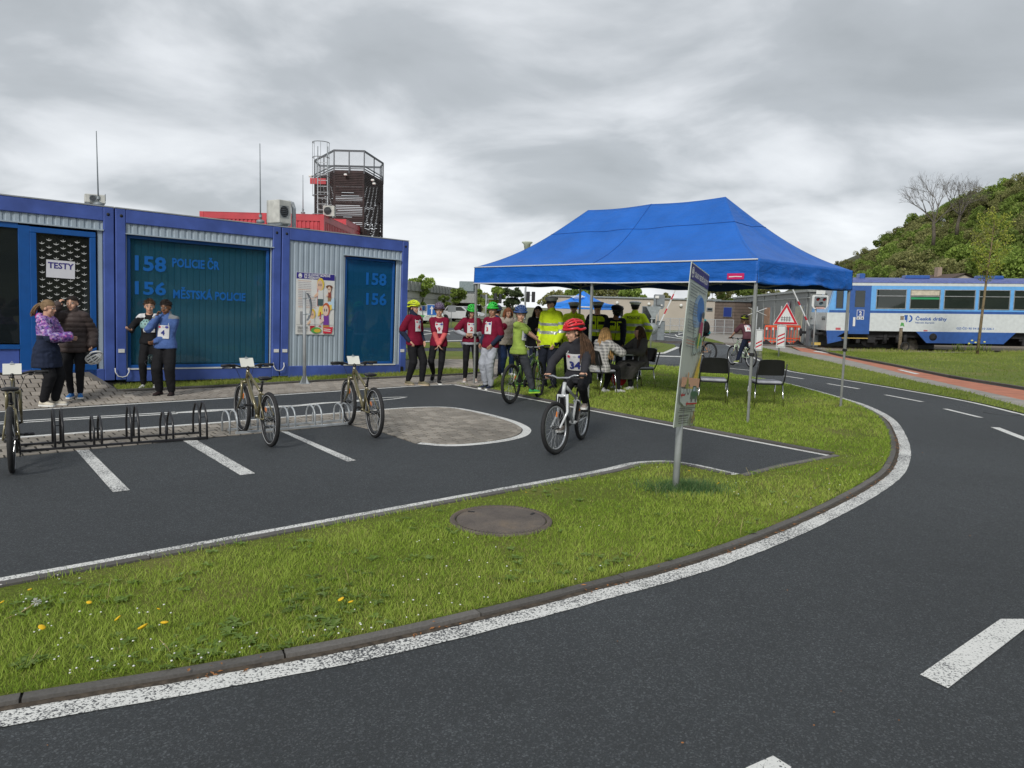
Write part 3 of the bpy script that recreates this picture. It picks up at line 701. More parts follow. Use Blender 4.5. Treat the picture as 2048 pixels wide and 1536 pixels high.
wall_text(t, '158', 737, 778, 546, 571, 0, .03, .098); wall_text(t, '156', 737, 778, 586, 611, 0, .03, .098)
W = _W
for x in (.09, CW-.12): MB().box((x, -.007, .52), (.1, .01, .065)).build('plate_label', white_p, t)
MB().box((CW-.13, -.012, .09), (.06, .02, .14)).build('socket_box', black_p, t)
cont3 = t
# foundation block under the row, coloured near-black for the shaded gap
m = MB(); m.box((CW*.5, 3, -.25), (CW*3+.0, 5.9, .44)); o = m.build('foundation', dark_m); o.matrix_world = Matrix.Translation(P0) @ CROT.to_4x4(); struct(o)
# ------------------------------------------------------------------ printed panels
class Pan:
    def __init__(s, T): s.T = T; s.mb = MB(); s.mats = []; s.idx = {}; s.k = 0
    def mi(s, col):
        key = tuple(round(c, 3) for c in col)
        if key not in s.idx: s.idx[key] = len(s.mats); s.mats.append(flat('print_%d_%d_%d' % tuple(int(c*255) for c in key), col, .45))
        return s.idx[key]
    def z(s): s.k += 1; return .0012+.00008*s.k
    def rect(s, x0, y0, x1, y1, col): z = s.z(); s.mb.add([s.T(x0, y0, z), s.T(x1, y0, z), s.T(x1, y1, z), s.T(x0, y1, z)], [(0, 1, 2, 3)], s.mi(col))
    def disc(s, x, y, rx, ry, col, n=14, a0=0, a1=2*math.pi):
        z = s.z(); s.mb.add([s.T(x+rx*math.cos(a0+(a1-a0)*i/n), y+ry*math.sin(a0+(a1-a0)*i/n), z) for i in range(n if a1-a0 > 6.2 else n+1)], [tuple(range(n if a1-a0 > 6.2 else n+1))], s.mi(col))
    def poly(s, pts, col): z = s.z(); P_ = [V(a, b, 0) for a, b in pts]; s.mb.add([s.T(a, b, z) for a, b in pts], [tuple(t_) for t_ in tessellate_polygon([P_])], s.mi(col))
    def ring(s, x, y, r0, r1, col, n=24, ry=1.0):
        z = s.z(); v = []
        for r in (r0, r1): v += [s.T(x+r*math.cos(2*math.pi*i/n), y+r*ry*math.sin(2*math.pi*i/n), z) for i in range(n)]
        s.mb.add(v, [(i, (i+1) % n, n+(i+1) % n, n+i) for i in range(n)], s.mi(col))
    def txt(s, t_, x, y, size, col, bold=.02, align='LEFT', xs=1.0): z = s.z(); put_text(s.mb, t_, size, lambda p: s.T(x+p.x, y+p.y, z), s.mi(col), bold, 0, align, xs)
    def words(s, x0, x1, y, h, col, seed=0):
        r_ = random.Random(seed); x = x0
        while x < x1-.01:
            l = r_.uniform(.015, .05)*(x1-x0)/.35; s.rect(x, y, min(x1, x+l), y+h, col); x += l+.006
    def build(s, name, parent): return s.mb.build(name, s.mats, parent)
WHT = (.72, .72, .7); NAVY = (.03, .02, .22); INK = (.12, .12, .13)
def kid(P, x, y, k, hair, skin, top, legs):
    P.poly([(x-.05*k, y-.13*k), (x+.05*k, y-.13*k), (x+.04*k, y-.02*k), (x-.04*k, y-.02*k)], top); P.disc(x, y+.03*k, .062*k, .07*k, hair); P.disc(x-.012*k, y+.018*k, .05*k, .056*k, skin)
    P.disc(x-.03*k, y+.022*k, .009*k, .016*k, INK); P.disc(x+.005*k, y+.022*k, .009*k, .016*k, INK)
    P.poly([(x-.05*k, y-.2*k), (x+.045*k, y-.2*k), (x+.05*k, y-.13*k), (x-.05*k, y-.13*k)], legs)
    P.poly([(x-.045*k, y-.05*k), (x-.11*k, y-.1*k), (x-.1*k, y-.12*k), (x-.035*k, y-.09*k)], skin)
# poster on the ribbed wall
a = W(593.5, 543.5); b = W(669.5, 600); pw_ = b[0]-a[0]; ph_ = W(594, 543.5)[1]-W(594, 668.5)[1]
post = thing('wall_poster', 'white safety poster with navy heading and cartoon children on the ribbed grey wall', 'poster'); post.matrix_world = Matrix.Translation(P0+CXD*a[0]+CZD*(a[1]-ph_)+CYD*.02) @ CROT.to_4x4()
MB().box((pw_/2, 0, ph_/2), (pw_, .006, ph_)).build('board', white_p, post)
P = Pan(lambda x, y, z: V(x*pw_, -.003-z, y*ph_))
P.rect(.005, .895, .995, .995, NAVY); P.txt('JAK SE CHOVAT BEZPEČNĚ', .2, .95, .052, WHT, .03, xs=1.06); P.txt('NA VEŘEJNOSTI!', .2, .905, .052, WHT, .03, xs=1.06)
P.ring(.1, .945, .035, .048, WHT, 16, .8); P.poly([(.06, .93), (.14, .93), (.12, .97), (.08, .975)], WHT)
for i in range(16):
    y = .86-.028*i; P.words(.05, .38 if i < 9 else .5, y, .007, (.35, .3, .34) if i % 5 else (.6, .3, .2), i)
P.rect(.54, .47, .565, .895, (.5, .02, .03)); P.poly([(.75, .5), (.99, .62), (.99, .42), (.8, .46)], (.55, .72, .85))
P.poly([(.6, .46), (.92, .5), (.93, .42), (.55, .3)], (.85, .65, .12))
kid(P, .62, .78, 1.5, (.75, .55, .06), (.75, .5, .35), (.7, .7, .68), (.07, .12, .13)); P.disc(.85, .79, .09, .03, (.16, .06, .03)); kid(P, .86, .73, .9, (.16, .06, .03), (.75, .55, .42), (.3, .07, .05), (.3, .2, .1))
kid(P, .78, .37, 1.6, (.55, .12, .05), (.78, .6, .5), (.2, .06, .35), (.5, .25, .08)); kid(P, .42, .3, 1.2, (.72, .5, .05), (.75, .5, .35), (.7, .7, .68), (.45, .02, .04))
P.rect(.1, .17, .22, .37, (.3, .31, .32)); P.rect(.01, .158, .99, .162, INK); P.txt('!', .6, .26, .16, (.6, .02, .03), .04)
P.disc(.52, .07, .14, .05, (.1, .38, .08)); P.disc(.55, .065, .09, .03, (.7, .45, .05)); P.poly([(.57, .13), (.66, .13), (.615, .155)], (.5, .03, .05))
P.poly([(.7, .02), (.93, .02), (.97, .13), (.72, .12)], (.65, .03, .06)); P.poly([(.72, .06), (.9, .05), (.9, .065), (.72, .075)], WHT); P.poly([(.72, .09), (.9, .08), (.9, .093), (.72, .103)], WHT)
for i in range(4): P.words(.04, .3, .11-.025*i, .01 if i else .016, INK, 40+i)
P.build('print', post)
# ------------------------------------------------------------------ things on the roofs
def roofpt(px, py, Y): return AT(px, py, Y)
def antenna(px, pyb, pyt, Y, label, r=.012):
    b_ = AT(px, pyb, Y); h = ZF(b_, pyt)-b_.z; m = MB(); t_ = thing('lightning_rod', label, 'mast', loc=b_, group='thin rods above the containers')
    m.tube([(0, 0, 0), (0, 0, h*.5), (0, 0, h)], [r, r*.8, r*.5], 6); m.build('rod', steel_d, t_); MB().lathe([(0, 0), (.09, 0), (.09, .05), (.03, .08), (0, .08)], 10).build('foot', steel_d, t_)
    MB().lathe([(r*2.2, 0), (r*2.2, .06), (0, .06)], 8, c=(0, 0, .12)).build('clamp', steel_d, t_)
antenna(197, 412, 262, 14.2, 'thin grey rod beside the small vent box over the leftmost container', .014)
antenna(521, 446, 287, 16.6, 'tallest thin rod, left of the big air conditioner', .016)
antenna(606, 427, 350, 31, 'short thin rod on the red container roof', .02)
def ac_unit(c, wx, dy, hz, label, rz, fan=True):
    t_ = thing('air_conditioner', label, 'air conditioner', loc=c, rz=rz)
    MB().box((0, 0, hz/2+.05), (wx, dy, hz), bev=.012).build('casing', M('ac_casing', (.5, .5, .46), .5), t_)
    for s_ in (-1, 1): MB().box((s_*wx*.35, 0, .025), (.05, dy*1.05, .05)).build('foot', steel_d, t_)
    g = MB(); r_ = min(wx, hz)*.36
    g.lathe([(0, 0), (r_, 0), (r_, .004), (0, .004)], 18, 0, (-wx*.1, -dy/2-.002, hz/2+.05), (V(1, 0, 0), V(0, 0, 1), V(0, -1, 0))); g.build('fan_opening', dark_m, t_)
    l = MB()
    for k in range(7): z = hz/2+.05-r_+r_*2*k/6; l.bar((-wx*.1-r_, -dy/2-.009, z), (-wx*.1+r_, -dy/2-.009, z), .006, .006)
    l.tube([(-wx*.1+r_*math.cos(a_), -dy/2-.009, hz/2+.05+r_*math.sin(a_)) for a_ in [i*math.pi/9 for i in range(18)]], .006, 5, closed=True); stuff(l.build('grille', steel_d, t_))
    l = MB()
    for k in range(8): l.bar((wx/2+.003, -dy*.35, .12+k*hz/10), (wx/2+.003, dy*.35, .12+k*hz/10), .006, .012)
    l.parts('louvre', steel_d, t_); return t_
c = AT(190, 411, 14.3); ac_unit((c.x, c.y, c.z-.02), .34, .3, .16, 'small white vent box on the roof by the leftmost rod', .55)
c = AT(558, 452, 16.9); t_ = ac_unit(c, .34, .42, .5, 'large grey white air conditioner on the blue roof joint', 1.0)
m = MB(); m.tube([(.33, -.1, 0), (.33, -.1, .42), (.31, -.08, .52), (.22, -.05, .54)], .05, 10); m.build('pipe', steel, t_)
c = AT(659, 436, 31); ac_unit(c, .45, .4, .42, 'white air conditioner standing on the red container roof', .1)
# ------------------------------------------------------------------ red containers behind
red_m = M('red_container_paint', (.52, .045, .06), .45, var=.1, sc=2)
def red_box(x, y, ztop, wx, dy, label, glazed=False):
    t_ = thing('red_container', label, 'container', loc=(x, y, 0), group='red containers behind the blue row')
    for sx_ in (0, 1):
        for sy_ in (0, 1): MB().box((.08+(wx-.16)*sx_, .08+(dy-.16)*sy_, ztop/2), (.16, .16, ztop)).build('corner_post', red_m, t_)
    for z in (ztop-.12, ztop-2.7): 
        m = MB(); m.box((wx/2, .07, z), (wx-.33, .12, .24)); m.box((wx/2, dy-.07, z), (wx-.33, .12, .24)); m.parts('beam', red_m, t_)
        m = MB(); m.box((.07, dy/2, z), (.12, dy-.33, .24)); m.box((wx-.07, dy/2, z), (.12, dy-.33, .24)); m.parts('beam', red_m, t_)
    corrugated(.16, wx-.16, 0, ztop-.24, .06, .16, .03).build('front_wall', red_m, t_)
    m = MB(); x_ = .16; prof = []
    while x_ < dy-.3:
        prof += [(x_, wx-.05), (x_+.02, wx-.02), (x_+.16, wx-.02), (x_+.18, wx-.05)]; x_ += .28
    n_ = len(prof); m.add([(b_, a_, 0) for a_, b_ in prof]+[(b_, a_, ztop-.24) for a_, b_ in prof], [(i, i+1, n_+i+1, n_+i) for i in range(n_-1)]); m.build('side_wall', red_m, t_); m = MB(); m.box((.05, dy/2, ztop/2-.2), (.03, dy-.3, ztop-.5)); m.box((wx/2, dy-.05, ztop/2-.2), (wx-.3, .03, ztop-.5)); m.parts('back_wall', red_m, t_)
    MB().box((wx/2, dy/2, ztop+.01), (wx, dy, .02)).build('roof', red_m, t_)
    if glazed:
        w0 = MB().box((wx*.42, .005, ztop-1.0), (wx*.7, .06, .95)).build('window', dark_m, t_)
        m = MB()
        for i in range(11):
            for j in range(4): m.box((wx*.1+i*.15+(.07 if j % 2 else 0), -.03, ztop-.66-j*.15), (.1, .01, .045))
        stuff(m.build('window_pattern', white_p, w0))
    return t_
cr_ = AT(648, 430, 30); red_box(cr_.x-2.44, 30, cr_.z, 2.44, 6.0, 'red container with the patterned window, right one, air conditioner on top', True); red_box(cr_.x-4.9, 30, cr_.z, 2.44, 6.0, 'red container showing only its plain top edge, left one')
p = AT(690, 440, 36.4); red_box(p.x-2.3, 36.2, p.z, 2.4, 6.0, 'red container stepped back behind the patterned window one')
# ------------------------------------------------------------------ slatted observation tower
twr_m = M('tower_rail', (.1, .11, .125), .5)
def tower():
    Yc = 41; c0 = AT(697, 470, Yc); ztop = ZF(V(c0.x, Yc-1.4, 0), 343)
    t_ = thing('observation_tower', 'dark red-brown slatted lookout tower with railed top and caged ladder', 'tower', loc=(c0.x, Yc, 0))
    # plan: irregular hexagon
    fx = lambda px, Y: (AT(px, 400, Y).x-c0.x)
    plan = [(fx(629, 42.5), 1.5), (fx(668, 39.5), -1.5), (fx(728, 39.5), -1.5), (fx(766, 42.8), 1.8), (fx(760, 44), 3.0), (fx(640, 44), 3.0)]
    slat_m = M('tower_slat', (.035, .02, .02), .7, var=.3, sc=4); n_ = len(plan)
    for (x, y) in plan: MB().box((x*.97, y*.97, ztop/2), (.1, .1, ztop), bev=.01).build('post', slat_m, t_)
    sl = MB(); r_ = random.Random(4); z = .3; rows = []
    while z < ztop-.05:
        for i in range(n_):
            a_, b_ = plan[i], plan[(i+1) % n_]; a3, b3 = V(a_[0], a_[1], z), V(b_[0], b_[1], z)
            # denser bands and open windows between slats
            ft = (z % 2.1)/2.1; segs = [(0, 1)]
            if r_.random() < ({0: .85, 1: .3, 2: .7}.get(i, .85) if z < ztop-1.0 and .25 < ft < .95 else .02):
                q = sorted((r_.uniform(.05, .35), r_.uniform(.65, .95))) if i > 2 else sorted((r_.uniform(.05, .5), r_.uniform(.5, .95))); segs = [(0, q[0]), (q[1], 1)]
            if i in (0, 2) and len(segs) > 1:
                e_ = [0]
                for c0_ in (.18, .4, .62, .84):
                    if r_.random() < .45: q0 = c0_+r_.uniform(-.08, .08); e_ += [q0-.04, q0+.045]
                e_.append(1); segs = [(e_[k_], e_[k_+1]) for k_ in range(0, len(e_), 2)]
            for (s0, s1_) in segs: sl.bar(a3.lerp(b3, s0), a3.lerp(b3, s1_), .03, .062)
        z += .086
    o = sl.build('slats', slat_m, t_); o['kind'] = 'stuff'
    MB().prism([(x*.95, y*.95) for x, y in plan], ztop-.06, ztop).build('deck', slat_m, t_)
    cap = MB()
    for i in range(n_):
        a_, b_ = plan[i], plan[(i+1) % n_]
        cap.bar((a_[0], a_[1], ztop-.02), (b_[0], b_[1], ztop-.02), .05, .14)
    cap.parts('deck_edge', slat_m, t_)
    hr = ZF(V(c0.x, Yc-1.4, 0), 301)-ztop; mesh_m = M('wire_mesh', (.3, .32, .35), .6, alpha=.28)
    for i in range(n_):
        a_, b_ = plan[i], plan[(i+1) % n_]; A3, B3 = V(a_[0], a_[1], 0), V(b_[0], b_[1], 0)
        for z in (.14, .28, hr*.95, hr): MB().bar(A3+V(0, 0, ztop+z), B3+V(0, 0, ztop+z), .045, .045).build('rail', twr_m, t_)
        for s_ in (0, .5): p_ = A3.lerp(B3, s_); MB().bar(p_+V(0, 0, ztop-.1), p_+V(0, 0, ztop+hr), .06, .05).build('rail_post', twr_m, t_)
        MB().add([A3+V(0, 0, ztop+.3), B3+V(0, 0, ztop+.3), B3+V(0, 0, ztop+hr*.92), A3+V(0, 0, ztop+hr*.92)], [(0, 1, 2, 3)]).build('mesh_panel', mesh_m, t_)
    # ladder with cage
    lx, ly = fx(648, 39.9), -1.35; ld = MB(); zt = ztop+hr*.9+.3
    for s_ in (-.26, .26): ld.tube([(lx+s_, ly, .5), (lx+s_, ly, zt)], .028, 6)
    z = .6
    while z < zt-.3: ld.bar((lx-.26, ly, z), (lx+.26, ly, z), .03, .03); z += .3
    stuff(ld.build('ladder', steel, t_))
    cg = MB(); hoop = [(lx+.42*math.cos(a_), ly-.38+.42*math.sin(a_)) for a_ in [math.radians(20+k*-220/9) for k in range(10)]]; zs = [ztop-3.2+k*.95 for k in range(6)]; zs[-1] = zt+.1
    for z in zs: cg.tube([(x, y, z) for x, y in hoop], .02, 5)
    for k in (1, 3, 5, 7, 9): cg.bar((hoop[k-1][0], hoop[k-1][1], zs[2]), (hoop[k-1][0], hoop[k-1][1], zs[-1]), .03, .015)
    stuff(cg.build('safety_cage', steel_d, t_))
    f = MB(); f.box((plan[0][0]+.9, -.3, ztop-.35), (1.3, .1, .3)); f.build('red_panel', red_m, t_)
    for (px, py) in ((692, 350), (746, 361), (749, 368), (622, 353)):
        q = AT(px, py, 39.4); m = MB(); m.box((0, 0, 0), (.16, .14, .1), bev=.02); m.bar((0, .05, 0), (0, .3, 0), .04, .04); m.build('floodlight', white_p, t_, loc=(q.x-c0.x, q.y-Yc-.1, q.z))
    return t_
tower()
# ================================================================== blue pop-up tent
def fabric(name, col):
    t = NT(name); c = t.co(); n_ = t.noise(c, 1.6, 3); wv = t.noise(t.co('Object', (1, 1, 3)), 3.2, 4, .6, .6)
    t.l(t.ramp(n_, [(.3, tuple(x*.85 for x in col)), (.7, tuple(x*1.12 for x in col))]), t.b.inputs['Base Color'])
    t.b.inputs['Roughness'].default_value = .5; t.b.inputs['Specular IOR Level'].default_value = .3
    t.bump(wv, .5, .05); return t.m
tent_m = fabric('tent_fabric', (.012, .125, .5)); piping = flat('white_piping', (.62, .64, .68)); grey_leg = M('grey_leg_paint', (.3, .31, .3), .45, .3)
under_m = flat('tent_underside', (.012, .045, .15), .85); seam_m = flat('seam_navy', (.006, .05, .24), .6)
T0 = G(944, 768); uT = (G(1497, 848)-T0); TL = uT.length; uT.normalize(); vT = V(-uT.y, uT.x, 0); TW = 3.2
ZE, ZP, VAL = 2.35, 3.53, .33
def canopy(L, W_, ze, zp, rin, fn=.02, seed=0):
    "hipped roof with sagging cloth: four patches sharing edges"
    c = [V(0, 0, ze), V(L, 0, ze), V(L, W_, ze), V(0, W_, ze)]; r0, r1 = V(rin, W_/2, zp), V(L-rin, W_/2, zp)
    def patch(a, b, t1, t0, nu, nv, mb, off=0):
        def fn_(u, v):
            lo = a.lerp(b, u); hi = t0.lerp(t1, u); p = lo.lerp(hi, v); sag = .17*math.sin(math.pi*v)**1.0*(1-.25*v)
            bow = .06*math.sin(math.pi*u)*math.sin(math.pi*min(1, v*1.2)) if (t1-t0).length > .5 else .03*math.sin(math.pi*u)*math.sin(math.pi*v)
            w_ = noise.noise(V(p.x*1.1+seed, p.y*1.1, u*3))*.03+.012*math.sin((u-.5)*30+v*4)*(1-v)*math.exp(-((u-.5)**2)*3)
            rg = .025*abs(math.sin(u*math.pi*2)) if (t1-t0).length > .5 and v > .9 else 0
            return p+V(0, 0, -sag-bow*.4+w_*math.sin(math.pi*min(1, max(0, u)))*math.sin(math.pi*v)-rg-off)
        mb.grid(fn_, nu, nv)
    o_ = MB()
    for off in (0,):
        patch(c[0], c[1], r1, r0, 60, 22, o_, off); patch(c[1], c[2], r1, r1, 26, 22, o_, off); patch(c[2], c[3], r0, r1, 60, 22, o_, off); patch(c[3], c[0], r0, r0, 26, 22, o_, off)
    seams = []
    for (a, b, t1, t0) in ((c[0], c[1], r1, r0), (c[1], c[2], r1, r1)):
        tmp = MB(); patch(a, b, t1, t0, 40, 22, tmp); seams.append([V(*tmp.v[15*41+i])+V(0, 0, .004) for i in range(41)])
        if (t1-t0).length > .5: seams.append([V(*tmp.v[j*41+20])+V(0, 0, .003) for j in range(23)])
    return o_, seams
def make_tent(L, W_, ze, zp, val, rin, t, fab, legs, leg_m, pip=True, leg_w=.042):
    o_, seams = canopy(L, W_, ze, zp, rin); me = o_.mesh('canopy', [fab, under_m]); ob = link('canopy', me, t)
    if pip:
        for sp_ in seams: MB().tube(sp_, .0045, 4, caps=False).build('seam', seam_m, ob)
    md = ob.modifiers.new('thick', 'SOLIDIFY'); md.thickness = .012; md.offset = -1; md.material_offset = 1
    # valances
    cs = [V(0, 0, ze), V(L, 0, ze), V(L, W_, ze), V(0, W_, ze)]
    for k in range(4):
        a, b = cs[k], cs[(k+1) % 4]; d = (b-a).normalized(); nrm = V(d.y, -d.x, 0); ln = (b-a).length; mb = MB(); amp = .035 if k != 1 else .06
        def fv(u, v):
            s = u*ln; ed = math.sin(math.pi*u)**.5; z = -val*v*(1+(.10*math.sin(s*2.1+k) + .05*math.sin(s*5.3+1))*v*ed*(.8 if k else .15))+.02*(1-v)*0
            dd = amp*v*ed*(noise.noise(V(s*1.6, v*2.5, k*7))*1.6+.5*noise.noise(V(s*6, v*6, k*3+2)))+.012*v
            return a.lerp(b, u)+nrm*dd+V(0, 0, z)
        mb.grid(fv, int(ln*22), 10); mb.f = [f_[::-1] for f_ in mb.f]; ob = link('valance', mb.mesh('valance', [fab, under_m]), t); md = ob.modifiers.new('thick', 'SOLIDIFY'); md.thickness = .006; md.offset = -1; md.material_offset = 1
        if pip and k == 0:
            for v0 in (0.0, .97): MB().tube([fv(u/60, v0)+nrm*.006 for u in range(61)], .013, 5, caps=False).build('piping', piping, ob)
    for (x, y) in legs:
        m = MB(); m.box((0, 0, (ze-.05+1.0)/2), (leg_w, leg_w, ze-.05-1.0), bev=.005); lg = m.build('leg', leg_m, t, loc=(x, y, 0))
        MB().box((0, 0, .5), (leg_w*.78, leg_w*.78, 1.0), bev=.004).build('lower_leg', leg_m, lg); MB().box((0, 0, 1.0), (leg_w*1.5, leg_w*1.4, .05), bev=.008).build('slider', black_p, lg)
        MB().box((0, 0, .005), (.09, .09, .01)).build('foot_plate', leg_m, lg)
tent = thing('pop_up_tent', 'large blue pop-up tent with a pink tag, standing on the lawn over the seated women', 'tent', loc=(T0.x, T0.y, 0), rz=math.atan2(uT.y, uT.x))
make_tent(TL, TW, ZE, ZP, VAL, 1.55, tent, tent_m, [(.03, .03), (TL-.03, .03), (.03, TW-.03), (TL-.03, TW-.03), (TL*.5, .03), (TL*.5, TW-.03)], grey_leg)
# trusses under the roof
for (a, b) in (((.05, .05), (TL/2, .05)), ((TL/2, .05), (TL-.05, .05)), ((.05, TW-.05), (TL/2, TW-.05)), ((TL/2, TW-.05), (TL-.05, TW-.05)), ((.05, .05), (.05, TW-.05)), ((TL-.05, .05), (TL-.05, TW-.05)), ((TL/2, .05), (TL/2, TW-.05))):
    m = MB(); A3, B3 = V(*a, ZE-.08), V(*b, ZE-.08); Mi = (A3+B3)/2; dz = V(0, 0, .2)
    for p, q in ((A3, Mi-dz), (A3-dz, Mi), (Mi, B3-dz), (Mi-dz, B3)): m.bar(p, q, .014, .028)
    m.parts('truss_bar', grey_leg, tent)
for x in (1.55, TL-1.55, TL/2): MB().bar((x, TW/2, ZE-.3), (x, TW/2, ZP-.05), .03, .03).build('ridge_post', grey_leg, tent)
# seam and tag
m = MB()
m.box((TL-.33, -.022, ZE-VAL*.72), (.27, .004, .085)); tg = m.build('brand_tag', flat('pink_label', (.55, .01, .12)), tent)
P = Pan(lambda x, y, z: V(TL-.46+x*.26, -.0245-z, ZE-VAL*.72-.04+y*.08)); P.poly([(.1,.3),(.5,.4),(.9,.35),(.9,.5),(.5,.55),(.1,.5)], WHT); P.build("tag_print", tent)
# ================================================================== bicycle rack
def hoop(r_, x, d, h, mt, par, rad=.011, round_=True):
    w_ = d; m = MB(); pts = [(x, 0, 0)]
    if round_:
        rr = w_/2; pts += [(x, 0, h-rr)]+[(x, rr-rr*math.cos(math.pi*k/10), h-rr+rr*math.sin(math.pi*k/10)) for k in range(1, 10)]+[(x, w_, h-rr)]
    else: pts += [(x, 0, h*.55), (x, w_*.15, h*.8), (x, w_*.4, h*.985), (x, w_*.52, h), (x, w_*.64, h*.985), (x, w_*.88, h*.75), (x, w_, h*.5)]
    pts += [(x, w_, 0)]; m.tube(pts, rad, 8); return m.build('hoop', mt, par)
rk_m = M('black_powder_coat', (.02, .02, .023), .35)
R0_ = G(44, 906); R1_ = G(412, 878.5); rl = (R1_-R0_).length; rd = (R1_-R0_).normalized(); rk = thing('bicycle_rack', 'black bicycle rack with hoops of two heights, in front of the children', 'bicycle rack', loc=R0_, rz=math.atan2(rd.y, rd.x))
for y in (0, .36): MB().box((rl/2, y, .018), (rl+.02, .028, .028), bev=.003).build('base_rail', rk_m, rk)
def s_of(px, py, O_, d_): return (G(px, py)-O_).dot(d_)
for k_, (px, py) in enumerate(((117, 896), (194, 891), (266, 884), (334, 879), (399, 873))):
    s_ = s_of(px, py, R0_, rd); h = .40 if k_ % 2 == 0 else .31
    for dx in (-.036, .036):
        hoop(None, s_+dx, .36, h, rk_m, rk, .012, False)
    MB().bar((s_-.036, .06, h*.62), (s_+.036, .06, h*.62), .008, .008).build('spacer', rk_m, rk)
Q0_ = G(476, 869); Q1_ = G(699, 849.5); ql = (Q1_-Q0_).length; qd = (Q1_-Q0_).normalized(); rk2 = thing('bicycle_rack', 'galvanised silver bicycle rack with round hoops, holding two olive bicycles', 'bicycle rack', loc=Q0_, rz=math.atan2(qd.y, qd.x))
for y in (0, .26): MB().box((ql/2, y, .02), (ql+.06, .035, .03), bev=.003).build('base_rail', steel, rk2)
for px, py in ((468, 870), (524, 865), (582, 859), (637, 855), (692, 850)):
    s_ = s_of(px, py, Q0_, qd)
    for dx in (-.045, .045): hoop(None, s_+dx, .26, .27, steel, rk2, .011, True)
# ================================================================== bicycles
def torus(mb, c, R, r, ax, n=40, k=8, mi=0, ry=1.0):
    X, Y = ax; Z = X.cross(Y); v = []; f = []
    for i in range(n):
        a = 2*math.pi*i/n; d = X*math.cos(a)+Y*math.sin(a)
        for j in range(k):
            b = 2*math.pi*j/k; v.append(Vector(c)+d*(R+r*math.cos(b))+Z*(r*ry*math.sin(b)))
    for i in range(n):
        for j in range(k): f.append((i*k+j, i*k+(j+1) % k, ((i+1) % n)*k+(j+1) % k, ((i+1) % n)*k+j))
    mb.add(v, f, mi, True)
tyre_m = M('tyre_rubber', (.016, .016, .017), .75, var=.25, sc=40, bump=.4, bsc=200); alu = M('polished_alu', (.55, .56, .57), .28, .85); rim_b = M('black_rim', (.03, .03, .032), .3, .3)
orange_r = flat('orange_reflector', (.8, .22, .02), .25); stripe_m = flat('reflective_stripe', (.45, .46, .47), .3)
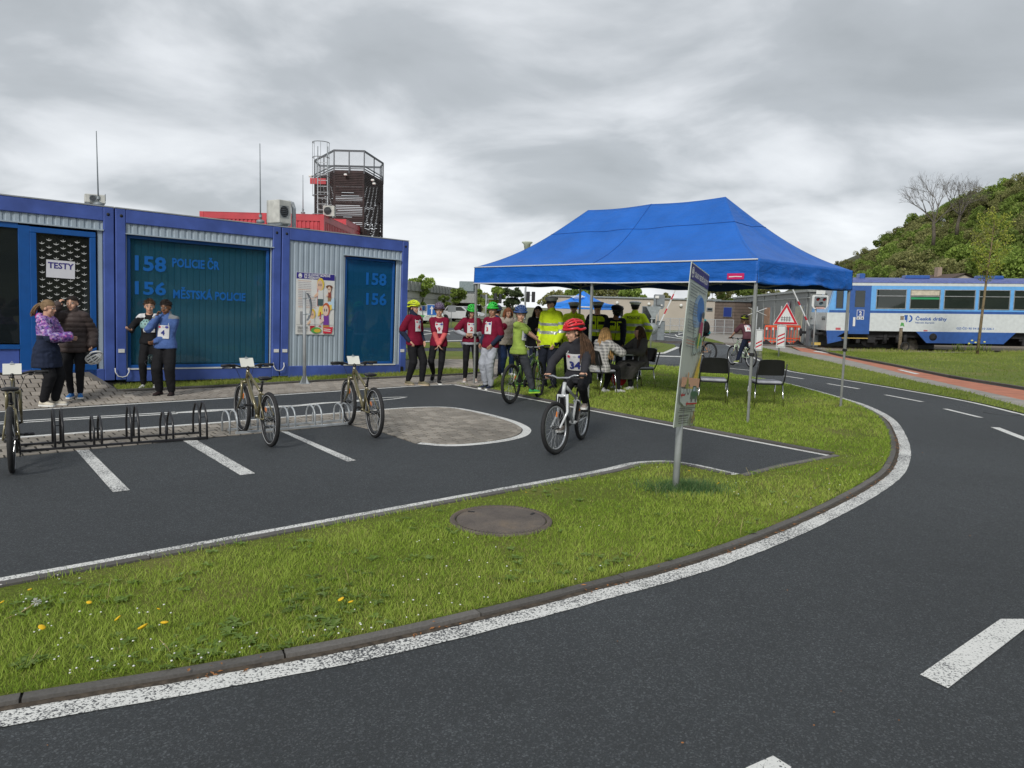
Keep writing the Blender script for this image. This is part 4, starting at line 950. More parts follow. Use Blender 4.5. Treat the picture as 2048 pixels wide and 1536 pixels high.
def bicycle(label, loc, yaw, col, r=.30, wb=1.03, sad=.74, bar=.83, steer=0, crank=20, rim=None, stripe=True, accent=None, group=None, bw=.3, refl=True, lean=0):
    t = thing('bicycle', label, 'bicycle', loc=loc, rot=(lean, 0, yaw), group=group)
    fm = M('bike_paint_%d' % int(sum(c*1000*(i+1) for i, c in enumerate(col))), col, .28, 0 if min(col) > .5 else .25, var=.05, coat=.5); rm = rim or rim_b; am = M('bike_accent', (.5, .45, .35), .3, .2) if accent is None else accent
    RA = V(-wb/2, 0, r); FA0 = V(wb/2, 0, r); BB = V(-wb/2+.41, 0, r-.02); ST = BB+V(-.115, 0, .31*(sad/.74)); SP = V(ST.x-.035*(sad-ST.z)/.1, 0, sad-.05)
    HB = V(wb/2-.205, 0, r+.36); ha = V(-.36, 0, .93).normalized(); HT = HB+ha*.11; BT = HT+ha*(bar-.03-HT.z)/ha.z
    Ms = Matrix.Rotation(steer, 3, ha); stf = lambda p: HB+Ms@(Vector(p)-HB)
    f = MB(); f.tube([ST, BB], .016); f.tube([HB+ha*.02, BB], [.02, .022], 8); f.tube([HT-ha*.01, ST-(ST-BB)*.08], [.017, .015], 8); f.tube([HB-ha*.01, HT+ha*.015], .021, 10)
    for s_ in (-1, 1):
        f.tube([BB+V(-.02, s_*.03, 0), BB+V(-.14, s_*.05, .005), RA+V(.02, s_*.062, 0)], .009); f.tube([ST-(ST-BB)*.12, ST-(ST-BB)*.12+V(-.03, s_*.035, -.02), RA+V(.01, s_*.062, .01)], .008)
    f.tube([BB+V(0, -.036, 0), BB+V(0, .036, 0)], .022, 10); fr = f.build('frame', fm, t)
    m = MB(); a_, b_ = HB+(BB-HB)*.3, HB+(BB-HB)*.62
    for s_ in (-1, 1): m.add([a_+V(0, s_*.0225, .01), b_+V(0, s_*.0225, .01), b_+V(0, s_*.0225, -.014), a_+V(0, s_*.0225, -.014)], [(0, 1, 2, 3)])
    m.parts('decal', am, fr)
    # fork (steered)
    k = MB(); crown = HB-ha*.03; k.tube([stf(crown+V(0, -.055, 0)), stf(crown+V(0, .055, 0))], .018); k.tube([stf(HB), stf(crown)], .02)
    for s_ in (-1, 1): k.tube([stf(crown+V(0, s_*.055, .02)), stf(crown+V(.015, s_*.057, -.18)), stf(FA0+V(0, s_*.057, 0))], [.017, .015, .011])
    k.build('fork', fm, t)
    X, Y, Zz = V(1, 0, 0), V(0, 0, 1), V(0, 1, 0)
    for nm, c0, R_ in (('rear', RA, Matrix.Identity(3)), ('front', stf(FA0), Ms)):
        ax = (R_@X, R_@Y); ay = R_@Zz; w_ = MB(); torus(w_, c0, r-.024, .024, ax, 44, 8); wh = w_.build('wheel', tyre_m, t)
        w_ = MB(); torus(w_, c0, r-.056, .011, ax, 40, 6, 0, 1.1); w_.build('rim', rm, wh)
        if stripe:
            for s_ in (-1, 1): w_ = MB(); torus(w_, c0+ay*(s_*.0205), r-.037, .0035, ax, 40, 4, 0, .8); w_.build('stripe', stripe_m, wh)
        w_ = MB(); n_ = 24
        for i in range(n_):
            a = 2*math.pi*i/n_; s_ = 1 if i % 2 else -1; off = .35*(1 if (i//2) % 2 else -1)
            w_.bar(c0+ay*(s_*.03)+(ax[0]*math.cos(a+off*2.4)+ax[1]*math.sin(a+off*2.4))*.02, c0+(ax[0]*math.cos(a)+ax[1]*math.sin(a))*(r-.062), .0028, .0028)
        stuff(w_.build('spokes', alu, wh)); w_ = MB(); w_.tube([c0-ay*.05, c0-ay*.03, c0+ay*.03, c0+ay*.05], [.01, .02, .02, .01], 10); w_.build('hub', rim_b, wh)
        if refl:
            a = 1.9 if nm == 'front' else .6; d_ = ax[0]*math.cos(a)+ax[1]*math.sin(a); w_ = MB(); w_.bar(c0+d_*(r*.42), c0+d_*(r*.62), .03, .008, up=ay); w_.build('reflector', orange_r, wh)
    b = MB(); S_ = stf
    b.tube([S_(HT), S_(BT)], .016); b.tube([S_(BT), S_(BT+V(.05, 0, .01))], .018); C0 = BT+V(.05, 0, .01)
    st_ = b.build('stem', black_p, t)
    b = MB(); b.tube([S_(C0+V(-.03, -bw, .02)), S_(C0+V(-.012, -bw*.5, .025)), S_(C0+V(0, -.07, 0)), S_(C0+V(0, .07, 0)), S_(C0+V(-.012, bw*.5, .025)), S_(C0+V(-.03, bw, .02))], .012); hb = b.build('handlebar', rim_b if stripe else alu, t)
    for s_ in (-1, 1):
        g = MB(); g.tube([S_(C0+V(-.032, s_*bw, .02)), S_(C0+V(-.02, s_*(bw-.11), .0225))], .0165); g.build('grip', rubber_m, hb)
        g = MB(); g.tube([S_(C0+V(-.01, s_*(bw-.13), .01)), S_(C0+V(.035, s_*(bw-.12), -.005)), S_(C0+V(.04, s_*(bw-.03), -.01))], .006, 6); g.box(S_(C0+V(0, s_*(bw-.15), .0)), (.04, .035, .03), bev=.006); g.build('brake_lever', black_p, hb)
        g = MB(); g.tube([S_(C0+V(.01, s_*(bw-.15), 0)), S_(C0+V(.09, s_*.1, -.03)), S_(C0+V(.06, s_*.06, -.14)), stf(crown+V(.01, s_*.05, 0)) if s_ > 0 else HB+V(-.03, 0, .03)], .003, 5); g.build('cable', black_p, hb)
    sp = MB(); sp.tube([ST-(ST-BB)*.05, SP], .0135); sp.tube([ST-(ST-BB)*.03, ST+(SP-ST)*.1], .021); spo = sp.build('seat_post', black_p, t)
    sd_ = MB(); prof = [(-.13, .052, .012), (-.12, .072, .02), (-.07, .075, .022), (-.02, .05, .02), (.04, .024, .018), (.11, .018, .014), (.13, .01, .008)]; v = []; ff = []
    for (x, hw, hz) in prof:
        for i in range(10): a = 2*math.pi*i/10; v.append((SP.x+x, hw*math.cos(a), SP.z+.035+hz*math.sin(a)+.01*(1 if x < -.06 else 0)))
    for i in range(len(prof)-1):
        for j in range(10): ff.append((i*10+j, i*10+(j+1) % 10, (i+1)*10+(j+1) % 10, (i+1)*10+j))
    ff += [tuple(range(9, -1, -1)), tuple(range((len(prof)-1)*10, len(prof)*10))]; sd_.add(v, ff, 0, True); sa = sd_.build('saddle', black_p, t)
    rl_ = MB(); 
    for s_ in (-1, 1): rl_.tube([(SP.x-.08, s_*.022, SP.z+.02), (SP.x, s_*.022, SP.z), (SP.x+.08, s_*.015, SP.z+.02)], .0035, 5)
    rl_.parts('saddle_rail', alu, sa)
    ca_ = math.radians(crank); L_ = .15; cr_ = MB(); torus(cr_, BB+V(0, -.05, 0), .062, .006, (X, Y), 24, 5); cr_.lathe([(0, -.003), (.06, -.003), (.06, .003), (0, .003)], 20, 0, BB+V(0, -.05, 0), (X, Y, Zz)); cro = cr_.build('chainring', rim_b, t)
    for s_ in (-1, 1):
        sg = -s_; e_ = BB+V(math.cos(ca_)*L_*sg, s_*.075, math.sin(ca_)*L_*sg); c_ = MB(); c_.bar(BB+V(0, s_*.062, 0), e_, .014, .022, up=Zz); cm = c_.build('crank_arm', black_p, t)
        pd = MB(); q = e_+V(0, s_*.05, 0)
        for dx in (-.032, .032): pd.box(q+V(dx, 0, 0), (.012, .085, .018))
        for dy in (-.04, 0, .04): pd.box(q+V(0, dy, 0), (.062, .010, .014))
        pd.build('pedal', black_p, cm)
    ch = MB()
    for zt, rr in ((.058, .034), (-.058, -.034)): ch.bar(BB+V(0, -.05, zt), RA+V(0, -.05, rr), .006, .008)
    ch.parts('chain', rubber_m, t)
    cs = MB(); 
    for i, rr in enumerate((.045, .04, .035, .028)): cs.lathe([(rr, -.001), (rr, .001), (.01, .001)], 16, 0, RA+V(0, -.05+.005*i, 0), (X, Y, Zz))
    cs.build('sprockets', rim_b, t)
    d_ = MB(); d_.bar(RA+V(.0, -.058, -.02), RA+V(.025, -.065, -.09), .014, .02); d_.bar(RA+V(.025, -.062, -.08), RA+V(.06, -.062, -.15), .014, .02); d_.lathe([(0, -.004), (.02, -.004), (.02, .004), (0, .004)], 12, 0, RA+V(.06, -.06, -.15), (X, Y, Zz)); d_.build('derailleur', rim_b, t)
    bk = MB()
    for s_ in (-1, 1): bk.bar(stf(crown+V(.03, s_*.035, -.005)), stf(crown+V(.035, s_*.045, -.1)), .012, .016)
    bk.parts('brake_arm', black_p, t)
    t['_bar'] = 0; del t['_bar']
    return t, S_(C0), dict(BB=BB, SP=SP, C0=C0, S=S_, bw=bw, L=L_, ca=ca_)
olive = (.15, .13, .065)
def clipboard(t, c0, label, tilt=.5):
    q = thing('clipboard', label, 'clipboard', group='white cards clipped on the parked bicycles'); q.matrix_world = t.matrix_basis @ Matrix.Translation(c0+V(.0, 0, .05)) @ Matrix.Rotation(-tilt, 4, 'Y')
    MB().box((0, 0, 0), (.004, .155, .12)).build('card', flat('card_white', (.66, .66, .6)), q); m = MB(); m.box((-.006, 0, .055), (.008, .035, .012)); m.tube([(-.01, -.012, .06), (-.012, 0, .08), (-.01, .012, .06)], .0025, 5); m.build('clip', steel, q)
par_yaw = math.atan2(.86, -.62)
def parked(rear_px, label, clab, yaw=None, **k):
    g = G(*rear_px); yw = yaw if yaw is not None else par_yaw; d = V(math.cos(yw), math.sin(yw), 0); c = g+d*(1.03/2)
    t, c0, inf = bicycle(label, (c.x, c.y, 0), yw, olive, group='olive bicycles standing in the racks', **k); clipboard(t, c0, clab, -.6); return t
parked((540, 893), 'olive bicycle standing in the left end of the silver rack', 'white card on the bicycle in the left end of the silver rack', crank=-70)
parked((749, 875), 'olive bicycle standing in the right end of the silver rack', 'white card on the bicycle in the right end of the silver rack', yaw=math.atan2(.88, -.5), crank=-20)
parked((25, 946), 'olive bicycle seen from behind at the left edge of the picture', 'white card on the leftmost olive bicycle, seen from behind', yaw=math.atan2(1, -.62), crank=-10)
# ================================================================== people
def cap(mb, p, q, r1, r2, n=12, mi=0):
    p, q = Vector(p), Vector(q); d = q-p; L = max(d.length, 1e-5); u = d/L; pts = []; rs = []
    for k in range(4): a = math.pi/2*(k+.35)/4.35; pts.append(p-u*(r1*math.cos(a))); rs.append(r1*math.sin(a))
    for k in range(5): t = k/4; pts.append(p+d*t); rs.append(r1+(r2-r1)*t)
    for k in range(3, -1, -1): a = math.pi/2*(k+.35)/4.35; pts.append(q+u*(r2*math.cos(a))); rs.append(r2*math.sin(a))
    mb.tube(pts, rs, n, mi)
def loft(mb, rows, n=20):
    "rows of (centre, s axis, n axis, rs, rn)"
    v = []; f = []
    for (c, s_, n_, a, b) in rows:
        for i in range(n): t = 2*math.pi*i/n; v.append(c+s_*(a*math.cos(t))+n_*(b*math.sin(t)))
    for j in range(len(rows)-1):
        for i in range(n): f.append((j*n+i, j*n+(i+1) % n, (j+1)*n+(i+1) % n, (j+1)*n+i))
    f += [tuple(range(n-1, -1, -1)), tuple(range((len(rows)-1)*n, len(rows)*n))]; mb.add(v, f)
def voxel(mb, size, it=3, fold=0, fsc=14, seed=0, puff=None, fac=.5):
    me = mb.mesh('tmp', [skin_ms[0]]); ob = bpy.data.objects.new('tmp', me); COL.objects.link(ob)
    m = ob.modifiers.new('r', 'REMESH'); m.mode = 'VOXEL'; m.voxel_size = size; m.adaptivity = 0
    m = ob.modifiers.new('s', 'SMOOTH'); m.factor = fac; m.iterations = it
    dg = bpy.context.evaluated_depsgraph_get(); out_ = bpy.data.meshes.new_from_object(ob.evaluated_get(dg)); bpy.data.objects.remove(ob); bpy.data.meshes.remove(me)
    out_.materials.clear()
    if fold or puff:
        n_ = len(out_.vertices); co = np.empty(n_*3, np.float32); out_.vertices.foreach_get('co', co); co = co.reshape(-1, 3); no = np.empty(n_*3, np.float32); out_.vertices.foreach_get('normal', no); no = no.reshape(-1, 3)
        d = np.zeros(n_)
        if fold:
            o_ = Vector((seed*3.1, seed*1.7, 0))
            for i in range(n_):
                c = co[i]; q = Vector((c[0]*fsc*.8, c[1]*fsc*.8, c[2]*fsc))+o_; w_ = noise.noise(q+noise.noise_vector(q*.5)*1.2); d[i] = (1-abs(w_)*2.2)*fold
        if puff: d += puff(co)
        co += no*d[:, None]; out_.vertices.foreach_set('co', co.ravel())
    out_.polygons.foreach_set('use_smooth', [True]*len(out_.polygons)); out_.update(); return out_
def zones(me, mats, fn):
    for m in mats: me.materials.append(m)
    if fn: me.polygons.foreach_set('material_index', [fn(p.center) for p in me.polygons])
def skinmat(nm, c): return M(nm, c, .5, var=.06, sc=9, spec=.35)
skin_ms = [skinmat('skin_light', (.55, .32, .22)), skinmat('skin_tan', (.4, .22, .14)), skinmat('skin_brown', (.2, .095, .05))]
def cloth(nm, c, var=.12, rough=.85, bump=.25): return M('cloth_'+nm, c, rough, var=var, sc=7, bump=bump, bsc=60, spec=.2)
eye_m = flat('eye_white', (.6, .58, .55), .3); iris_m = flat('iris', (.03, .02, .015), .2); lip_m = flat('lips', (.35, .1, .08), .5); brow_m = flat('brow', (.06, .035, .02), .9)
def ik(a, b, l1, l2, pole):
    d = b-a; D = max(.02, min(d.length, (l1+l2)*.999)); u = d.normalized(); b2 = a+u*D
    x = (l1*l1-l2*l2+D*D)/(2*D); h = math.sqrt(max(0, l1*l1-x*x)); pv = pole-u*pole.dot(u)
    if pv.length < 1e-4: pv = V(0, 0, 1)
    return a+u*x+pv.normalized()*h, b2
def hand(mb, w, d, pn, curl, side, k, mi=0):
    "palm, four fingers and a thumb; d along the hand, pn the way the palm faces"
    d = d.normalized(); pn = (pn-d*pn.dot(d)).normalized(); x = d.cross(pn)*side
    mb.ell(w+d*.045*k, (.042*k, .036*k, .015*k), mi, (d, x, pn), 10, 6)
    for i, (off, ln) in enumerate(((.027, .068), (.009, .076), (-.009, .071), (-.026, .056))):
        b = w+d*.078*k+x*off*k; a = curl*.6; pts = [b-d*.02*k]; cur = b; ang = curl*.25
        for sgm, fr in enumerate((.42, .33, .25)):
            dir_ = d*math.cos(ang)+pn*math.sin(ang); pts.append(cur); cur = cur+dir_*ln*fr*k; ang += curl*.75
        pts.append(cur); mb.tube(pts, [.009*k, .0088*k, .0082*k, .0075*k, .0055*k], 6, mi)
    t0 = w+d*.02*k+x*.03*k; t1 = t0+(d*.55+x*.75+pn*.2*curl).normalized()*.035*k; t2 = t1+(d*.8+x*(.45-.4*curl)+pn*.5*curl).normalized()*.032*k; mb.tube([t0-x*.01*k, t0, t1, t2], [.011*k, .012*k, .0095*k, .007*k], 6, mi)
def orth(U, n):
    n = (n-U*n.dot(U)).normalized(); return n, U.cross(n)
def shoe(name, par, A, d, up, k, upper, sole):
    "A the ankle; d toes; up the shin side"
    d = d.normalized(); up = (up-d*up.dot(d)).normalized(); x = up.cross(d); b = A-up*.07*k
    m = MB(); st_ = [(-.068, .024, .05), (-.055, .033, .075), (-.01, .036, .085), (.04, .038, .06), (.1, .044, .042), (.15, .04, .034), (.175, .026, .026)]; n = 12; v = []; f = []
    for (t, w_, h) in st_:
        for i in range(n):
            a = 2*math.pi*i/n; yy = math.sin(a); v.append(b+d*(t*k)+x*(w_*k*math.cos(a))+up*((max(yy, -.0)*h+.012)*k if yy > 0 else .012*k))
    for j in range(len(st_)-1):
        for i in range(n): f.append((j*n+i, j*n+(i+1) % n, (j+1)*n+(i+1) % n, (j+1)*n+i))
    f += [tuple(range(n-1, -1, -1)), tuple(range((len(st_)-1)*n, len(st_)*n))]; m.add(v, f, 0, True)
    m.tube([A-up*.02*k, A+up*.03*k], [.036*k, .036*k], 10, 0)
    so = [(-.073, .018), (-.066, .034), (-.02, .038), (.04, .039), (.1, .047), (.15, .043), (.178, .028), (.184, .01)]; P_ = [(t, w_) for t, w_ in so]+[(t, -w_) for t, w_ in reversed(so)]
    m.prism(P_, -.012*k, .016*k, 1, T=lambda p: b+d*(p.x*k)+x*(p.y*k)+up*p.z)
    for i in range(4): q = b+d*(.05+.022*i)*k+up*(.062-.006*i)*k; m.bar(q-x*.018*k, q+x*.018*k, .005, .005, 1)
    return m.build(name, [upper, sole], par)
def helmet(par, H0, hx, hy, hz, k, col, kind='vent', inner=None, straps=True, name='helmet', chin=None, visor=False, world=None):
    col2 = inner or black_p; c = H0+hz*.035*k-hx*.008*k; rx, ry, rz = .122*k, .098*k, .098*k
    if kind == 'round':
        m = MB(); m.ell(c-hz*.02*k, (rx*.98, ry, rz*1.1), 0, (hx, hy, hz), 24, 12, True, .42, 1); o = m.build(name, col, par); v_ = MB()
        for a in range(8):
            for e_, q in ((.9, .5), (.5, 1.0)):
                an = a*math.pi/4+e_; dr_ = hx*math.cos(an)*math.cos(q)+hy*math.sin(an)*math.cos(q)+hz*math.sin(q); p = c-hz*.02*k+V(0, 0, 0)+hx*(rx*math.cos(an)*math.cos(q))+hy*(ry*math.sin(an)*math.cos(q))+hz*(rz*1.1*math.sin(q)); X, Y, Z = basis(dr_); v_.ell(p, (.011*k, .016*k, .003), 0, (X, Y, Z), 8, 4)
        v_.parts('vent', black_p, o)
    else:
        m = MB(); m.ell(c, (rx*.93, ry*.93, rz*.9), 0, (hx, hy, hz), 20, 10, True, .47, 1); inr = m.build('helmet_liner', col2, None if par is None else par)
        m = MB()
        def sp(ph, t, s=1.0): return c+hx*(rx*s*math.cos(t))+hy*(ry*s*math.sin(ph)*math.sin(t))+hz*(rz*s*math.cos(ph)*math.sin(t))
        for ph in (-66, -40, -13, 13, 40, 66):
            a = math.radians(ph); w_ = math.radians(8.2); N_ = 16; v = []; f = []
            for i in range(N_+1):
                t = math.radians(8+164*i/N_); ww = w_*(1.0 if 2 < i < N_-2 else 1.3)
                for (dp, s_) in ((-ww, .95), (-ww, 1.02), (0, 1.05), (ww, 1.02), (ww, .95)): v.append(sp(a+dp, t, s_))
            for i in range(N_): f += [(i*5+j, i*5+j+1, (i+1)*5+j+1, (i+1)*5+j) for j in range(4)]
            m.add(v, f, 0, True)
        for t in (42, 90, 138):
            t = math.radians(t); m.tube([sp(math.radians(a), t, .985) for a in range(-66, 67, 12)], .011*k, 6)
        ring = [c+hx*(rx*1.0*math.cos(a))+hy*(ry*1.0*math.sin(a))-hz*(.004+.022*(1 if math.cos(a) < -.2 else 0))*k for a in [2*math.pi*i/24 for i in range(24)]]
        m.tube(ring, .015*k, 8, closed=True); o = m.build(name, col, par)
        if par is None: inr.parent = o
    if visor: m = MB(); m.grid(lambda u, v: c+hx*(rx*(.9+.32*v)*math.cos((u-.5)*1.7))+hy*(ry*(1+.1*v)*math.sin((u-.5)*1.7))+hz*(.012-.008*v)*k, 10, 3); m.build('visor', col2, o)
    if straps and chin is not None:
        m = MB()
        for s_ in (-1, 1):
            for ox in (.035, -.045): m.tube([c+hy*(s_*ry*.9)+hx*ox*k-hz*.0, H0+hy*(s_*.07*k)+hx*.012*k-hz*.045*k, chin], .0045, 5)
        m.build('strap', black_p, par)
    return o
def hairstyle(par, H0, hx, hy, hz, k, mat, style, U, rn):
    m = MB(); c = H0+hz*.028*k-hx*.012*k; m.ell(c, (.094*k, .081*k, .092*k), 0, (hx, hy, hz), 28, 18)
    keep = []
    for f_ in m.f:
        cc = sum((Vector(m.v[i]) for i in f_), V(0, 0, 0))/len(f_)-H0; fx, fz, fy = cc.dot(hx)/k, cc.dot(hz)/k, abs(cc.dot(hy))/k
        face = (fx > .012 and fz < .058-.25*fy) or fz < -.05 or (fx > -.01 and fz < -.005 and fy > .04)
        keep.append(not face)
    m.f = [f_ for f_, q in zip(m.f, keep) if q]; m.m = [0]*len(m.f); m.s = [True]*len(m.f)
    # clumps of strands over the cap
    def strand(p, dirs, ln, r0, seg=5, drop=1.0):
        pts = [p]; d = dirs.normalized(); cur = Vector(p)
        for i in range(seg): d = (d+V(0, 0, -drop*.35)+V(rn.uniform(-.08, .08), rn.uniform(-.08, .08), 0)).normalized(); cur = cur+d*ln/seg; pts.append(cur)
        m.tube(pts, [r0]+[r0*(1-.65*(i+1)/seg) for i in range(seg)], 5, 0, caps=False)
    def scalp(az, el, s=1.0): return c+hx*(.094*k*s*math.cos(az)*math.cos(el))+hy*(.081*k*s*math.sin(az)*math.cos(el))+hz*(.092*k*s*math.sin(el))
    if style in ('short', 'curly'):
        for i in range(90 if style == 'short' else 140):
            az, el = rn.uniform(0, 6.28), rn.uniform(.15, 1.5)
            if math.cos(az) > .3 and el < .65: continue
            p = scalp(az, el, .98); o_ = (p-c).normalized()
            if style == 'short': strand(p, o_+V(0, 0, -.5)+hx*.3, .035*k, .008*k, 3, .8)
            else: m.ell(p+o_*.004, (.013*k, .013*k, .011*k), 0, None, 6, 4)
    if style in ('long', 'bob', 'drape'):
        L_ = {'long': .40, 'bob': .15, 'drape': .48}[style]; pts = 80
        for i in range(pts):
            az = math.pi+rn.uniform(-1.9, 1.9) if style != 'bob' else math.pi+rn.uniform(-2.05, 2.05); el = rn.uniform(-.1, .5); p = scalp(az, el, .97); o_ = (p-c); o_.z *= .2; o_.normalize()
            front = abs(az-math.pi) > 1.35; strand(p, o_*(.9 if style == 'bob' else .4)+V(0, 0, -.9)-hx*(.0 if front else .12), L_*rn.uniform(.8, 1.1)*k, .0115*k, 7, 1.1)
    if style in ('ponytail', 'pony_side'):
        b = c-hx*.095*k+hz*(.01*k) if style == 'ponytail' else c-hx*.06*k-hz*.06*k+hy*.055*k
        for i in range(60):
            q = b+V(rn.uniform(-.015, .015), rn.uniform(-.02, .02), rn.uniform(-.015, .015)); strand(q, -hx*(.7 if style == 'ponytail' else .1)+hy*(0 if style == 'ponytail' else .3)+V(rn.uniform(-.2, .2), rn.uniform(-.2, .2), -.2), (.2 if style == 'ponytail' else .36)*k*rn.uniform(.8, 1.1), .0095*k, 6, .9)
    return m.build('hair', mat, par)
def police_cap(par, H0, hx, hy, hz, k, top, band_):
    k *= 1.1; c = H0+hz*.026*k; ax = (hx, hy, hz); m = MB(); m.lathe([(.088*k, 0), (.09*k, .035*k), (.115*k, .06*k), (.125*k, .078*k), (.118*k, .092*k), (.08*k, .1*k), (0, .102*k)], 22, 0, c, ax); m.s = [True]*len(m.f)
    m.lathe([(.0905*k, .0), (.0925*k, .034*k)], 22, 1, c, ax); o = m.build('cap', [top, band_], par)
    v_ = MB(); v_.grid(lambda u, w_: c+hx*(.088*k+.06*k*w_)*math.cos((u-.5)*2.0)+hy*((.088*k+.012*w_)*math.sin((u-.5)*2.0))-hz*(.022*k*w_-.008), 10, 4); v_.build('visor', black_p, o)
    e_ = MB(); e_.ell(c+hx*.095*k+hz*.05*k, (.006, .014, .017), 0, ax, 8, 6); e_.build('badge', alu, o)
    return o
PN = [0]
def person(label, loc, yaw, H, o, group=None):
    """o: pel, lean, side, twist; hand/foot targets L R (forward, left, up); head (yaw,pitch,roll);
    top/bottom/shoes/hair/hat as dicts"""
    PN[0] += 1; seed = PN[0]; rn = random.Random(seed); vs_ = o.get('vs', .0145)
    t = thing('person', label, 'person', loc=loc, rz=yaw, group=group)
    pel = V(*o.get('pel', (0, 0, .52*H))); ln, sl, tw = math.radians(o.get('lean', 0)), math.radians(o.get('side', 0)), math.radians(o.get('twist', 0)); pt = math.radians(o.get('ptwist', 0))
    U = V(math.sin(ln), math.sin(sl), math.cos(ln)*math.cos(sl)).normalized(); n_, s_ = orth(U, V(math.cos(tw), math.sin(tw), 0)); pn_, ps_ = orth(V(0, 0, 1), V(math.cos(pt), math.sin(pt), 0))
    bw_ = o.get('build', .92 if H < 1.7 else 1.0); neck = pel+U*.305*H; sk = skin_ms[o.get('skin', 0)]
    sh = {1: pel+U*.262*H+s_*.094*H*bw_, -1: pel+U*.262*H-s_*.094*H*bw_}; hip = {1: pel+ps_*.05*H-V(0, 0, .01), -1: pel-ps_*.05*H-V(0, 0, .01)}
    hnd, elb, ank, kn = {}, {}, {}, {}
    for s, key in ((1, 'L'), (-1, 'R')):
        ht = V(*o.get('h'+key, (.03*H, s*.14*H, .46*H))); pole = V(*o.get('e'+key, (-.6, s*.5, -.5))); elb[s], hnd[s] = ik(sh[s], ht, .172*H, .15*H, pole)
        ft = V(*o.get('f'+key, (0, s*.065*H, .045*H))); kp = V(*o.get('k'+key, (1, s*.1, 0))); kn[s], ank[s] = ik(hip[s], ft, .245*H, .24*H, kp)
    hy_, hp_, hr_ = (math.radians(a) for a in o.get('head', (0, 0, 0))); HR = Matrix.Rotation(hy_, 3, 'Z')@Matrix.Rotation(hp_, 3, 'Y')@Matrix.Rotation(hr_, 3, 'X')
    hx, hy, hz = HR@V(1, 0, 0), HR@V(0, 1, 0), HR@V(0, 0, 1); k = o.get('hk', 1.0)*(1.02 if H < 1.7 else 1.0)
    Hc = neck+U*.02*H+hz*.085*k*1.02+hx*.012
    # ---- body
    TS = [(-.05, .055, .045), (-.02, .088, .062), (.03, .092, .062), (.09, .083, .056), (.15, .086, .058), (.21, .092, .06), (.25, .088, .055), (.275, .066, .046), (.305, .04, .036)]
    def torso(mb, h0, h1, inf, sx=1.0, extra=None, flare=0, cl=-9):
        rows = []; hs = np.linspace(h0, h1, 12)
        for h in hs:
            hh_ = max(h, cl); a = np.interp(hh_, [q[0] for q in TS], [q[1] for q in TS]); b = np.interp(hh_, [q[0] for q in TS], [q[2] for q in TS]); fl = flare*max(0, (.08-h)/.2)
            w_ = min(1, max(0, (h+.02)/.12)); ss = (ps_*(1-w_)+s_*w_).normalized(); nn_ = (pn_*(1-w_)+n_*w_).normalized(); C = pel+U*h*H if h > 0 else pel+V(0, 0, h*H)
            ex = (.016*H*min(1, max(0, (.06-h)/.05)) if cl > -5 else 0); rows.append((C, ss, nn_, a*H*bw_*sx+inf+fl+ex, b*H*bw_+inf+fl+ex*.9))
        loft(mb, rows)
    b = MB(); torso(b, -.05, .305, 0); cap(b, neck-U*.03*H, neck+U*.035*H+hx*.003, .034*H, .031*H)
    lr = o.get('lr', 1.0)
    for s in (1, -1):
        cap(b, sh[s], elb[s], .031*H, .025*H); cap(b, elb[s], hnd[s], .026*H, .017*H); cap(b, sh[s]-s_*s*.05*H+U*.006*H, sh[s], .03*H, .031*H)
        cap(b, hip[s], kn[s], .048*H, .034*H); cap(b, kn[s]-(kn[s]-hip[s])*.02, ank[s], .034*H, .021*H)
    me = voxel(b, max(vs_, .016), 2)
    hd = MB(); hd.ell(Hc-hx*.008*k+hz*.025*k, (.088*k, .072*k, .082*k), 0, (hx, hy, hz), 20, 14); hd.ell(Hc+hx*.022*k-hz*.045*k, (.058*k, .054*k, .062*k), 0, (hx, hy, hz), 16, 12); hd.ell(Hc+hx*.056*k-hz*.088*k, (.022*k, .024*k, .018*k), 0, (hx, hy, hz))
    cap(hd, Hc+hx*.078*k+hz*.012*k, Hc+hx*.095*k-hz*.022*k, .008*k, .0125*k, 8); hd.ell(Hc+hx*.06*k+hz*.03*k, (.025*k, .05*k, .016*k), 0, (hx, hy, hz)); hd.ell(Hc+hx*.075*k-hz*.055*k, (.012*k, .022*k, .012*k), 0, (hx, hy, hz))
    for s in (1, -1): hd.ell(Hc+hy*(s*.073*k)-hz*.004*k-hx*.004*k, (.02*k, .01*k, .03*k), 0, (hx, hy, hz), 8, 6); hd.ell(Hc+hx*.05*k+hy*(s*.036*k)-hz*.03*k, (.024*k, .022*k, .024*k), 0, (hx, hy, hz), 8, 6)
    cap(hd, neck-U*.01*H, Hc-hz*.03*k-hx*.01*k, .032*H, .033*H)
    hme = voxel(hd, .0085, 2); hm = MB()
    for s, key in ((1, 'L'), (-1, 'R')):
        fd = (hnd[s]-elb[s]).normalized(); pd = V(*o.get('p'+key, (0, -s*1, 0))); hd_ = V(*o['d'+key]) if ('d'+key) in o else fd
        hand(hm, hnd[s], hd_, pd, o.get('c'+key, .5), s, H/1.75)
    tmp = hm.mesh('h', [sk]); vv = []; ff = []
    for m_ in (me, hme, tmp):
        off = len(vv); vv += [tuple(q.co) for q in m_.vertices]; ff += [tuple(i+off for i in p.vertices) for p in m_.polygons]
    bm = bpy.data.meshes.new('body'); bm.from_pydata(vv, [], ff); bm.materials.append(sk); bm.polygons.foreach_set('use_smooth', [True]*len(ff)); bm.update(); link('body', bm, t)
    for m_ in (me, hme, tmp): bpy.data.meshes.remove(m_)
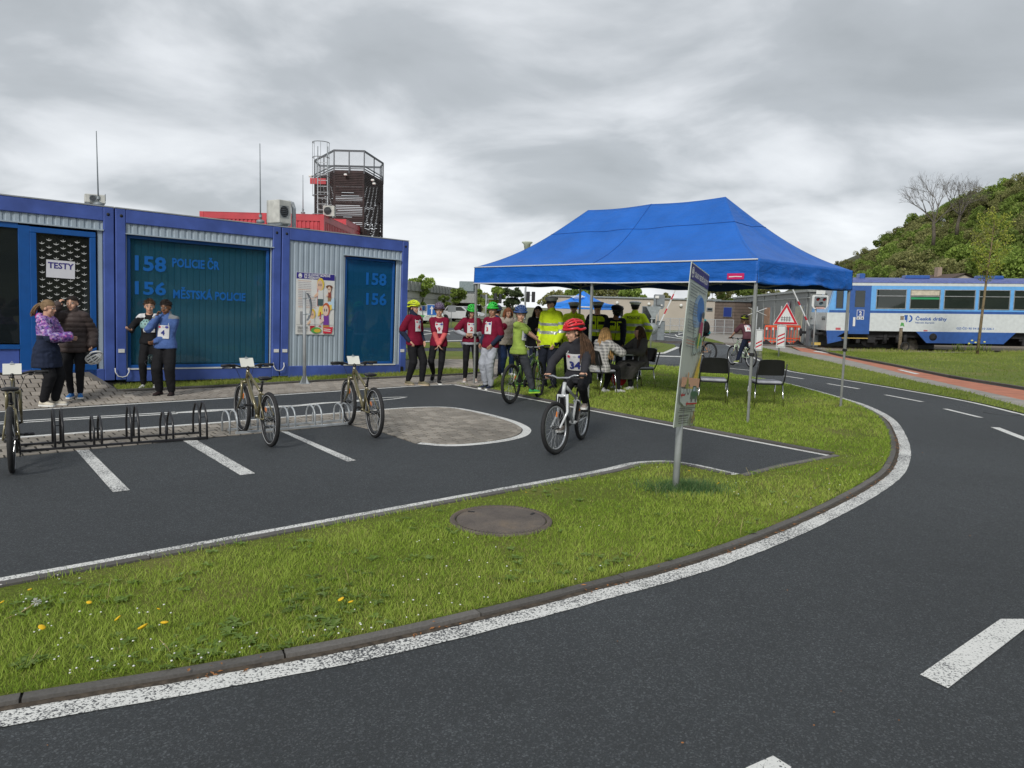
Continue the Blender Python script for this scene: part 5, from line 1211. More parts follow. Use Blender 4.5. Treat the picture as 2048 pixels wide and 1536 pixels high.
    for s in (1, -1):
        e_ = MB(); p = Hc+hx*.0745*k+hy*(s*.031*k)+hz*.008*k; e_.ell(p, (.008*k, .0135*k, .0075*k), 0, (hx, hy, hz), 10, 6); e_.ell(p+hx*.0055*k, (.0045*k, .006*k, .0062*k), 1, (hx, hy, hz), 8, 6); e_.build('eye', [eye_m, iris_m], t)
        e_ = MB(); e_.tube([Hc+hx*.083*k+hy*(s*.015*k)+hz*.026*k, Hc+hx*.083*k+hy*(s*.032*k)+hz*.031*k, Hc+hx*.072*k+hy*(s*.048*k)+hz*.025*k], .0032*k, 5); e_.build('eyebrow', o.get('brow', brow_m), t)
    e_ = MB(); e_.tube([Hc+hx*.077*k+hy*.021*k-hz*.052*k, Hc+hx*.089*k-hz*.055*k, Hc+hx*.077*k-hy*.021*k-hz*.052*k], .0042*k, 5); e_.build('mouth', lip_m, t)
    # ---- lower garment
    bo = o.get('bottom')
    if bo:
        m = MB(); torso(m, -.05, bo.get('rise', .05), bo.get('inf', .008)); w_ = bo.get('w', 1.0); we = bo.get('we', w_)
        for s in (1, -1): kk = kn[s]; cap(m, hip[s], kk, .05*H*w_**.4+.004, .04*H*w_); e2 = kk.lerp(ank[s], bo.get('len', .93)); cap(m, kk, e2, .04*H*w_, .027*H*we)
        me = voxel(m, vs_, 3, bo.get('fold', .005), 11, seed); zones(me, bo['m'] if isinstance(bo['m'], list) else [bo['m']], bo.get('zone')); link(bo.get('name', 'trousers'), me, t)
    if o.get('skirt'):
        q = o['skirt']; m = MB(); rows = []
        for (c_, a_, b_) in q['rows']: rows.append((V(*c_), V(0, 1, 0), V(1, 0, 0), a_, b_))
        loft(m, rows); me = voxel(m, vs_, 3, .006, 9, seed); zones(me, [q['m']], None); link(q.get('name', 'coat_skirt'), me, t)
    # ---- upper garments, innermost first
    for tp in o.get('tops', []):
        m = MB(); inf = tp.get('inf', .012); torso(m, tp.get('hem', -.03), tp.get('neck', .292), inf, 1.0, None, tp.get('flare', 0), .03); sv = tp.get('sleeve', 1.0); r0 = tp.get('r', 1.0)
        if not tp.get('vest'):
            for s in (1, -1):
                cap(m, sh[s]-s_*s*.045*H+U*.006*H, sh[s], .03*H+inf*.8, .031*H+inf*.7)
                if sv <= .5: cap(m, sh[s], sh[s].lerp(elb[s], sv*2), .031*H+inf*.75, .032*H*r0+inf)
                else: cap(m, sh[s], elb[s], .031*H+inf*.75, .027*H*r0+inf*.8); cap(m, elb[s], elb[s].lerp(hnd[s], (sv-.5)*2), .027*H*r0+inf*.8, .021*H*r0+inf*.65)
        if tp.get('hood'): m.ell(neck-n_*.06*H*bw_-U*.005*H, (.055, .09, .05), 0, (n_, s_, U), 14, 8)
        if tp.get('collar'): cap(m, neck-U*.03*H, neck+U*tp['collar']*H, .05*H, .043*H)
        pf = None
        if tp.get('quilt'): pf = lambda co, q=tp['quilt']: q*np.abs(np.sin(co[:, 2]*math.pi/.075))**.5
        me = voxel(m, vs_, 3, tp.get('fold', .005), tp.get('fsc', 13), seed+5, pf)
        z = tp.get('zone'); zones(me, tp['m'] if isinstance(tp['m'], list) else [tp['m']], (lambda c, z=z: z(c, dict(sh=sh, elb=elb, hnd=hnd, pel=pel, H=H, n=n_, s=s_, U=U))) if z else None)
        link(tp.get('name', 'shirt'), me, t)
    for sl_ in ([o['sleeves']] if 'sleeves' in o else []):
        m = MB()
        for s in (1, -1): cap(m, sh[s].lerp(elb[s], .6), elb[s], .031*H+.008, .029*H+.007); cap(m, elb[s], elb[s].lerp(hnd[s], .96), .029*H+.007, .021*H+.006)
        me = voxel(m, vs_*.9, 3, .003, 14, seed); zones(me, [sl_], None); link('undershirt_sleeve', me, t)['kind'] = 'stuff'
    # ---- number bib
    if 'bib' in o:
        bb = o['bib']; inf = max([q.get('inf', .012) for q in o.get('tops', [])]+[.01])+.014; hc_, hw, hh = bb.get('h', .17), bb.get('w', .1)*H/1.5, bb.get('hh', .12)*H/1.5; sgn = -1 if bb.get('back') else 1
        def wrap(u, v, off=0):
            h = hc_+v/H; a = np.interp(h, [q[0] for q in TS], [q[1] for q in TS])*H*bw_+inf+off; b_ = np.interp(h, [q[0] for q in TS], [q[2] for q in TS])*H*bw_+inf+off; th = u/(a*.95)
            return pel+U*(h*H)+s_*(a*math.sin(th)*sgn)+n_*(b_*math.cos(th)*sgn+bb.get('push', 0)*sgn)
        m = MB(); m.grid(lambda u, v: wrap((u-.5)*2*hw, (v-.5)*2*hh, .003*math.sin(u*9+v*5)), 12, 10); m.grid(lambda u, v: wrap((u-.5)*2*hw, (v-.5)*2*hh, -.006), 12, 10); bo_ = m.build('number_bib', flat('bib_white', (.66, .66, .66), .8), t)
        m = MB()
        if bb.get('num'): 
            v, f = text_mesh(bb['num'], bb.get('size', .13)*H/1.5, .035, .0, 'CENTER', 1.05); hgt = max(p.y for p in v)
            m.add([wrap(p.x, p.y-hgt*.5+bb.get('dy', -.02), .008+p.z) for p in v], f, 0)
        if m.v: m.build('bib_number', flat('bib_num_%s' % bb.get('cn', 'blue'), {'blue': (.02, .03, .2), 'red': (.55, .02, .04)}[bb.get('cn', 'blue')], .7), bo_)
        for (u, v, ru, c_) in ((-.6, .72, .022, (.6, .03, .08)), (0, .75, .018, (.5, .5, .52)), (.6, .75, .026, (.05, .05, .3))):
            m = MB(); m.add([wrap(u*hw+ru*math.cos(a), v*hh+ru*.7*math.sin(a), .006) for a in [i*math.pi/5 for i in range(10)]], [tuple(range(10))]); m.build('bib_logo', flat('logo_%d' % int(c_[0]*100), c_, .7), bo_)
        m = MB()
        for u in (-.85, .85): m.tube([wrap(u*hw, hh*.9, .002), sh[1 if u > 0 else -1]*.35+neck*.65+U*.0+n_*.03*sgn, ], .006, 5)
        m.parts('bib_strap', flat('bib_white', (.66, .66, .66), .8), bo_)
    # ---- shoes
    sm = o.get('shoes', (black_p, white_p)); fdv = o.get('fd', {})
    for s in (1, -1):
        up = V(0, 0, 1); d = V(*fdv[s][0]) if s in fdv else pn_+ps_*s*.15; up = V(*fdv[s][1]) if s in fdv and len(fdv[s]) > 1 else up
        shoe('shoe', t, ank[s], d, up, H/1.72, sm[0], sm[1])
    chin = Hc+hx*.035*k-hz*.108*k
    if o.get('hair'): hairstyle(t, Hc, hx, hy, hz, k*(.98 if o.get('hat') else 1.0), o['hair'][0], o['hair'][1], U, rn)
    ht = o.get('hat')
    if ht:
        if ht['kind'] == 'police': police_cap(t, Hc+hz*.005, hx, hy, hz, k, ht['m'], ht['band'])
        else: helmet(t, Hc+hz*.018*k, hx, hy, hz, k*1.03, ht['m'], ht['kind'], ht.get('inner'), True, 'helmet', chin, ht.get('visor', False))
    return t, dict(hnd=hnd, Hc=Hc, pel=pel, sh=sh, n=n_, s=s_, U=U, elb=elb, ank=ank)
# ================================================================== who is there
deg = math.radians
blk = cloth('black', (.013, .013, .015)); navyc = cloth('navy', (.018, .025, .05)); maroon = cloth('maroon', (.17, .007, .028), bump=.15); jeans = cloth('jeans', (.018, .035, .09)); ltgrey = cloth('light_grey', (.36, .38, .42)); coral = cloth('coral', (.6, .12, .12)); beige = cloth('beige', (.48, .42, .35)); white_c = cloth('white', (.62, .62, .63)); char = cloth('charcoal', (.03, .03, .036))
brownp = cloth('brown_puffer', (.06, .045, .042), rough=.55, bump=.1); lime = cloth('lime', (.27, .37, .07)); coatg = cloth('taupe_coat', (.1, .095, .09)); redc = cloth('red', (.4, .02, .03)); tealc = cloth('teal', (.02, .25, .28))
hiviz = cloth('hi_vis_yellow', (.56, .72, .02), var=.08, bump=.15); refl = M('reflective_tape', (.38, .4, .4), .35, .4); pol_navy = cloth('police_navy', (.012, .015, .025))
hb_dk = M('hair_dark', (.015, .01, .008), .68, var=.3, sc=20, spec=.25); hb_br = M('hair_brown', (.07, .038, .02), .68, var=.3, sc=20, spec=.25); hb_bl = M('hair_blonde', (.5, .3, .12), .68, var=.25, sc=25, spec=.25); hb_au = M('hair_auburn', (.17, .06, .025), .68, var=.3, sc=20, spec=.25); hb_lb = M('hair_dark_blonde', (.2, .13, .07), .68, var=.25, sc=20, spec=.25)
sole_w = white_p; gum = M('gum_sole', (.45, .36, .25), .6)
def m_floral():
    t = NT('floral_jacket_fabric'); c = t.co(); v = t.vor(c, 38, 'Color'); bw = t.n('ShaderNodeRGBToBW'); t.l(v, bw.inputs[0])
    t.l(t.ramp(bw.outputs[0], [(.15, (.035, .02, .12)), (.38, (.2, .05, .3)), (.5, (.42, .25, .5)), (.62, (.1, .06, .3)), (.75, (.5, .42, .6)), (.9, (.45, .08, .3))]), t.b.inputs['Base Color']); t.b.inputs['Roughness'].default_value = .75; return t.m
floral = m_floral()
def m_heather():
    t = NT('blue_jacket_knit'); c = t.co(); n_ = t.noise(c, 120, 3, .8); t.l(t.ramp(n_, [(.35, (.03, .07, .22)), (.65, (.09, .17, .42))]), t.b.inputs['Base Color']); t.b.inputs['Roughness'].default_value = .85; return t.m
heather = m_heather()
def m_plaid():
    t = NT('plaid_coat'); c = t.co(); w1 = t.n('ShaderNodeTexWave'); w1.inputs['Scale'].default_value = 5.5; t.l(c, w1.inputs[0]); w2 = t.n('ShaderNodeTexWave', bands_direction='Z'); w2.inputs['Scale'].default_value = 5.5; w1.inputs['Distortion'].default_value = 1.2; w2.inputs['Distortion'].default_value = 1.2; t.l(c, w2.inputs[0])
    a = t.mix(.5, w1.outputs[0], w2.outputs[0]); b = t.n('ShaderNodeRGBToBW'); t.l(a, b.inputs[0]); t.l(t.ramp(b.outputs[0], [(.25, (.22, .22, .22)), (.5, (.42, .41, .39)), (.75, (.54, .53, .51))]), t.b.inputs['Base Color']); t.b.inputs['Roughness'].default_value = .9; return t.m
plaid = m_plaid()
def P_(px, py): p = GH(px, py); return (p.x, p.y, HP(p.x, p.y)+.008)
def face_cam(px, off=0): return math.atan2(-1, -(px-1024)/1500)+deg(off)
def tops_m(**k): return dict(k)
# ---- the two by the door
H = 1.53
person('person in a floral purple and navy hooded jacket, both arms folded forward', P_(97, 812), deg(4), H, dict(vs=.012,
    lean=3, hL=(.30, .02, 1.0), hR=(.34, -.06, .98), eL=(-.2, .5, -.9), eR=(-.2, -.7, -.7), dL=(.5, -.8, -.1), dR=(.6, .7, -.2), head=(0, 8, 0), fL=(.05, .08, .07), fR=(-.03, -.07, .07),
    tops=[dict(m=[floral, navyc, cloth('pink', (.55, .04, .25))], inf=.03, hem=-.16, hood=True, r=1.2, flare=.035, fold=.008, name='jacket', zone=lambda c, q: 1 if (c.z < 1.0 and c.x < .19) else (2 if c.z > 1.17 and c.x < -.08 else 0))],
    bottom=dict(m=blk, w=1.35, we=1.3), shoes=(cloth('cream', (.6, .55, .45)), sole_w), hair=(hb_lb, 'ponytail')))
hp = person('person in a brown puffer jacket, one hand raised to the face', P_(152, 796), face_cam(152, -8), 1.55, dict(vs=.012,
    hR=(.16, -.17, 1.37), eR=(.3, -.7, -.9), dR=(.1, .4, .75), pR=(-.3, .6, 0), cR=1.0, hL=(.06, .24, .8), eL=(-.8, .25, -.1), cL=1.3, head=(-16, 0, 0), fL=(.02, .06, .07), fR=(0, -.06, .07),
    tops=[dict(m=brownp, inf=.035, hem=-.075, collar=.03, quilt=.012, r=1.25, fold=.003, name='puffer_jacket')], bottom=dict(m=blk, w=1.0), shoes=(cloth('blue_shoe', (.04, .17, .45)), sole_w), hair=(hb_dk, 'back')))
def held_helmet(pt, hloc, label, mat, kind, ang, k=1.0, inner=None):
    root = thing('bicycle_helmet', label, 'helmet'); root.matrix_world = Matrix.Translation(hloc) @ ang.to_4x4(); helmet(root, V(0, 0, 0), V(1, 0, 0), V(0, 1, 0), V(0, 0, 1), k, mat, kind, inner, False, 'shell')
    m = MB(); m.tube([(.03, .08, 0), (.02, .06, -.08), (.0, 0, -.12), (.02, -.06, -.08), (.03, -.08, 0)], .005, 5); m.build('strap', black_p, root); return root
def wp(t, p): return t.matrix_basis @ p
w0 = wp(hp[0], hp[1]['hnd'][1])
held_helmet(None, w0+V(.03, -.03, -.17), 'white helmet hanging from the hand of the person in the brown puffer', white_p, 'vent', Matrix.Rotation(2.6, 3, 'Y')@Matrix.Rotation(.5, 3, 'X'), .98)
# ---- the two boys
person('person with short brown hair half hidden behind the boy in blue, holding two helmets', P_(303, 777), face_cam(303, -10), 1.57, dict(
    hR=(.16, -.26, 1.0), eR=(-.4, -.6, -.6), dR=(.6, -.5, .3), pR=(0, 0, 1), cR=.6, hL=(.05, .14, .72), head=(10, 5, 0), fR=(.03, -.12, .07), fL=(0, .06, .07), lean=2,
    tops=[dict(m=[blk, white_c], inf=.018, hood=False, name='jersey', zone=lambda c, q: 1 if c.z > 1.22 and abs(c.y) > .06 else 0)], bottom=dict(m=blk, w=1.1), shoes=(white_c, blk), hair=(hb_br, 'short'), bib=dict(num='', w=.09, hh=.1)))
a = AT(293, 653, 12.6); held_helmet(None, a, 'teal round helmet held up by the boy behind', M('teal_helmet', (.25, .42, .4), .4), 'round', Matrix.Rotation(.2, 3, 'X')@Matrix.Rotation(2.4, 3, 'Z'), 1.0)
a = AT(303, 722, 12.3); held_helmet(None, a, 'black and green helmet hanging low behind the black trousers of the boy in blue', M('dark_green_helmet', (.01, .03, .03), .4), 'vent', Matrix.Rotation(1.4, 3, 'Y')@Matrix.Rotation(.8, 3, 'Z'), .85)
person('person in a blue knit jacket and bib, hand on the chin', P_(333, 791), face_cam(333, -22), 1.58, dict(vs=.012, skin=2,
    hR=(.13, -.07, 1.26), eR=(.5, -.5, -.9), dR=(-.1, .2, .9), cR=1.4, hL=(.12, -.1, .88), eL=(-.5, .7, 0), cL=1.0, head=(-5, 12, 0), fL=(.04, .1, .07), fR=(.02, -.1, .07), lean=-2, side=3,
    tops=[dict(m=[heather, cloth('grey_yoke', (.2, .21, .22))], inf=.022, hem=-.04, collar=.015, fold=.006, name='jacket', zone=lambda c, q: 1 if c.z > 1.24 and abs(c.y) > .08 else 0)],
    bottom=dict(m=blk, w=1.35, we=1.4), shoes=(cloth('dark_shoe', (.03, .02, .02)), blk), hair=(hb_dk, 'curly'), bib=dict(num='4', w=.085, hh=.1, size=.1, h=.13, dy=-.01)))
# ---- maroon team by the corner
def team(label, px, py, H, yaw, o): return person(label, P_(px, py), face_cam(px, yaw), H, o, group='riders in maroon team shirts')
grn = M('green_helmet', (.03, .5, .05), .35); ylw = M('yellow_helmet', (.6, .7, .02), .35); prp = M('purple_helmet', (.14, .1, .17), .4)
team('person in maroon shirt and yellow helmet, hands in pockets, beside the blue container', 828, 770, 1.68, 48, dict(hL=(.10, .15, .86), eL=(-.8, .6, 0), hR=(.02, -.17, .86), eR=(-.9, -.4, 0), cL=.2, head=(8, 0, 0), lean=-4, pel=(0, 0, .515*1.68), fL=(.14, .07, .075), fR=(-.1, -.07, .075),
    sleeves=navyc, tops=[dict(m=maroon, sleeve=.42, inf=.02, hem=-.05, fold=.006), dict(m=navyc, vest=True, hem=.27, neck=.33, inf=.004, collar=.03, name='neck_warmer')], bottom=dict(m=blk, w=1.2, we=1.15), shoes=(cloth('khaki', (.18, .16, .1)), gum), hair=(hb_br, 'short'), hat=dict(kind='vent', m=ylw, visor=True), bib=dict(num='4', cn='red', size=.095, w=.068, hh=.095)))
team('person in maroon shirt with coral sleeves and purple helmet, hands clasped low', 876, 768, 1.62, 2, dict(hL=(.17, .01, .80), hR=(.17, -.01, .79), eL=(-.1, .9, 0), eR=(-.1, -.9, 0), dL=(.2, -.5, -.8), dR=(.2, .5, -.8), head=(-3, 0, 0), fL=(.02, .02, .072), fR=(-.2, -.09, .2), kR=(1, -.3, 0), fd={-1: ((.5, -.2, -.8), (.8, 0, .5))}, side=0,
    sleeves=coral, tops=[dict(m=maroon, sleeve=.42, inf=.014, hem=-.055, fold=.005)], bottom=dict(m=blk, w=.96, we=.95), shoes=(blk, white_p), hair=(hb_lb, 'short'), hat=dict(kind='vent', m=prp, visor=True), bib=dict(num='9', cn='red', size=.095, w=.07, hh=.095)))
team('person in maroon shirt and green helmet looking down, behind the tent leg', 940, 764, 1.62, 4, dict(hL=(.16, .04, .98), hR=(.16, -.13, .98), eL=(-.4, .9, -.2), eR=(-.4, -.9, -.2), dL=(.2, -.9, 0), dR=(.2, .9, 0), head=(12, 18, 0),
    sleeves=ltgrey, tops=[dict(m=ltgrey, sleeve=.4, inf=.012, hem=-.045, name='sweatshirt'), dict(m=maroon, sleeve=.42, inf=.022, hem=-.01, fold=.005)], bottom=dict(m=blk, w=.96), shoes=(cloth('rose_shoe', (.45, .35, .3)), sole_w), hair=(hb_dk, 'bob'), hat=dict(kind='vent', m=grn), bib=dict(num='2', cn='red', size=.1, w=.08, hh=.095)))
team('person in maroon shirt, grey sweatpants and green helmet, hands in pockets', 979, 778, 1.67, -42, dict(hL=(.12, .15, .86), eL=(-.9, .5, 0), hR=(.1, -.16, .86), eR=(-.9, -.5, 0), head=(20, 3, 0), lean=-5, fL=(.05, .08, .075), fR=(.02, -.08, .075), skin=1,
    sleeves=navyc, tops=[dict(m=maroon, sleeve=.42, inf=.02, hem=-.05, fold=.006)], bottom=dict(m=ltgrey, w=1.2, we=1.15, fold=.01), shoes=(navyc, white_p), hair=(hb_dk, 'short'), hat=dict(kind='vent', m=grn), bib=dict(num='3', cn='red', size=.095, w=.07, hh=.1)))
person('person with a navy helmet seen from behind between the green helmets', P_(990, 752), face_cam(990, 160), 1.62, dict(head=(-20, 0, 0), lean=3, tops=[dict(m=jeans, inf=.02, hood=True, name='sweatshirt')], bottom=dict(m=navyc, w=1.1), shoes=(blk, blk), hair=(hb_br, 'short'), hat=dict(kind='vent', m=M('navy_helmet', (.03, .05, .1), .4))))
person('person with auburn hair in a beige jacket and jeans, looking down', P_(1010, 752), face_cam(1010, 30), 1.6, dict(build=1.08, hR=(.1, -.12, 1.13), eR=(-.3, -.9, -.3), dR=(.1, .5, .6), cR=1.2, hL=(.1, .1, .9), head=(-10, 16, 0), lean=5, fL=(.02, .14, .07), fR=(0, -.09, .07),
    tops=[dict(m=[beige, maroon], inf=.038, hem=-.07, hood=True, collar=.01, quilt=.006, r=1.1, name='jacket', zone=lambda c, q: 1 if (c-q['hnd'][-1]).length < .085 else 0)], bottom=dict(m=jeans, w=1.15, we=1.1), shoes=(white_c, sole_w), hair=(hb_au, 'bob')))
person('person with long dark hair in a black coat behind the tall yellow officer', P_(1072, 762), face_cam(1072, 6), 1.66, dict(skin=1, head=(-5, 6, 0), hL=(.15, .06, 1.1), eL=(-.3, .8, -.3), tops=[dict(m=blk, inf=.03, hem=-.1, name='coat'), dict(m=white_c, vest=True, hem=.2, neck=.31, inf=-.002, name='scarf')], bottom=dict(m=navyc), hair=(hb_dk, 'long')))
# ---- police
def hv(c, q):
    z = c.z/q['H']
    arm = min((c-q['elb'][s]).length for s in (1, -1))
    if abs(c.y) > .125*q['H']: return 1 if (.60 < z < .635 or .68 < z < .71) else (2 if z < .50 else 0)
    return 1 if (.58 < z < .61 or .665 < z < .695) else 0
def vestz(c, q):
    z = c.z/q['H']; f = (c-q['pel']).dot(q['n'])
    if f > 0 and (c.y*1.0) % .3 < .0: return 1
    if .61 < z < .64: return 1
    if f > 0 and .70 < z < .735 and abs(c.y) > .03: return 2
    return 2 if abs(c.y) < .012 and f > 0 else 0
capw = M('white_cap', (.68, .68, .68), .5); capb = M('cap_band', (.02, .02, .025), .5); capg = M('grey_cap', (.42, .43, .44), .5)
hvj = dict(m=[hiviz, refl, pol_navy], inf=.032, hem=-.08, collar=.008, r=1.15, fold=.007, name='hi_vis_jacket', zone=hv)
person('tall policeman in long yellow jacket and grey topped cap looking left', P_(1098, 777), face_cam(1098, -38), 1.84, dict(vs=.013, build=1.02, skin=0, head=(-14, 0, 0), hL=(.12, .2, .9), hR=(.1, -.2, .9), tops=[hvj], bottom=dict(m=pol_navy, w=1.2, we=1.15), shoes=(blk, blk), hair=(hb_dk, 'short'), hat=dict(kind='police', m=capg, band=capb)))
person('policeman in yellow jacket with black tape facing us, framed by the back tent leg', P_(1143, 757), face_cam(1143, -4), 1.76, dict(skin=0, head=(0, 5, 0), hL=(.06, .24, .84), hR=(.06, -.24, .84), tops=[dict(hvj)], bottom=dict(m=pol_navy, w=1.15, we=1.15), shoes=(blk, blk), hair=(hb_br, 'short'), hat=dict(kind='police', m=capg, band=capb)))
person('bearded policeman in dark jersey and yellow vest beside the middle tent leg', P_(1190, 763), face_cam(1190, -6), 1.78, dict(head=(-4, 3, 0), hL=(.1, .2, .88), hR=(.12, -.2, .9), tops=[dict(m=pol_navy, inf=.02, hem=-.02, name='jersey'), dict(m=[hiviz, refl, pol_navy], vest=True, hem=.04, neck=.28, inf=.034, name='hi_vis_vest', zone=vestz)], bottom=dict(m=pol_navy, w=1.15), shoes=(blk, blk), hair=(hb_br, 'short'), brow=brow_m, hat=dict(kind='police', m=capg, band=capb)))
person('policeman in dark cap and yellow vest leaning over the table', P_(1224, 766), face_cam(1224, 12), 1.76, dict(skin=2, lean=22, head=(0, 28, 0), pel=(-.08, 0, .9), hL=(.42, .1, .86), hR=(.38, -.12, .9), eL=(-.5, .8, 0), eR=(-.5, -.8, 0), tops=[dict(m=pol_navy, inf=.02, hem=-.02, name='jersey'), dict(m=[hiviz, refl, pol_navy], vest=True, hem=.03, neck=.28, inf=.034, name='hi_vis_vest', zone=vestz)], bottom=dict(m=pol_navy, w=1.15), shoes=(blk, blk), hair=(hb_dk, 'short'), hat=dict(kind='police', m=capb, band=capb)))
pb = person('policeman with white cap turned away, yellow jacket lettered POLICIE', P_(1264, 760), face_cam(1264, 168), 1.82, dict(build=1.04, head=(12, 4, 0), hL=(.12, .22, .95), hR=(.1, -.26, .92), eL=(-.6, .9, 0), eR=(-.5, -1, 0), cL=1, tops=[dict(hvj)], bottom=dict(m=pol_navy, w=1.2), shoes=(blk, blk), hair=(hb_dk, 'short'), hat=dict(kind='police', m=capw, band=capb)))
m = MB(); q = pb[1]; T_ = lambda p: q['pel']+q['U']*(.235*1.82+p.y)-q['n']*(.055*1.82*1.04+.045+.01-abs(p.x)**2*1.2)-q['s']*(p.x) ; put_text(m, 'POLICIE', .085, lambda p: T_(V(-p.x*-1, p.y, 0)), 0, .03, 0, 'CENTER'); stuff(m.build('back_lettering', flat('black_print', (.02, .02, .02)), pb[0])); pb[0].children[-1].location = (0, 0, 0)
# ---- table and seats
def chair(label, loc, yaw, group='black stacking chairs under the tent'):
    t = thing('chair', label, 'chair', loc=loc, rz=yaw, group=group)     # +x is the way a sitter faces
    m = MB(); m.box((0, 0, .44), (.42, .43, .045), bev=.015); m.build('seat', M('seat_grey', (.38, .39, .44), .5), t); MB().box((0, 0, .41), (.43, .44, .02), bev=.006).build('seat_pan', black_p, t)
    def bk(u, v): y = (u-.5)*.46*(1-.12*v*v); return V(-.235-.07*v+.03*(abs(u-.5)*2)**2, y, .56+.27*v-.02*(abs(u-.5)*2)**4*v)
    b = MB(); b.grid(bk, 12, 6); b.grid(lambda u, v: bk(u, v)+V(.03, 0, 0), 12, 6)
    for (f1) in (lambda s: (s, 0), lambda s: (s, 1), lambda s: (0, s), lambda s: (1, s)): b.grid(lambda u, v, f1=f1: bk(*f1(u))+V(.03*v, 0, 0), 12, 1)
    b.build('backrest', black_p, t)
    for s in (-1, 1):
        MB().tube([(-.31, s*.235, .86-.10), (-.235, s*.235, .5), (-.2, s*.225, .42)], .012, 8).build('back_post', black_p, t)
        MB().tube([(-.17, s*.225, .42), (-.25, s*.245, .0)], .011, 8).build('leg', chrome, t); MB().tube([(.17, s*.225, .42), (.23, s*.245, 0)], .011, 8).build('leg', chrome, t); MB().tube([(-.2, s*.225, .415), (.2, s*.225, .415)], .011, 8).build('side_rail', black_p, t)
    return t
cA = G(1428, 812); chair('empty chair nearest the leaning info board, its back to us', (cA.x+.02, cA.y+.22, 0), deg(78), )
cB = G(1536, 817); chair('empty chair right of the front tent leg, its back to us', (cB.x, cB.y+.2, 0), deg(90))
cC = G(1188, 790); chair('chair under the blonde woman, turned with its back to us', (cC.x+.12, cC.y+.25, 0), deg(40))
cD = G(1282, 781); chair('chair under the brown haired woman in the long coat', (cD.x, cD.y+.3, 0), deg(205))
tb = G(1248, 779); tz = .70; tbl = thing('folding_table', 'small folding table with a green folder on it, between the two seated women', 'table', loc=(tb.x, tb.y+.12, 0), rz=deg(8))
MB().box((0, 0, tz), (.62, .5, .025), bev=.006).build('tabletop', M('table_top', (.3, .33, .32), .5), tbl)
for sx in (-1, 1):
    for sy in (-1, 1): MB().tube([(sx*.24, sy*.2, tz-.02), (sx*.26, sy*-.02, .35), (sx*.24, sy*-.2, 0)], .012, 6).build('leg', steel_d, tbl)
g = MB(); g.box((0, 0, 0), (.3, .21, .03), bev=.004); fo = g.build('folder', flat('green_folder', (.02, .3, .06)), None, (tb.x-.02, tb.y+.06, tz+.03)); tag(fo, 'green folder lying on the folding table', 'folder')
bg_ = MB(); bg_.ell((0, 0, .2), (.16, .1, .15), 0, None, 14, 10); bg_.tube([(-.08, 0, .32), (-.04, 0, .42), (.04, 0, .42), (.08, 0, .32)], .008, 6); o_ = bg_.build('red_bag', redc, None, (tb.x-.1, tb.y+.1, .0)); tag(o_, 'red bag under the folding table', 'bag')
sitL = lambda **k: k
cy_, sy_ = cC.x+.12, cC.y+.25
person('seated person with long blonde hair and plaid coat, back to us', (cy_, sy_, 0), deg(40), 1.66, dict(vs=.012, pel=(-.03, 0, .52), lean=14, head=(10, 10, 0), hL=(.46, .1, .78), hR=(.46, -.12, .78), eL=(-.3, .9, -.3), eR=(-.3, -.9, -.3), dL=(1, 0, 0), dR=(1, 0, 0), fL=(.2, .05, .075), fR=(.42, -.1, .075), kL=(1, 0, .8), kR=(1, 0, .8),
    tops=[dict(m=plaid, inf=.035, hem=-.06, r=1.2, flare=.06, fold=.008, name='coat')], bottom=dict(m=blk), shoes=(white_c, sole_w), hair=(hb_bl, 'drape')))
person('seated person with long brown hair in a long taupe coat', (cD.x, cD.y+.3, 0), deg(205), 1.68, dict(vs=.012, pel=(-.03, 0, .52), lean=6, head=(-18, 6, 0), hL=(.34, .1, .76), hR=(.36, -.1, .78), eL=(-.4, .9, -.3), eR=(-.4, -.9, -.3), fL=(.30, .16, .075), fR=(.44, -.07, .075), kL=(1, .2, .8), kR=(1, -.1, .8),
    tops=[dict(m=coatg, inf=.03, hem=-.05, r=1.15, name='coat')], skirt=dict(m=coatg, rows=[((.0, 0, .58), .21, .19), ((.14, 0, .56), .25, .31), ((.27, 0, .46), .27, .29), ((.36, 0, .3), .26, .2), ((.38, 0, .22), .25, .17)]), bottom=dict(m=blk, w=1.0), shoes=(white_c, sole_w), hair=(hb_br, 'drape')))
# ---- riders
def ride(label, blabel, rear, front, col, H, o, wb=1.03, r=.30, steer=0, crank=20, group=None, sad=.74, bar=.84, pelx=None, grip='both', **bk):
    a, b = G(*rear), G(*front); d = (b-a).normalized(); c = a+d*wb/2; yaw = math.atan2(d.y, d.x)
    t, c0, q = bicycle(blabel, (c.x, c.y, 0), yaw, col, r=r, wb=wb, sad=sad, bar=bar, steer=deg(steer), crank=crank, **bk)
    S_ = q['S']; C0 = q['C0']; bw = q['bw']; BB = q['BB']; L = q['L']; ca = q['ca']; SP = q['SP']
    gp = {s: S_(C0+V(-.03, s*(bw-.05), .02)) for s in (1, -1)}
    pd = {s: BB+V(math.cos(ca)*L*-s, s*.11, math.sin(ca)*L*-s) for s in (1, -1)}
    oo = dict(pel=(SP.x-.01, 0, SP.z+.135), lean=24, hL=tuple(gp[1]-V(.07, 0, -.035)), hR=tuple(gp[-1]-V(.07, 0, -.035)), dL=(.9, -.1, -.35), dR=(.9, .1, -.35), pL=(0, 0, -1), pR=(0, 0, -1), cL=1.5, cR=1.5, eL=(-.3, .8, -.5), eR=(-.3, -.8, -.5),
              fL=tuple(pd[1]+V(-.05, 0, .095)), fR=tuple(pd[-1]+V(-.05, 0, .095)), kL=(1, .15, .6), kR=(1, -.15, .6)); oo.update(o)
    return person(label, (c.x, c.y, 0), yaw, H, oo, group), t, q
whitep = (.6, .62, .63)
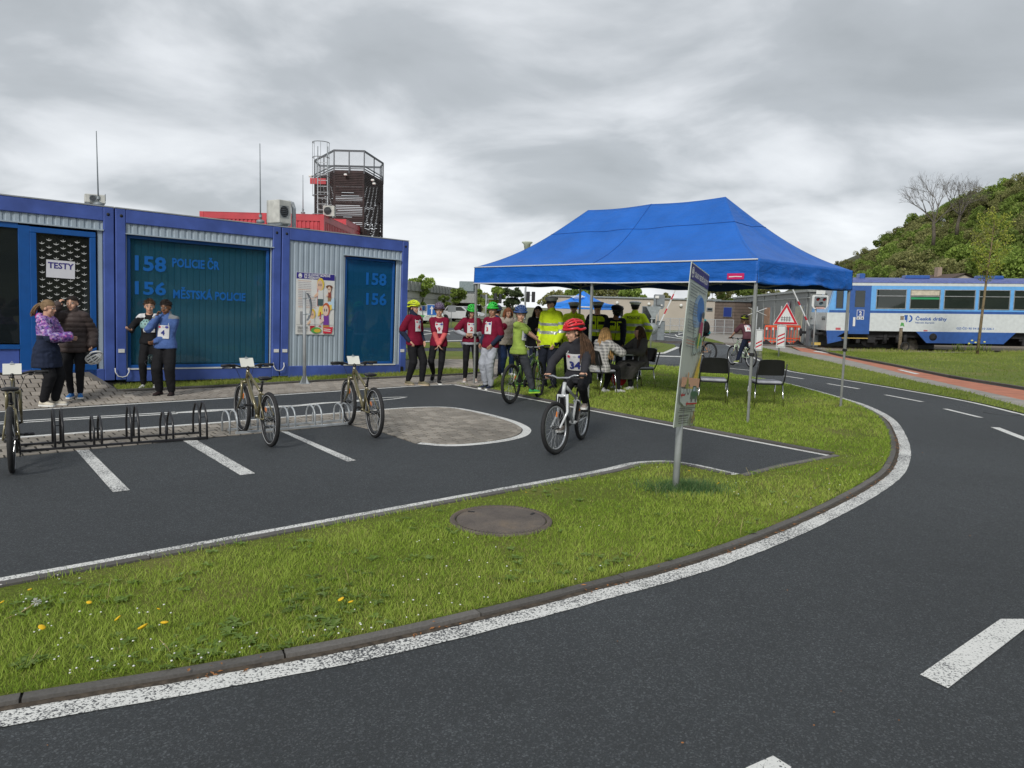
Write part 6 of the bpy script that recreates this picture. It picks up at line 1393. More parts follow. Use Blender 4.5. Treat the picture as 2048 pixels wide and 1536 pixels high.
rd34 = ride('person riding with bib 34, red helmet and long brown ponytail', 'white bicycle ridden with bib 34 towards us', (1163, 879), (1110, 909), whitep, 1.46, dict(vs=.0105, lean=20, head=(-52, 10, 0), tops=[dict(m=char, inf=.016, hem=-.045, collar=.01, fold=.005, name='jumper')], bottom=dict(m=blk, w=.98, we=.95, fold=.003),
    shoes=(cloth('taupe_shoe', (.28, .24, .21)), white_p), hair=(hb_br, 'pony_side'), hat=dict(kind='vent', m=M('red_helmet', (.6, .02, .03), .28), inner=black_p), bib=dict(num='34', size=.13, w=.115, hh=.105, h=.16, dy=-.03)), r=.29, steer=-13, crank=-65, stripe=False, rim=alu, bw=.27, sad=.70, bar=.84, lean=0)
ride('person riding with bib 35, lime shirt and blue helmet, arm stretched out', 'black and lime bicycle under bib 35', (1021, 807.5), (1101, 790), (.08, .16, .03), 1.5, dict(vs=.012, lean=5, twist=-88, ptwist=-20, head=(-146, 4, 0), hL=(.62, .02, .98), dL=(.9, -.2, -.1), eL=(-.2, .3, -.6), hR=(.17, -.33, .92), eR=(-.5, -.5, .2), dR=(.7, .1, -.5), fR=(.02, -.16, .09), fL=(.05, .14, .30),
    tops=[dict(m=lime, sleeve=.36, inf=.016, hem=-.05, fold=.005)], bottom=dict(m=cloth('slate', (.06, .065, .075)), w=1.15, we=1.15), shoes=(cloth('green_shoe', (.05, .3, .1)), flat('lime_sole', (.4, .7, .05))), hair=(hb_lb, 'short'), skin=0, hat=dict(kind='vent', m=M('blue_helmet', (.03, .07, .2), .35)), bib=dict(num='35', size=.1, w=.08, hh=.1, h=.17)), r=.33, wb=1.06, steer=10, crank=-30, stripe=False, sad=.80, bar=.92)
def hvz(c, q): return 1 if c.z > 1.2 else 0
ride('person riding away to the left with bib 15 on the back', 'white bicycle under bib 15, on the far road', (1501, 736), (1457, 729), (.5, .6, .45), 1.5, dict(vs=.018, lean=30, head=(6, 0, 0), tops=[dict(m=cloth('plum', (.09, .035, .045)), sleeve=.4, inf=.018)], bottom=dict(m=navyc, w=1.1), shoes=(cloth('olive_shoe', (.3, .35, .1)), white_p), hair=(hb_br, 'bob'), fL=(.0, .16, .08), hat=dict(kind='vent', m=blk, inner=ylw), bib=dict(num='15', cn='red', size=.1, w=.09, hh=.1, back=True, push=0)), crank=80, stripe=False, rim=alu, sad=.78)
ride('person riding with a black backpack, mostly behind the info board', 'bicycle with orange reflector partly behind the info board', (1418, 724), (1370, 719), (.5, .25, .1), 1.6, dict(vs=.018, lean=30, tops=[dict(m=tealc, inf=.02)], bottom=dict(m=blk, w=1.1), hair=(hb_br, 'short'), hat=dict(kind='vent', m=blk)), crank=40, stripe=False, sad=.84, r=.32)
bp = AT(1411, 656, 23.3); m = MB(); m.ell((0, 0, 0), (.11, .16, .22), 0, None, 14, 12); m.box((0, -.12, -.06), (.12, .06, .2), bev=.02); bpk = thing('backpack', 'black backpack on the rider behind the info board', 'backpack', loc=bp, rz=.4); m.build('bag', blk, bpk)
for s in (-1, 1): m = MB(); m.tube([(-.1, s*.09, .16), (-.17, s*.1, .1), (-.16, s*.1, -.08), (-.08, s*.1, -.16)], .014, 6); m.build('strap', blk, bpk)
# ================================================================== signs and posts
sg_back = M('sign_back_grey', (.3, .33, .34), .5, .3); pole_m = M('pole_galvanised', (.36, .38, .39), .5, .15); RED = (.5, .012, .03); BLU = (.01, .12, .42)
def ztop(b, py): return ZF(b, py)
# edge-on sign in front of the containers
b = G(609, 768); h = ztop(b, 583); t = thing('post_sign', 'grey post with a curved sign seen edge-on, before the poster wall', 'sign', loc=b, rz=.35)
MB().tube([(0, 0, .02), (0, 0, h)], .032, 12).build('pole', pole_m, t)
m = MB(); m.box((0, 0, .008), (.2, .2, .015))
for a in range(4):
    x, y = math.cos(a*math.pi/2+.78), math.sin(a*math.pi/2+.78); m.add([(x*.11, y*.11, .015), (x*.035, y*.035, .02), (x*.035, y*.035, .16), (x*.045, y*.045, .16)], [(0, 1, 2, 3)])
m.build('base_plate', steel, t)
z0, z1 = ZF(b, 641), ZF(b, 586)
m = MB(); m.grid(lambda u, v: V(.045+.075*math.sin(math.pi*v)**.7, -.17+.34*u, z0+(z1-z0)*v), 6, 14); m.grid(lambda u, v: V(.052+.078*math.sin(math.pi*v)**.7, -.17+.34*u, z0+(z1-z0)*v), 6, 14); m.build('sign_plate', sg_back, t)
for z in (z0+.12, z1-.1): m = MB(); m.tube([(.036*math.cos(a), .036*math.sin(a), z) for a in [i*math.pi/8 for i in range(16)]], .007, 5, closed=True); m.bar((.03, 0, z), (.1, 0, z), .02, .03); m.build('bracket', steel, t)
# leaning information board
b = G(1350, 985); top = AT(1374, 640, 6.62); ax = (top-b).normalized()
e0b, e0t = AT(1348.5, 855, 6.3), AT(1381, 521, 6.3); e1b = AT(1388.5, 848, 7.0); e1t = AT(1415, 549, 7.0)
t = thing('information_board', 'tall leaning information board on one grey post in the grass', 'sign', loc=b)
m = MB(); m.tube([V(0, 0, -.1)-ax*0, ax*.6, ax*1.2], .03, 14); m.build('post', pole_m, t)
bx = ((e1b-e0b)+(e1t-e0t))/2; bh = ((e0t-e0b)+(e1t-e1b))/2; c0 = (e0b+e0t+e1b+e1t)/4; bwid, bhei = bx.length, bh.length; ux = bx.normalized(); uz = (bh-ux*bh.dot(ux)).normalized(); uy = uz.cross(ux)
off = (c0-b)
o_ = ux*bwid/2; O0 = off-ux*bwid/2-uz*bhei/2
TT = lambda x, y, z: O0+ux*(x*bwid)+uz*(y*bhei)-uy*(z+.006)
m = MB(); Rm = Matrix((ux, uy, uz)).transposed(); m.box(off+uz*0, (bwid, .008, bhei), M=Rm, bev=.003); brd = m.build('board', M('board_white', (.55, .6, .55), .35, var=.03, sc=2), t)
print('BOARD', bwid, bhei, uy)
P = Pan(TT); sg = 1
P.rect(0.01, .9, .99, .99, NAVY); P.txt('JEZDÍME', .2, .952, .05*bhei/1.4, WHT, .03, xs=.0) if False else None
def ptxt(P, s, x, y, hgt, wid, col):
    v, f = text_mesh(s, 1, .03, 0); X0, X1 = min(p.x for p in v), max(p.x for p in v); z = P.z(); P.mb.add([P.T(x+(p.x-X0)/(X1-X0)*wid, y+p.y*hgt/.72, z) for p in v], f, P.mi(col))
ptxt(P, 'ZÁSADY BEZPEČNÉ JÍZDY', .2, .925, .03, .74, WHT); P.ring(.1, .945, .045, .06, WHT, 16, .55); P.poly([(.05, .935), (.15, .935), (.12, .965), (.08, .965)], WHT)
P.disc(.62, .72, .3, .12, (.28, .42, .62), 22); P.disc(.7, .75, .2, .08, (.06, .2, .55), 20); P.poly([(.45, .62), (.98, .66), (.98, .5), (.5, .45)], (.5, .6, .55))
for i in range(22):
    y = .875-.018*i
    if i % 6 != 5: P.words(.06, .92 if i < 2 else (.5 if i > 5 else .42), y, .0055, (.2, .22, .24) if i not in (19, 20) else (.55, .2, .12), 70+i)
P.poly([(.35, .28), (.6, .3), (.95, .5), (.8, .2), (.4, .19)], (.7, .5, .06)); P.rect(.03, .25, .98, .31, (.75, .42, .28)); P.poly([(.05, .24), (.95, .24), (.95, .15), (.3, .13), (.05, .16)], (.5, .55, .52))
for (x, y, k_) in ((.68, .62, 1.0),):
    P.ring(x-.16, y-.11, .1, .12, INK, 24, .5); P.ring(x+.18, y-.09, .1, .12, INK, 24, .5); P.poly([(x-.1, y-.1), (x+.1, y-.1), (x+.16, y-.06), (x-.06, y-.04)], (.05, .3, .08)); P.poly([(x-.02, y-.02), (x+.14, y-.04), (x+.16, y+.05), (x+.02, y+.06)], (.45, .05, .15)); P.disc(x+.1, y+.085, .06, .03, (.75, .5, .35)); P.poly([(x-.02, y-.02), (x+.06, y-.02), (x+.0, y-.12), (x-.05, y-.12)], (.6, .55, .1)); P.disc(x+.1, y+.1, .07, .022, (.1, .1, .12))
P.ring(.25, .23, .05, .07, INK, 16, .5); P.ring(.42, .235, .05, .07, INK, 16, .5); P.poly([(.25, .24), (.42, .24), (.36, .3), (.3, .31)], (.3, .3, .08)); P.disc(.33, .325, .04, .018, (.7, .4, .2))
P.poly([(.55, .175), (.93, .175), (.95, .215), (.86, .225), (.82, .26), (.65, .26), (.6, .225), (.55, .215)], (.05, .14, .08)); P.poly([(.66, .225), (.8, .225), (.79, .252), (.68, .252)], (.4, .5, .6)); P.disc(.63, .175, .05, .022, INK); P.disc(.86, .175, .05, .022, INK)
P.poly([(.05, .2), (.13, .215), (.13, .205), (.25, .205), (.25, .195), (.13, .195), (.13, .185)], RED); P.poly([(.35, .145), (.43, .16), (.43, .15), (.95, .15), (.95, .14), (.43, .14), (.43, .13)], RED)
P.words(.06, .9, .165-.05, .006, INK, 5); P.words(.06, .7, .153-.05, .006, INK, 6); P.rect(0, .092, 1, .0955, (.1, .1, .11)); P.disc(.3, .1, .012, .005, INK); P.disc(.7, .1, .012, .005, INK)
for i in range(4): P.words(.06, .55, .066-.014*i, .006 if i else .012, INK, 33+i)
P.poly([(.7, .015), (.85, .02), (.9, .06), (.8, .085), (.72, .05)], (.35, .25, .1)); P.ring(.72, .02, .05, .07, INK, 16, .4); P.ring(.88, .02, .05, .07, INK, 16, .4); P.disc(.8, .085, .04, .014, (.25, .15, .1))
P.build('print', brd)
for z in (.25, .75): m = MB(); m.box(off+uz*(z-.5)*bhei+uy*.025, (bwid*.5, .02, .03), M=Rm); m.build('bracket', steel, t)
# ---- generic road signs
def sign_post(name, label, px, py, pyt, r=.028, rz=0, cat='sign', group=None):
    b = G(px, py); t = thing(name, label, cat, loc=b, rz=rz, group=group); h = ZF(b, pyt); MB().tube([(0, 0, 0), (0, 0, h)], r, 10).build('pole', pole_m, t); return t, b, h
def zb(b, py): return ZF(b, py)
def plate(t, pts, y, front, rad=0, nm='plate'):
    m = MB(); m.prism([(p[0], p[1]) for p in pts], 0, .012, 0, T=lambda p: V(p.x, y-p.z, p.y)); return m.build(nm, front, t)
SC = lambda b: b.y/1500
redp = flat('sign_red', RED, .4); whp = flat('sign_white', (.66, .68, .68), .4); blp = flat('sign_blue', BLU, .4)
def tri(cx_, zb_, w_, inv=False): h = w_*.866; return [(cx_-w_/2, zb_), (cx_+w_/2, zb_), (cx_, zb_+h)] if not inv else [(cx_-w_/2, zb_+h), (cx_, zb_), (cx_+w_/2, zb_+h)]
def shrink(pts, f): c = sum((V(*p, 0) for p in pts), V(0, 0, 0))/len(pts); return [((p[0]-c.x)*f+c.x, (p[1]-c.y)*f+c.y) for p in pts]
# gated crossing warning with three-stripe board
def stripes_board(t, b, x0, x1, zt_, zb_, n):
    bd = plate(t, [(x0, zb_), (x1, zb_), (x1, zt_), (x0, zt_)], -.03, whp, nm='stripe_board'); P = Pan(lambda x, y, z: V(x0+x*(x1-x0), -.0425-z, zb_+y*(zt_-zb_)))
    P.rect(.07, .03, .93, .97, INK); P.rect(.12, .05, .88, .95, (.66, .68, .68))
    for i in range(n): z = .12+.17*i; P.poly([(.12, z), (.88, z+.14), (.88, z+.21), (.12, z+.07)], RED)
    P.build('stripes', bd)
t, b, h = sign_post('crossing_warning_sign', 'large red triangle with black gate symbol above a three-stripe board', 1557, 714, 612); s = SC(b)
zA = zb(b, 649); T3 = tri(.17, zA, .93); pl = plate(t, T3, -.03, whp, nm='triangle'); P = Pan(lambda x, y, z: V(x, -.0425-z, y)); P.poly(shrink(T3, .95), RED); P.poly(shrink(T3, .66), (.66, .68, .68))
for i in range(4): P.rect(.02+i*.09-.01, zA+.12, .045+i*.09-.01, zA+.3, INK)
P.rect(-.02, zA+.16, .36, zA+.185, INK); P.rect(-.02, zA+.235, .36, zA+.26, INK); P.build('gate_symbol', pl)
stripes_board(t, b, -.13, .2, zb(b, 650)-.01, zb(b, 695.5), 3)
for px, py, n, lab in ((1499, 706, 2, 'stripe board partly hidden behind the rider with bib 15'), (1515.5, 711, 2, 'two-stripe board right behind the front tent leg')):
    t, b, h = sign_post('stripe_board_sign', lab, px, py, 655); stripes_board(t, b, -.14, .14, zb(b, 654 if n == 2 and px < 1505 else 659), zb(b, 691 if px < 1505 else 701), n)
# Andrew's crosses
t, b, h = sign_post('crossing_cross_sign', 'red and white diagonal cross sign behind the front tent leg', 1510, 694, 613); zc = zb(b, 623)
for k_, s_ in enumerate((1, -1)):
    m = MB(); m.bar((-.42, -.04-.014*k_, zc-.17*s_), (.42, -.04-.014*k_, zc+.17*s_), .012, .1, up=(0, 1, 0)); c_ = m.build('cross_arm', whp, t)
    for s2 in (-1, 1): m = MB(); m.bar((.40*s2, -.049-.014*k_, zc+.162*s_*s2), (.08*s2, -.049-.014*k_, zc+.032*s_*s2), .004, .05, up=(0, 1, 0)); m.build('red_stripe', redp, c_)
# signs seen from the back: give way, round, signal
t, b, h = sign_post('give_way_sign', 'grey back of a give-way sign and round sign on one post', 1301, 699, 610); s = SC(b)
T3 = tri(.05, zb(b, 640), .62, True); plate(t, T3, -.03, sg_back, nm='triangle_back'); 
m = MB(); m.lathe([(0, -.006), (.24, -.006), (.24, .006), (0, .006)], 24, 0, (.02, -.03, zb(b, 657.5)), (V(1, 0, 0), V(0, 0, 1), V(0, -1, 0))); m.build('round_back', sg_back, t)
for py in (622, 637, 660): m = MB(); m.box((.03, -.05, zb(b, py)), (.2, .02, .03)); m.build('clamp', steel, t)
def crossing_signal(label, px, py, top, x0, x1, y0, y1, front):
    t, b, h = sign_post('railway_signal', label, px, py, top, .04, cat='signal'); s = SC(b); W_ = (x1-x0)*s; cx_ = ((x0+x1)/2-px)*s; z0, z1 = zb(b, y1), zb(b, y0); hsg = plate(t, [(cx_-W_/2+W_*.15, z0), (cx_+W_/2-W_*.15, z0), (cx_+W_/2, z0+W_*.2), (cx_+W_/2, z1-.05), (cx_+W_/2-.05, z1), (cx_-W_/2+.05, z1), (cx_-W_/2, z1-.05), (cx_-W_/2, z0+W_*.2)], -.08, whp if front else steel_d, nm='backboard')
    if front:
        MB().box((cx_, -.14, (z0+z1)/2+.02), (W_*.72, .1, (z1-z0)*.72), bev=.02).build('lamp_housing', steel_d, t)
        for dx, dz, mt in ((-W_*.2, .09, M('dark_red_lens', (.2, .01, .01), .2)), (W_*.2, .09, M('dark_red_lens', (.2, .01, .01), .2)), (0, -.1, M('dark_blue_lens', (.05, .1, .14), .2))):
            m = MB(); m.lathe([(0, 0), (.055, 0), (.07, .0)], 16, 0, (cx_+dx, -.193, (z0+z1)/2+.03+dz), (V(1, 0, 0), V(0, 0, 1), V(0, -1, 0))); m.build('lens', mt, t)
            m = MB(); m.grid(lambda u, v, dx=dx, dz=dz: V(cx_+dx+.08*math.cos(math.pi*u), -.19-.09*v, (z0+z1)/2+.03+dz+.08*math.sin(math.pi*u)), 10, 2); m.build('hood', black_p, t)
        MB().box((cx_, -.1, z1+.12), (W_*.55, .02, .18)).build('upper_plate', whp, t); MB().box((cx_, -.15, z0+.05), (W_*.5, .02, .08)).build('lower_plate', M('pinkish_plate', (.55, .35, .33), .5), t)
    else:
        MB().box((cx_-.12, -.12, z1-.14), (.2, .06, .14), bev=.01).build('box', white_p, t); MB().box((cx_+.13, -.12, z0+.2), (.1, .06, .08), bev=.01).build('box', white_p, t); MB().tube([(cx_-.15, -.13, z1-.2), (cx_-.15, -.14, z0+.2), (cx_+.1, -.14, z0+.2)], .012, 6).build('cable', black_p, t)
crossing_signal('railway crossing signal with two dark red lamps beside the train front', 1626, 697.5, 586, 1616, 1648, 590, 618, True)
crossing_signal('grey back of a crossing signal left of the leaning info board', 1314, 681, 590, 1303, 1325, 589, 618, False)
def barrier(label, px0, px1, py, pyt, apx, apy, tip, rs):
    b = G((px0+px1)/2, py); s = SC(b); W_ = (px1-px0)*s; h = ZF(b, pyt); t = thing('crossing_barrier', label, 'barrier', loc=b, group='raised crossing barriers'); MB().box((0, 0, h/2), (W_, W_, h), bev=.03).build('cabinet', steel_d, t); MB().box((0, 0, h+.02), (W_*1.06, W_*1.06, .03), bev=.01).build('cabinet_lid', steel_d, t)
    a = AT(apx, apy, b.y-W_*.55)-b; e_ = AT(*tip, b.y-W_*.55)-b; bm = MB(); bm.bar(a-(e_-a)*.06, e_, .05, .1, up=(0, 1, 0)); br = bm.build('boom', whp, t)
    for r0, r1 in rs: m = MB(); m.bar(a.lerp(e_, r0), a.lerp(e_, r1), .056, .106, up=(0, 1, 0)); m.build('red_band', redp, br)
    m = MB(); m.box(a-(e_-a)*.08, (.16, .1, .16), bev=.02); m.build('counterweight', steel_d, t)
barrier('raised red and white barrier left of the leaning info board', 1312, 1327, 681.5, 643, 1320, 646, (1356, 570), ((.24, .38), (.62, .76)))
barrier('raised red and white barrier at the train front', 1613.5, 1632.5, 693, 650, 1617, 649, (1583, 574), ((.12, .22), (.52, .62)))
# square blue signs and small ones
def sq_sign(label, px, py, x0, x1, y0, y1, draw, mat=None):
    t, b, h = sign_post('road_sign', label, px, py, y0, .03); s = SC(b); a0, a1 = (x0-px)*s, (x1-px)*s; z0, z1 = zb(b, y1), zb(b, y0); p = plate(t, [(a0, z0), (a1, z0), (a1, z1), (a0, z1)], -.035, mat or whp); P = Pan(lambda x, y, z: V(a0+x*(a1-a0), -.0475-z, z0+y*(z1-z0))); draw(P); P.build('symbol', p); return t
def arrow(P): P.rect(.04, .04, .96, .96, BLU); P.poly([(.44, .12), (.56, .12), (.56, .58), (.7, .58), (.5, .88), (.3, .58), (.44, .58)], WHT)
def walk(P): P.rect(.05, .05, .95, .95, BLU); P.poly([(.5, .85), (.88, .15), (.12, .15)], WHT); P.disc(.5, .58, .05, .06, INK); P.poly([(.42, .2), (.5, .5), (.6, .2), (.56, .2), (.5, .35), (.46, .2)], INK)
def redw(P): P.rect(.03, .05, .97, .95, WHT); P.poly([(.05, .1), (.45, .1), (.25, .8)], RED); P.rect(.5, .08, .95, .92, BLU)
sq_sign('square blue sign with a white upward arrow between the maroon riders', 863, 664, 853, 873, 609, 631, arrow)
sq_sign('small sign with red and blue fields above the yellow helmet wearer', 845, 655, 838, 850, 611, 622, redw)
sq_sign('blue pedestrian crossing sign left of the blue helmet', 1043, 662, 1038, 1049, 609, 637, walk); sq_sign('blue pedestrian crossing sign right of the dark capped officer', 1232, 664, 1227, 1239, 615, 636, walk)
sq_sign('small grey sign back near the second maroon rider', 902, 655, 895, 911, 611, 624, lambda P: P.rect(.02, .02, .98, .98, (.25, .27, .28)), sg_back)
t, b, h = sign_post('give_way_sign', 'small red and white give-way sign by the second blue tent', 1165, 655, 618); T3 = tri(0, zb(b, 629), .42, True); p = plate(t, T3, -.03, redp); P = Pan(lambda x, y, z: V(x, -.0425-z, y)); P.poly(shrink(T3, .6), WHT); P.build('white_field', p)
# traffic lights
def tlight(label, px, py, heads, bar=None, top=575):
    b = G(px, py); t = thing('traffic_light', label, 'traffic light', loc=b, group='traffic lights on the training ground'); h = ZF(b, top); s = SC(b); MB().tube([(0, 0, 0), (0, 0, h)], .045, 8).build('pole', pole_m, t)
    if bar: z = ZF(b, bar[2]); MB().tube([((bar[0]-px)*s, 0, z), ((bar[1]-px)*s, 0, z)], .03, 6).build('arm', pole_m, t)
    for (x0, x1, y0, y1) in heads:
        z0, z1 = ZF(b, y1), ZF(b, y0); cx_ = ((x0+x1)/2-px)*s; w_ = (x1-x0)*s; hd = MB().box((cx_, -.1, (z0+z1)/2), (w_, .16, z1-z0), bev=.03).build('signal_head', black_p, t)
        for i in range(3): m = MB(); m.lathe([(0, 0), (w_*.32, 0)], 12, 0, (cx_, -.182, z0+(z1-z0)*(.2+.3*i)), (V(1, 0, 0), V(0, 0, 1), V(0, -1, 0))); m.build('lens', M('dark_lens', (.03, .03, .03), .15), hd)
tlight('mast arm with two black signal heads left of the tent leg', 971, 656, [(986, 992.5, 586, 600), (996, 1002, 587, 606)], (971, 999, 598), 588)
tlight('pole with two black signal heads above the blue helmet', 1048, 650, [(1051, 1058, 583, 604), (1061.5, 1068.5, 583, 604)], (1048, 1066, 590), 575)
b = G(1050, 640); t = thing('street_lamp', 'street lamp with a white mushroom head rising behind the tent', 'street lamp', loc=b); h = ZF(b, 500); s = SC(b)
MB().tube([(0, 0, 0), (0, 0, h)], [.09, .06], 10).build('pole', pole_m, t); MB().lathe([(0, 0), (5*s, 0), (7*s, 12*s), (11*s, 15*s), (10*s, 17*s), (0, 17.5*s)], 18, c=(0, 0, h-.05)).build('lamp_head', M('lamp_white', (.5, .55, .45), .5), t)
# number plate 18, wooden post, boulder
t, b, h = sign_post('number_sign', 'small white sign with the number 18 before the train', 1914.5, 700, 656, .02); s = SC(b); z0, z1 = zb(b, 671), zb(b, 656.5); p = plate(t, [(-5.5*s, z0), (5.5*s, z0), (5.5*s, z1), (-5.5*s, z1)], -.03, whp); P = Pan(lambda x, y, z: V(x, -.0425-z, y)); P.rect(-5*s, z0+.01, 5*s, z0+.03, INK); P.rect(-5*s, z1-.03, 5*s, z1-.01, INK); P.rect(-5*s, z0+.01, -4.4*s, z1-.01, INK); P.rect(4.4*s, z0+.01, 5*s, z1-.01, INK); P.txt('18', 0, z0+.075, 11*s, INK, .03, 'CENTER'); P.build('number', p)
b = G(1798, 707); t = thing('wooden_post', 'wooden post with a white and green paper before the train', 'post', loc=b); h = ZF(b, 632); s = SC(b); MB().tube([(0, 0, 0), (.01, 0, h)], .07, 8).build('stake', M('weathered_wood', (.2, .16, .11), .85, var=.3, sc=12), t); pp = MB().box((0, -.09, (zb(b, 640)+zb(b, 656))/2), (14*s, .01, zb(b, 640)-zb(b, 656))).build('paper', whp, t); P = Pan(lambda x, y, z: V(x, -.096-z, y)); zz0 = zb(b, 655); P.poly([(-.1, zz0+.04), (.0, zz0+.08), (.09, zz0+.03), (.05, zz0+.2), (-.06, zz0+.22)], (.1, .35, .1)); P.build('picture', pp)
m = MB(); m.tube([(.17+.17*math.cos(a), -.12, .32+.17*math.sin(a)) for a in [i*math.pi/10 for i in range(20)]], .03, 6, closed=True); m.build('ring', rubber_m, t)
b = G(1817, 700); m = MB()
def rock(u, v): a, e_ = u*2*math.pi, (v-.5)*math.pi; p = V(math.cos(a)*math.cos(e_), math.sin(a)*math.cos(e_), math.sin(e_)); q = 1+.25*noise.noise(p*1.7)+.1*noise.noise(p*5); return V(p.x*.46*q, p.y*.35*q, p.z*.38*q+.2)
m.grid(rock, 24, 16); o_ = m.build('boulder', M('boulder_stone', (.22, .2, .17), .9, var=.35, sc=5, bump=.6, bsc=12), None, b); tag(o_, 'grey boulder beside the wooden post', 'boulder')
# red plastic works fence
def works_fence(x0, x1, label):
    b = G(x0, 689); s = SC(b); W_ = (x1-x0)*s; t = thing('works_barrier', label, 'barrier', loc=b, rz=.03, group='orange plastic works barriers'); om = M('orange_plastic', (.75, .11, .05), .4); zt_ = ZF(b, 650)
    MB().box((W_/2, 0, zt_-.06), (W_, .05, .12), bev=.02).build('top_rail', om, t); MB().box((W_/2, 0, zt_*.32), (W_, .045, .07), bev=.02).build('lower_rail', om, t); MB().box((W_/2, 0, zt_*.16), (W_, .045, .05), bev=.01).build('lower_rail', om, t)
    n = int(W_/.14)
    for i in range(n+1): MB().box((W_*i/n, 0, zt_*.5), (.035, .04, zt_*.86), bev=.01).build('bar', om, t)
    for i in range(5): m = MB(); m.box((W_*(i+.5)/5, -.03, zt_*.82), (W_*.09, .006, zt_*.12)); m.build('reflective_patch', whp if i % 2 == 0 else redp, t)
    for x in (W_*.12, W_*.88): m = MB(); m.add([(x-.25, -.3, 0), (x+.25, -.3, 0), (x+.25, .3, 0), (x-.25, .3, 0), (x-.04, 0, .25), (x+.04, 0, .25)], [(0, 1, 5, 4), (1, 2, 5), (2, 3, 4, 5), (3, 0, 4)]); m.build('foot', rubber_m, t)
works_fence(1528, 1560, 'orange works barrier behind the triangle sign, left segment'); works_fence(1563, 1599, 'orange works barrier segment nearest the train')
# manhole in the lawn
b = G(1002, 1047); R = 105/1500*b.y; mh = thing('manhole_cover', 'round rusty manhole cover in the lawn', 'manhole cover', loc=(b.x, b.y, .022))
iron = NT('rusty_iron'); c = iron.co(); nn_ = iron.noise(c, 3, 5, .65); n3 = iron.noise(c, 120, 3); iron.l(iron.mix(1, iron.ramp(nn_, [(.3, (.09, .075, .068)), (.55, (.15, .125, .105)), (.75, (.23, .17, .115))]), iron.ramp(n3, [(.3, .7), (.7, 1.15)]), 'MULTIPLY'), iron.b.inputs['Base Color']); iron.b.inputs['Roughness'].default_value = .8; iron.b.inputs['Metallic'].default_value = .1; iron.bump(n3, .6, .003); iron = iron.m
m = MB(); m.lathe([(R*1.0, -.05), (R*1.0, .008), (R*.985, .014), (R*.9, .014), (R*.895, .004), (R*.885, -.01)], 64); m.build('frame', iron, mh)
m = MB(); m.lathe([(0, .012), (R*.84, .012), (R*.872, .009), (R*.875, -.01)], 64); m.build('lid', iron, mh)
m = MB()
for i in range(72): a = 2*math.pi*i/72; m.box((R*.945*math.cos(a), R*.945*math.sin(a), .0165), (.02, .011, .006), M=Matrix.Rotation(a, 3, 'Z'))
stuff(m.build('rim_studs', iron, mh))
for a in (.6, 2.5): m = MB(); m.box((R*.76*math.cos(a), R*.76*math.sin(a), .013), (.05, .022, .004), M=Matrix.Rotation(a+.5, 3, 'Z')); m.build('lifting_slot', dark_m, mh)
# ghost of a small cover in the far road
b = G(2003, 827); m = MB(); m.lathe([(.27, 0), (.27, .006), (.25, .008), (0, .008)], 30); o_ = m.build('drain_cover', asphalt, None, (b.x, b.y, 0)); tag(o_, 'flush round cover in the asphalt near the right edge', 'manhole cover')
# ================================================================== railcar
lb = M('train_light_blue', (.14, .4, .78), .3, var=.05, coat=.3); db = M('train_dark_blue', (.03, .1, .34), .35, var=.08, coat=.2); tw = M('train_white', (.62, .66, .66), .35, var=.05, coat=.2); tr = M('train_roof', (.1, .13, .33), .5); ub = M('underframe', (.02, .02, .022), .8, var=.4, sc=8)
TY = 35.4; TO = AT(1650, 700, TY); TO.z = 0; td = V(.993, -.10, .0165).normalized(); tn = V(td.y, -td.x, 0).normalized(); tz = td.cross(-tn).normalized()
if tz.z < 0: tz = -tz
TR = Matrix((td, -tn, tz)).transposed()          # x along the train, y away from us
def TWp(px, py):
    d = ray(px, py); t = (TO-CAM).dot(tn)/d.dot(tn); q = CAM+d*t-TO; return q.dot(td), q.dot(tz)
t = thing('railcar', 'blue and white railcar standing behind the grass bank', 'train', loc=TO); t.matrix_world = Matrix.Translation(TO) @ TR.to_4x4()
xz = TWp; zr = lambda py, px=1850: TWp(px, py)[1]
z_sk, z_w0, z_w1, z_b1, z_s1, z_r0, z_r1 = zr(686), zr(663.3), zr(627), zr(622), zr(572), zr(566), zr(558.5); TLn = 14.2; Wd = 3.0
wins = [(1752, 1812.5), (1819.5, 1880.5), (1887.5, 1950.5), (1957, 2020)]; wx = [(TWp(a, 600)[0], TWp(b_, 600)[0]) for a, b_ in wins]; pit = wx[3][0]-wx[2][0]; wx += [(wx[3][0]+pit, wx[3][1]+pit), (wx[3][0]+2*pit, wx[3][1]+2*pit)]
zw0, zw1 = zr(618.5), zr(579); zbar = zr(592.5)
dx0, dx1 = TWp(1700, 600)[0], TWp(1742, 600)[0]
def band(x0, x1, z0, z1, mt, nm, y=0.0, th=.05): return MB().box(((x0+x1)/2, y+th/2, (z0+z1)/2), (x1-x0, th, z1-z0)).build(nm, mt, t)
ch_ = .55   # raked cab front
band(0, dx0, z_w0, z_w1, tw, 'lower_panel'); band(dx1, TLn, z_w0, z_w1, tw, 'lower_panel'); band(.1, dx0, z_w1, z_b1, db, 'waist_stripe', -.004); band(dx1, TLn, z_w1, z_b1, db, 'waist_stripe', -.004)
band(.25, TLn, z_s1, z_r0, tw, 'cantrail', -.003)
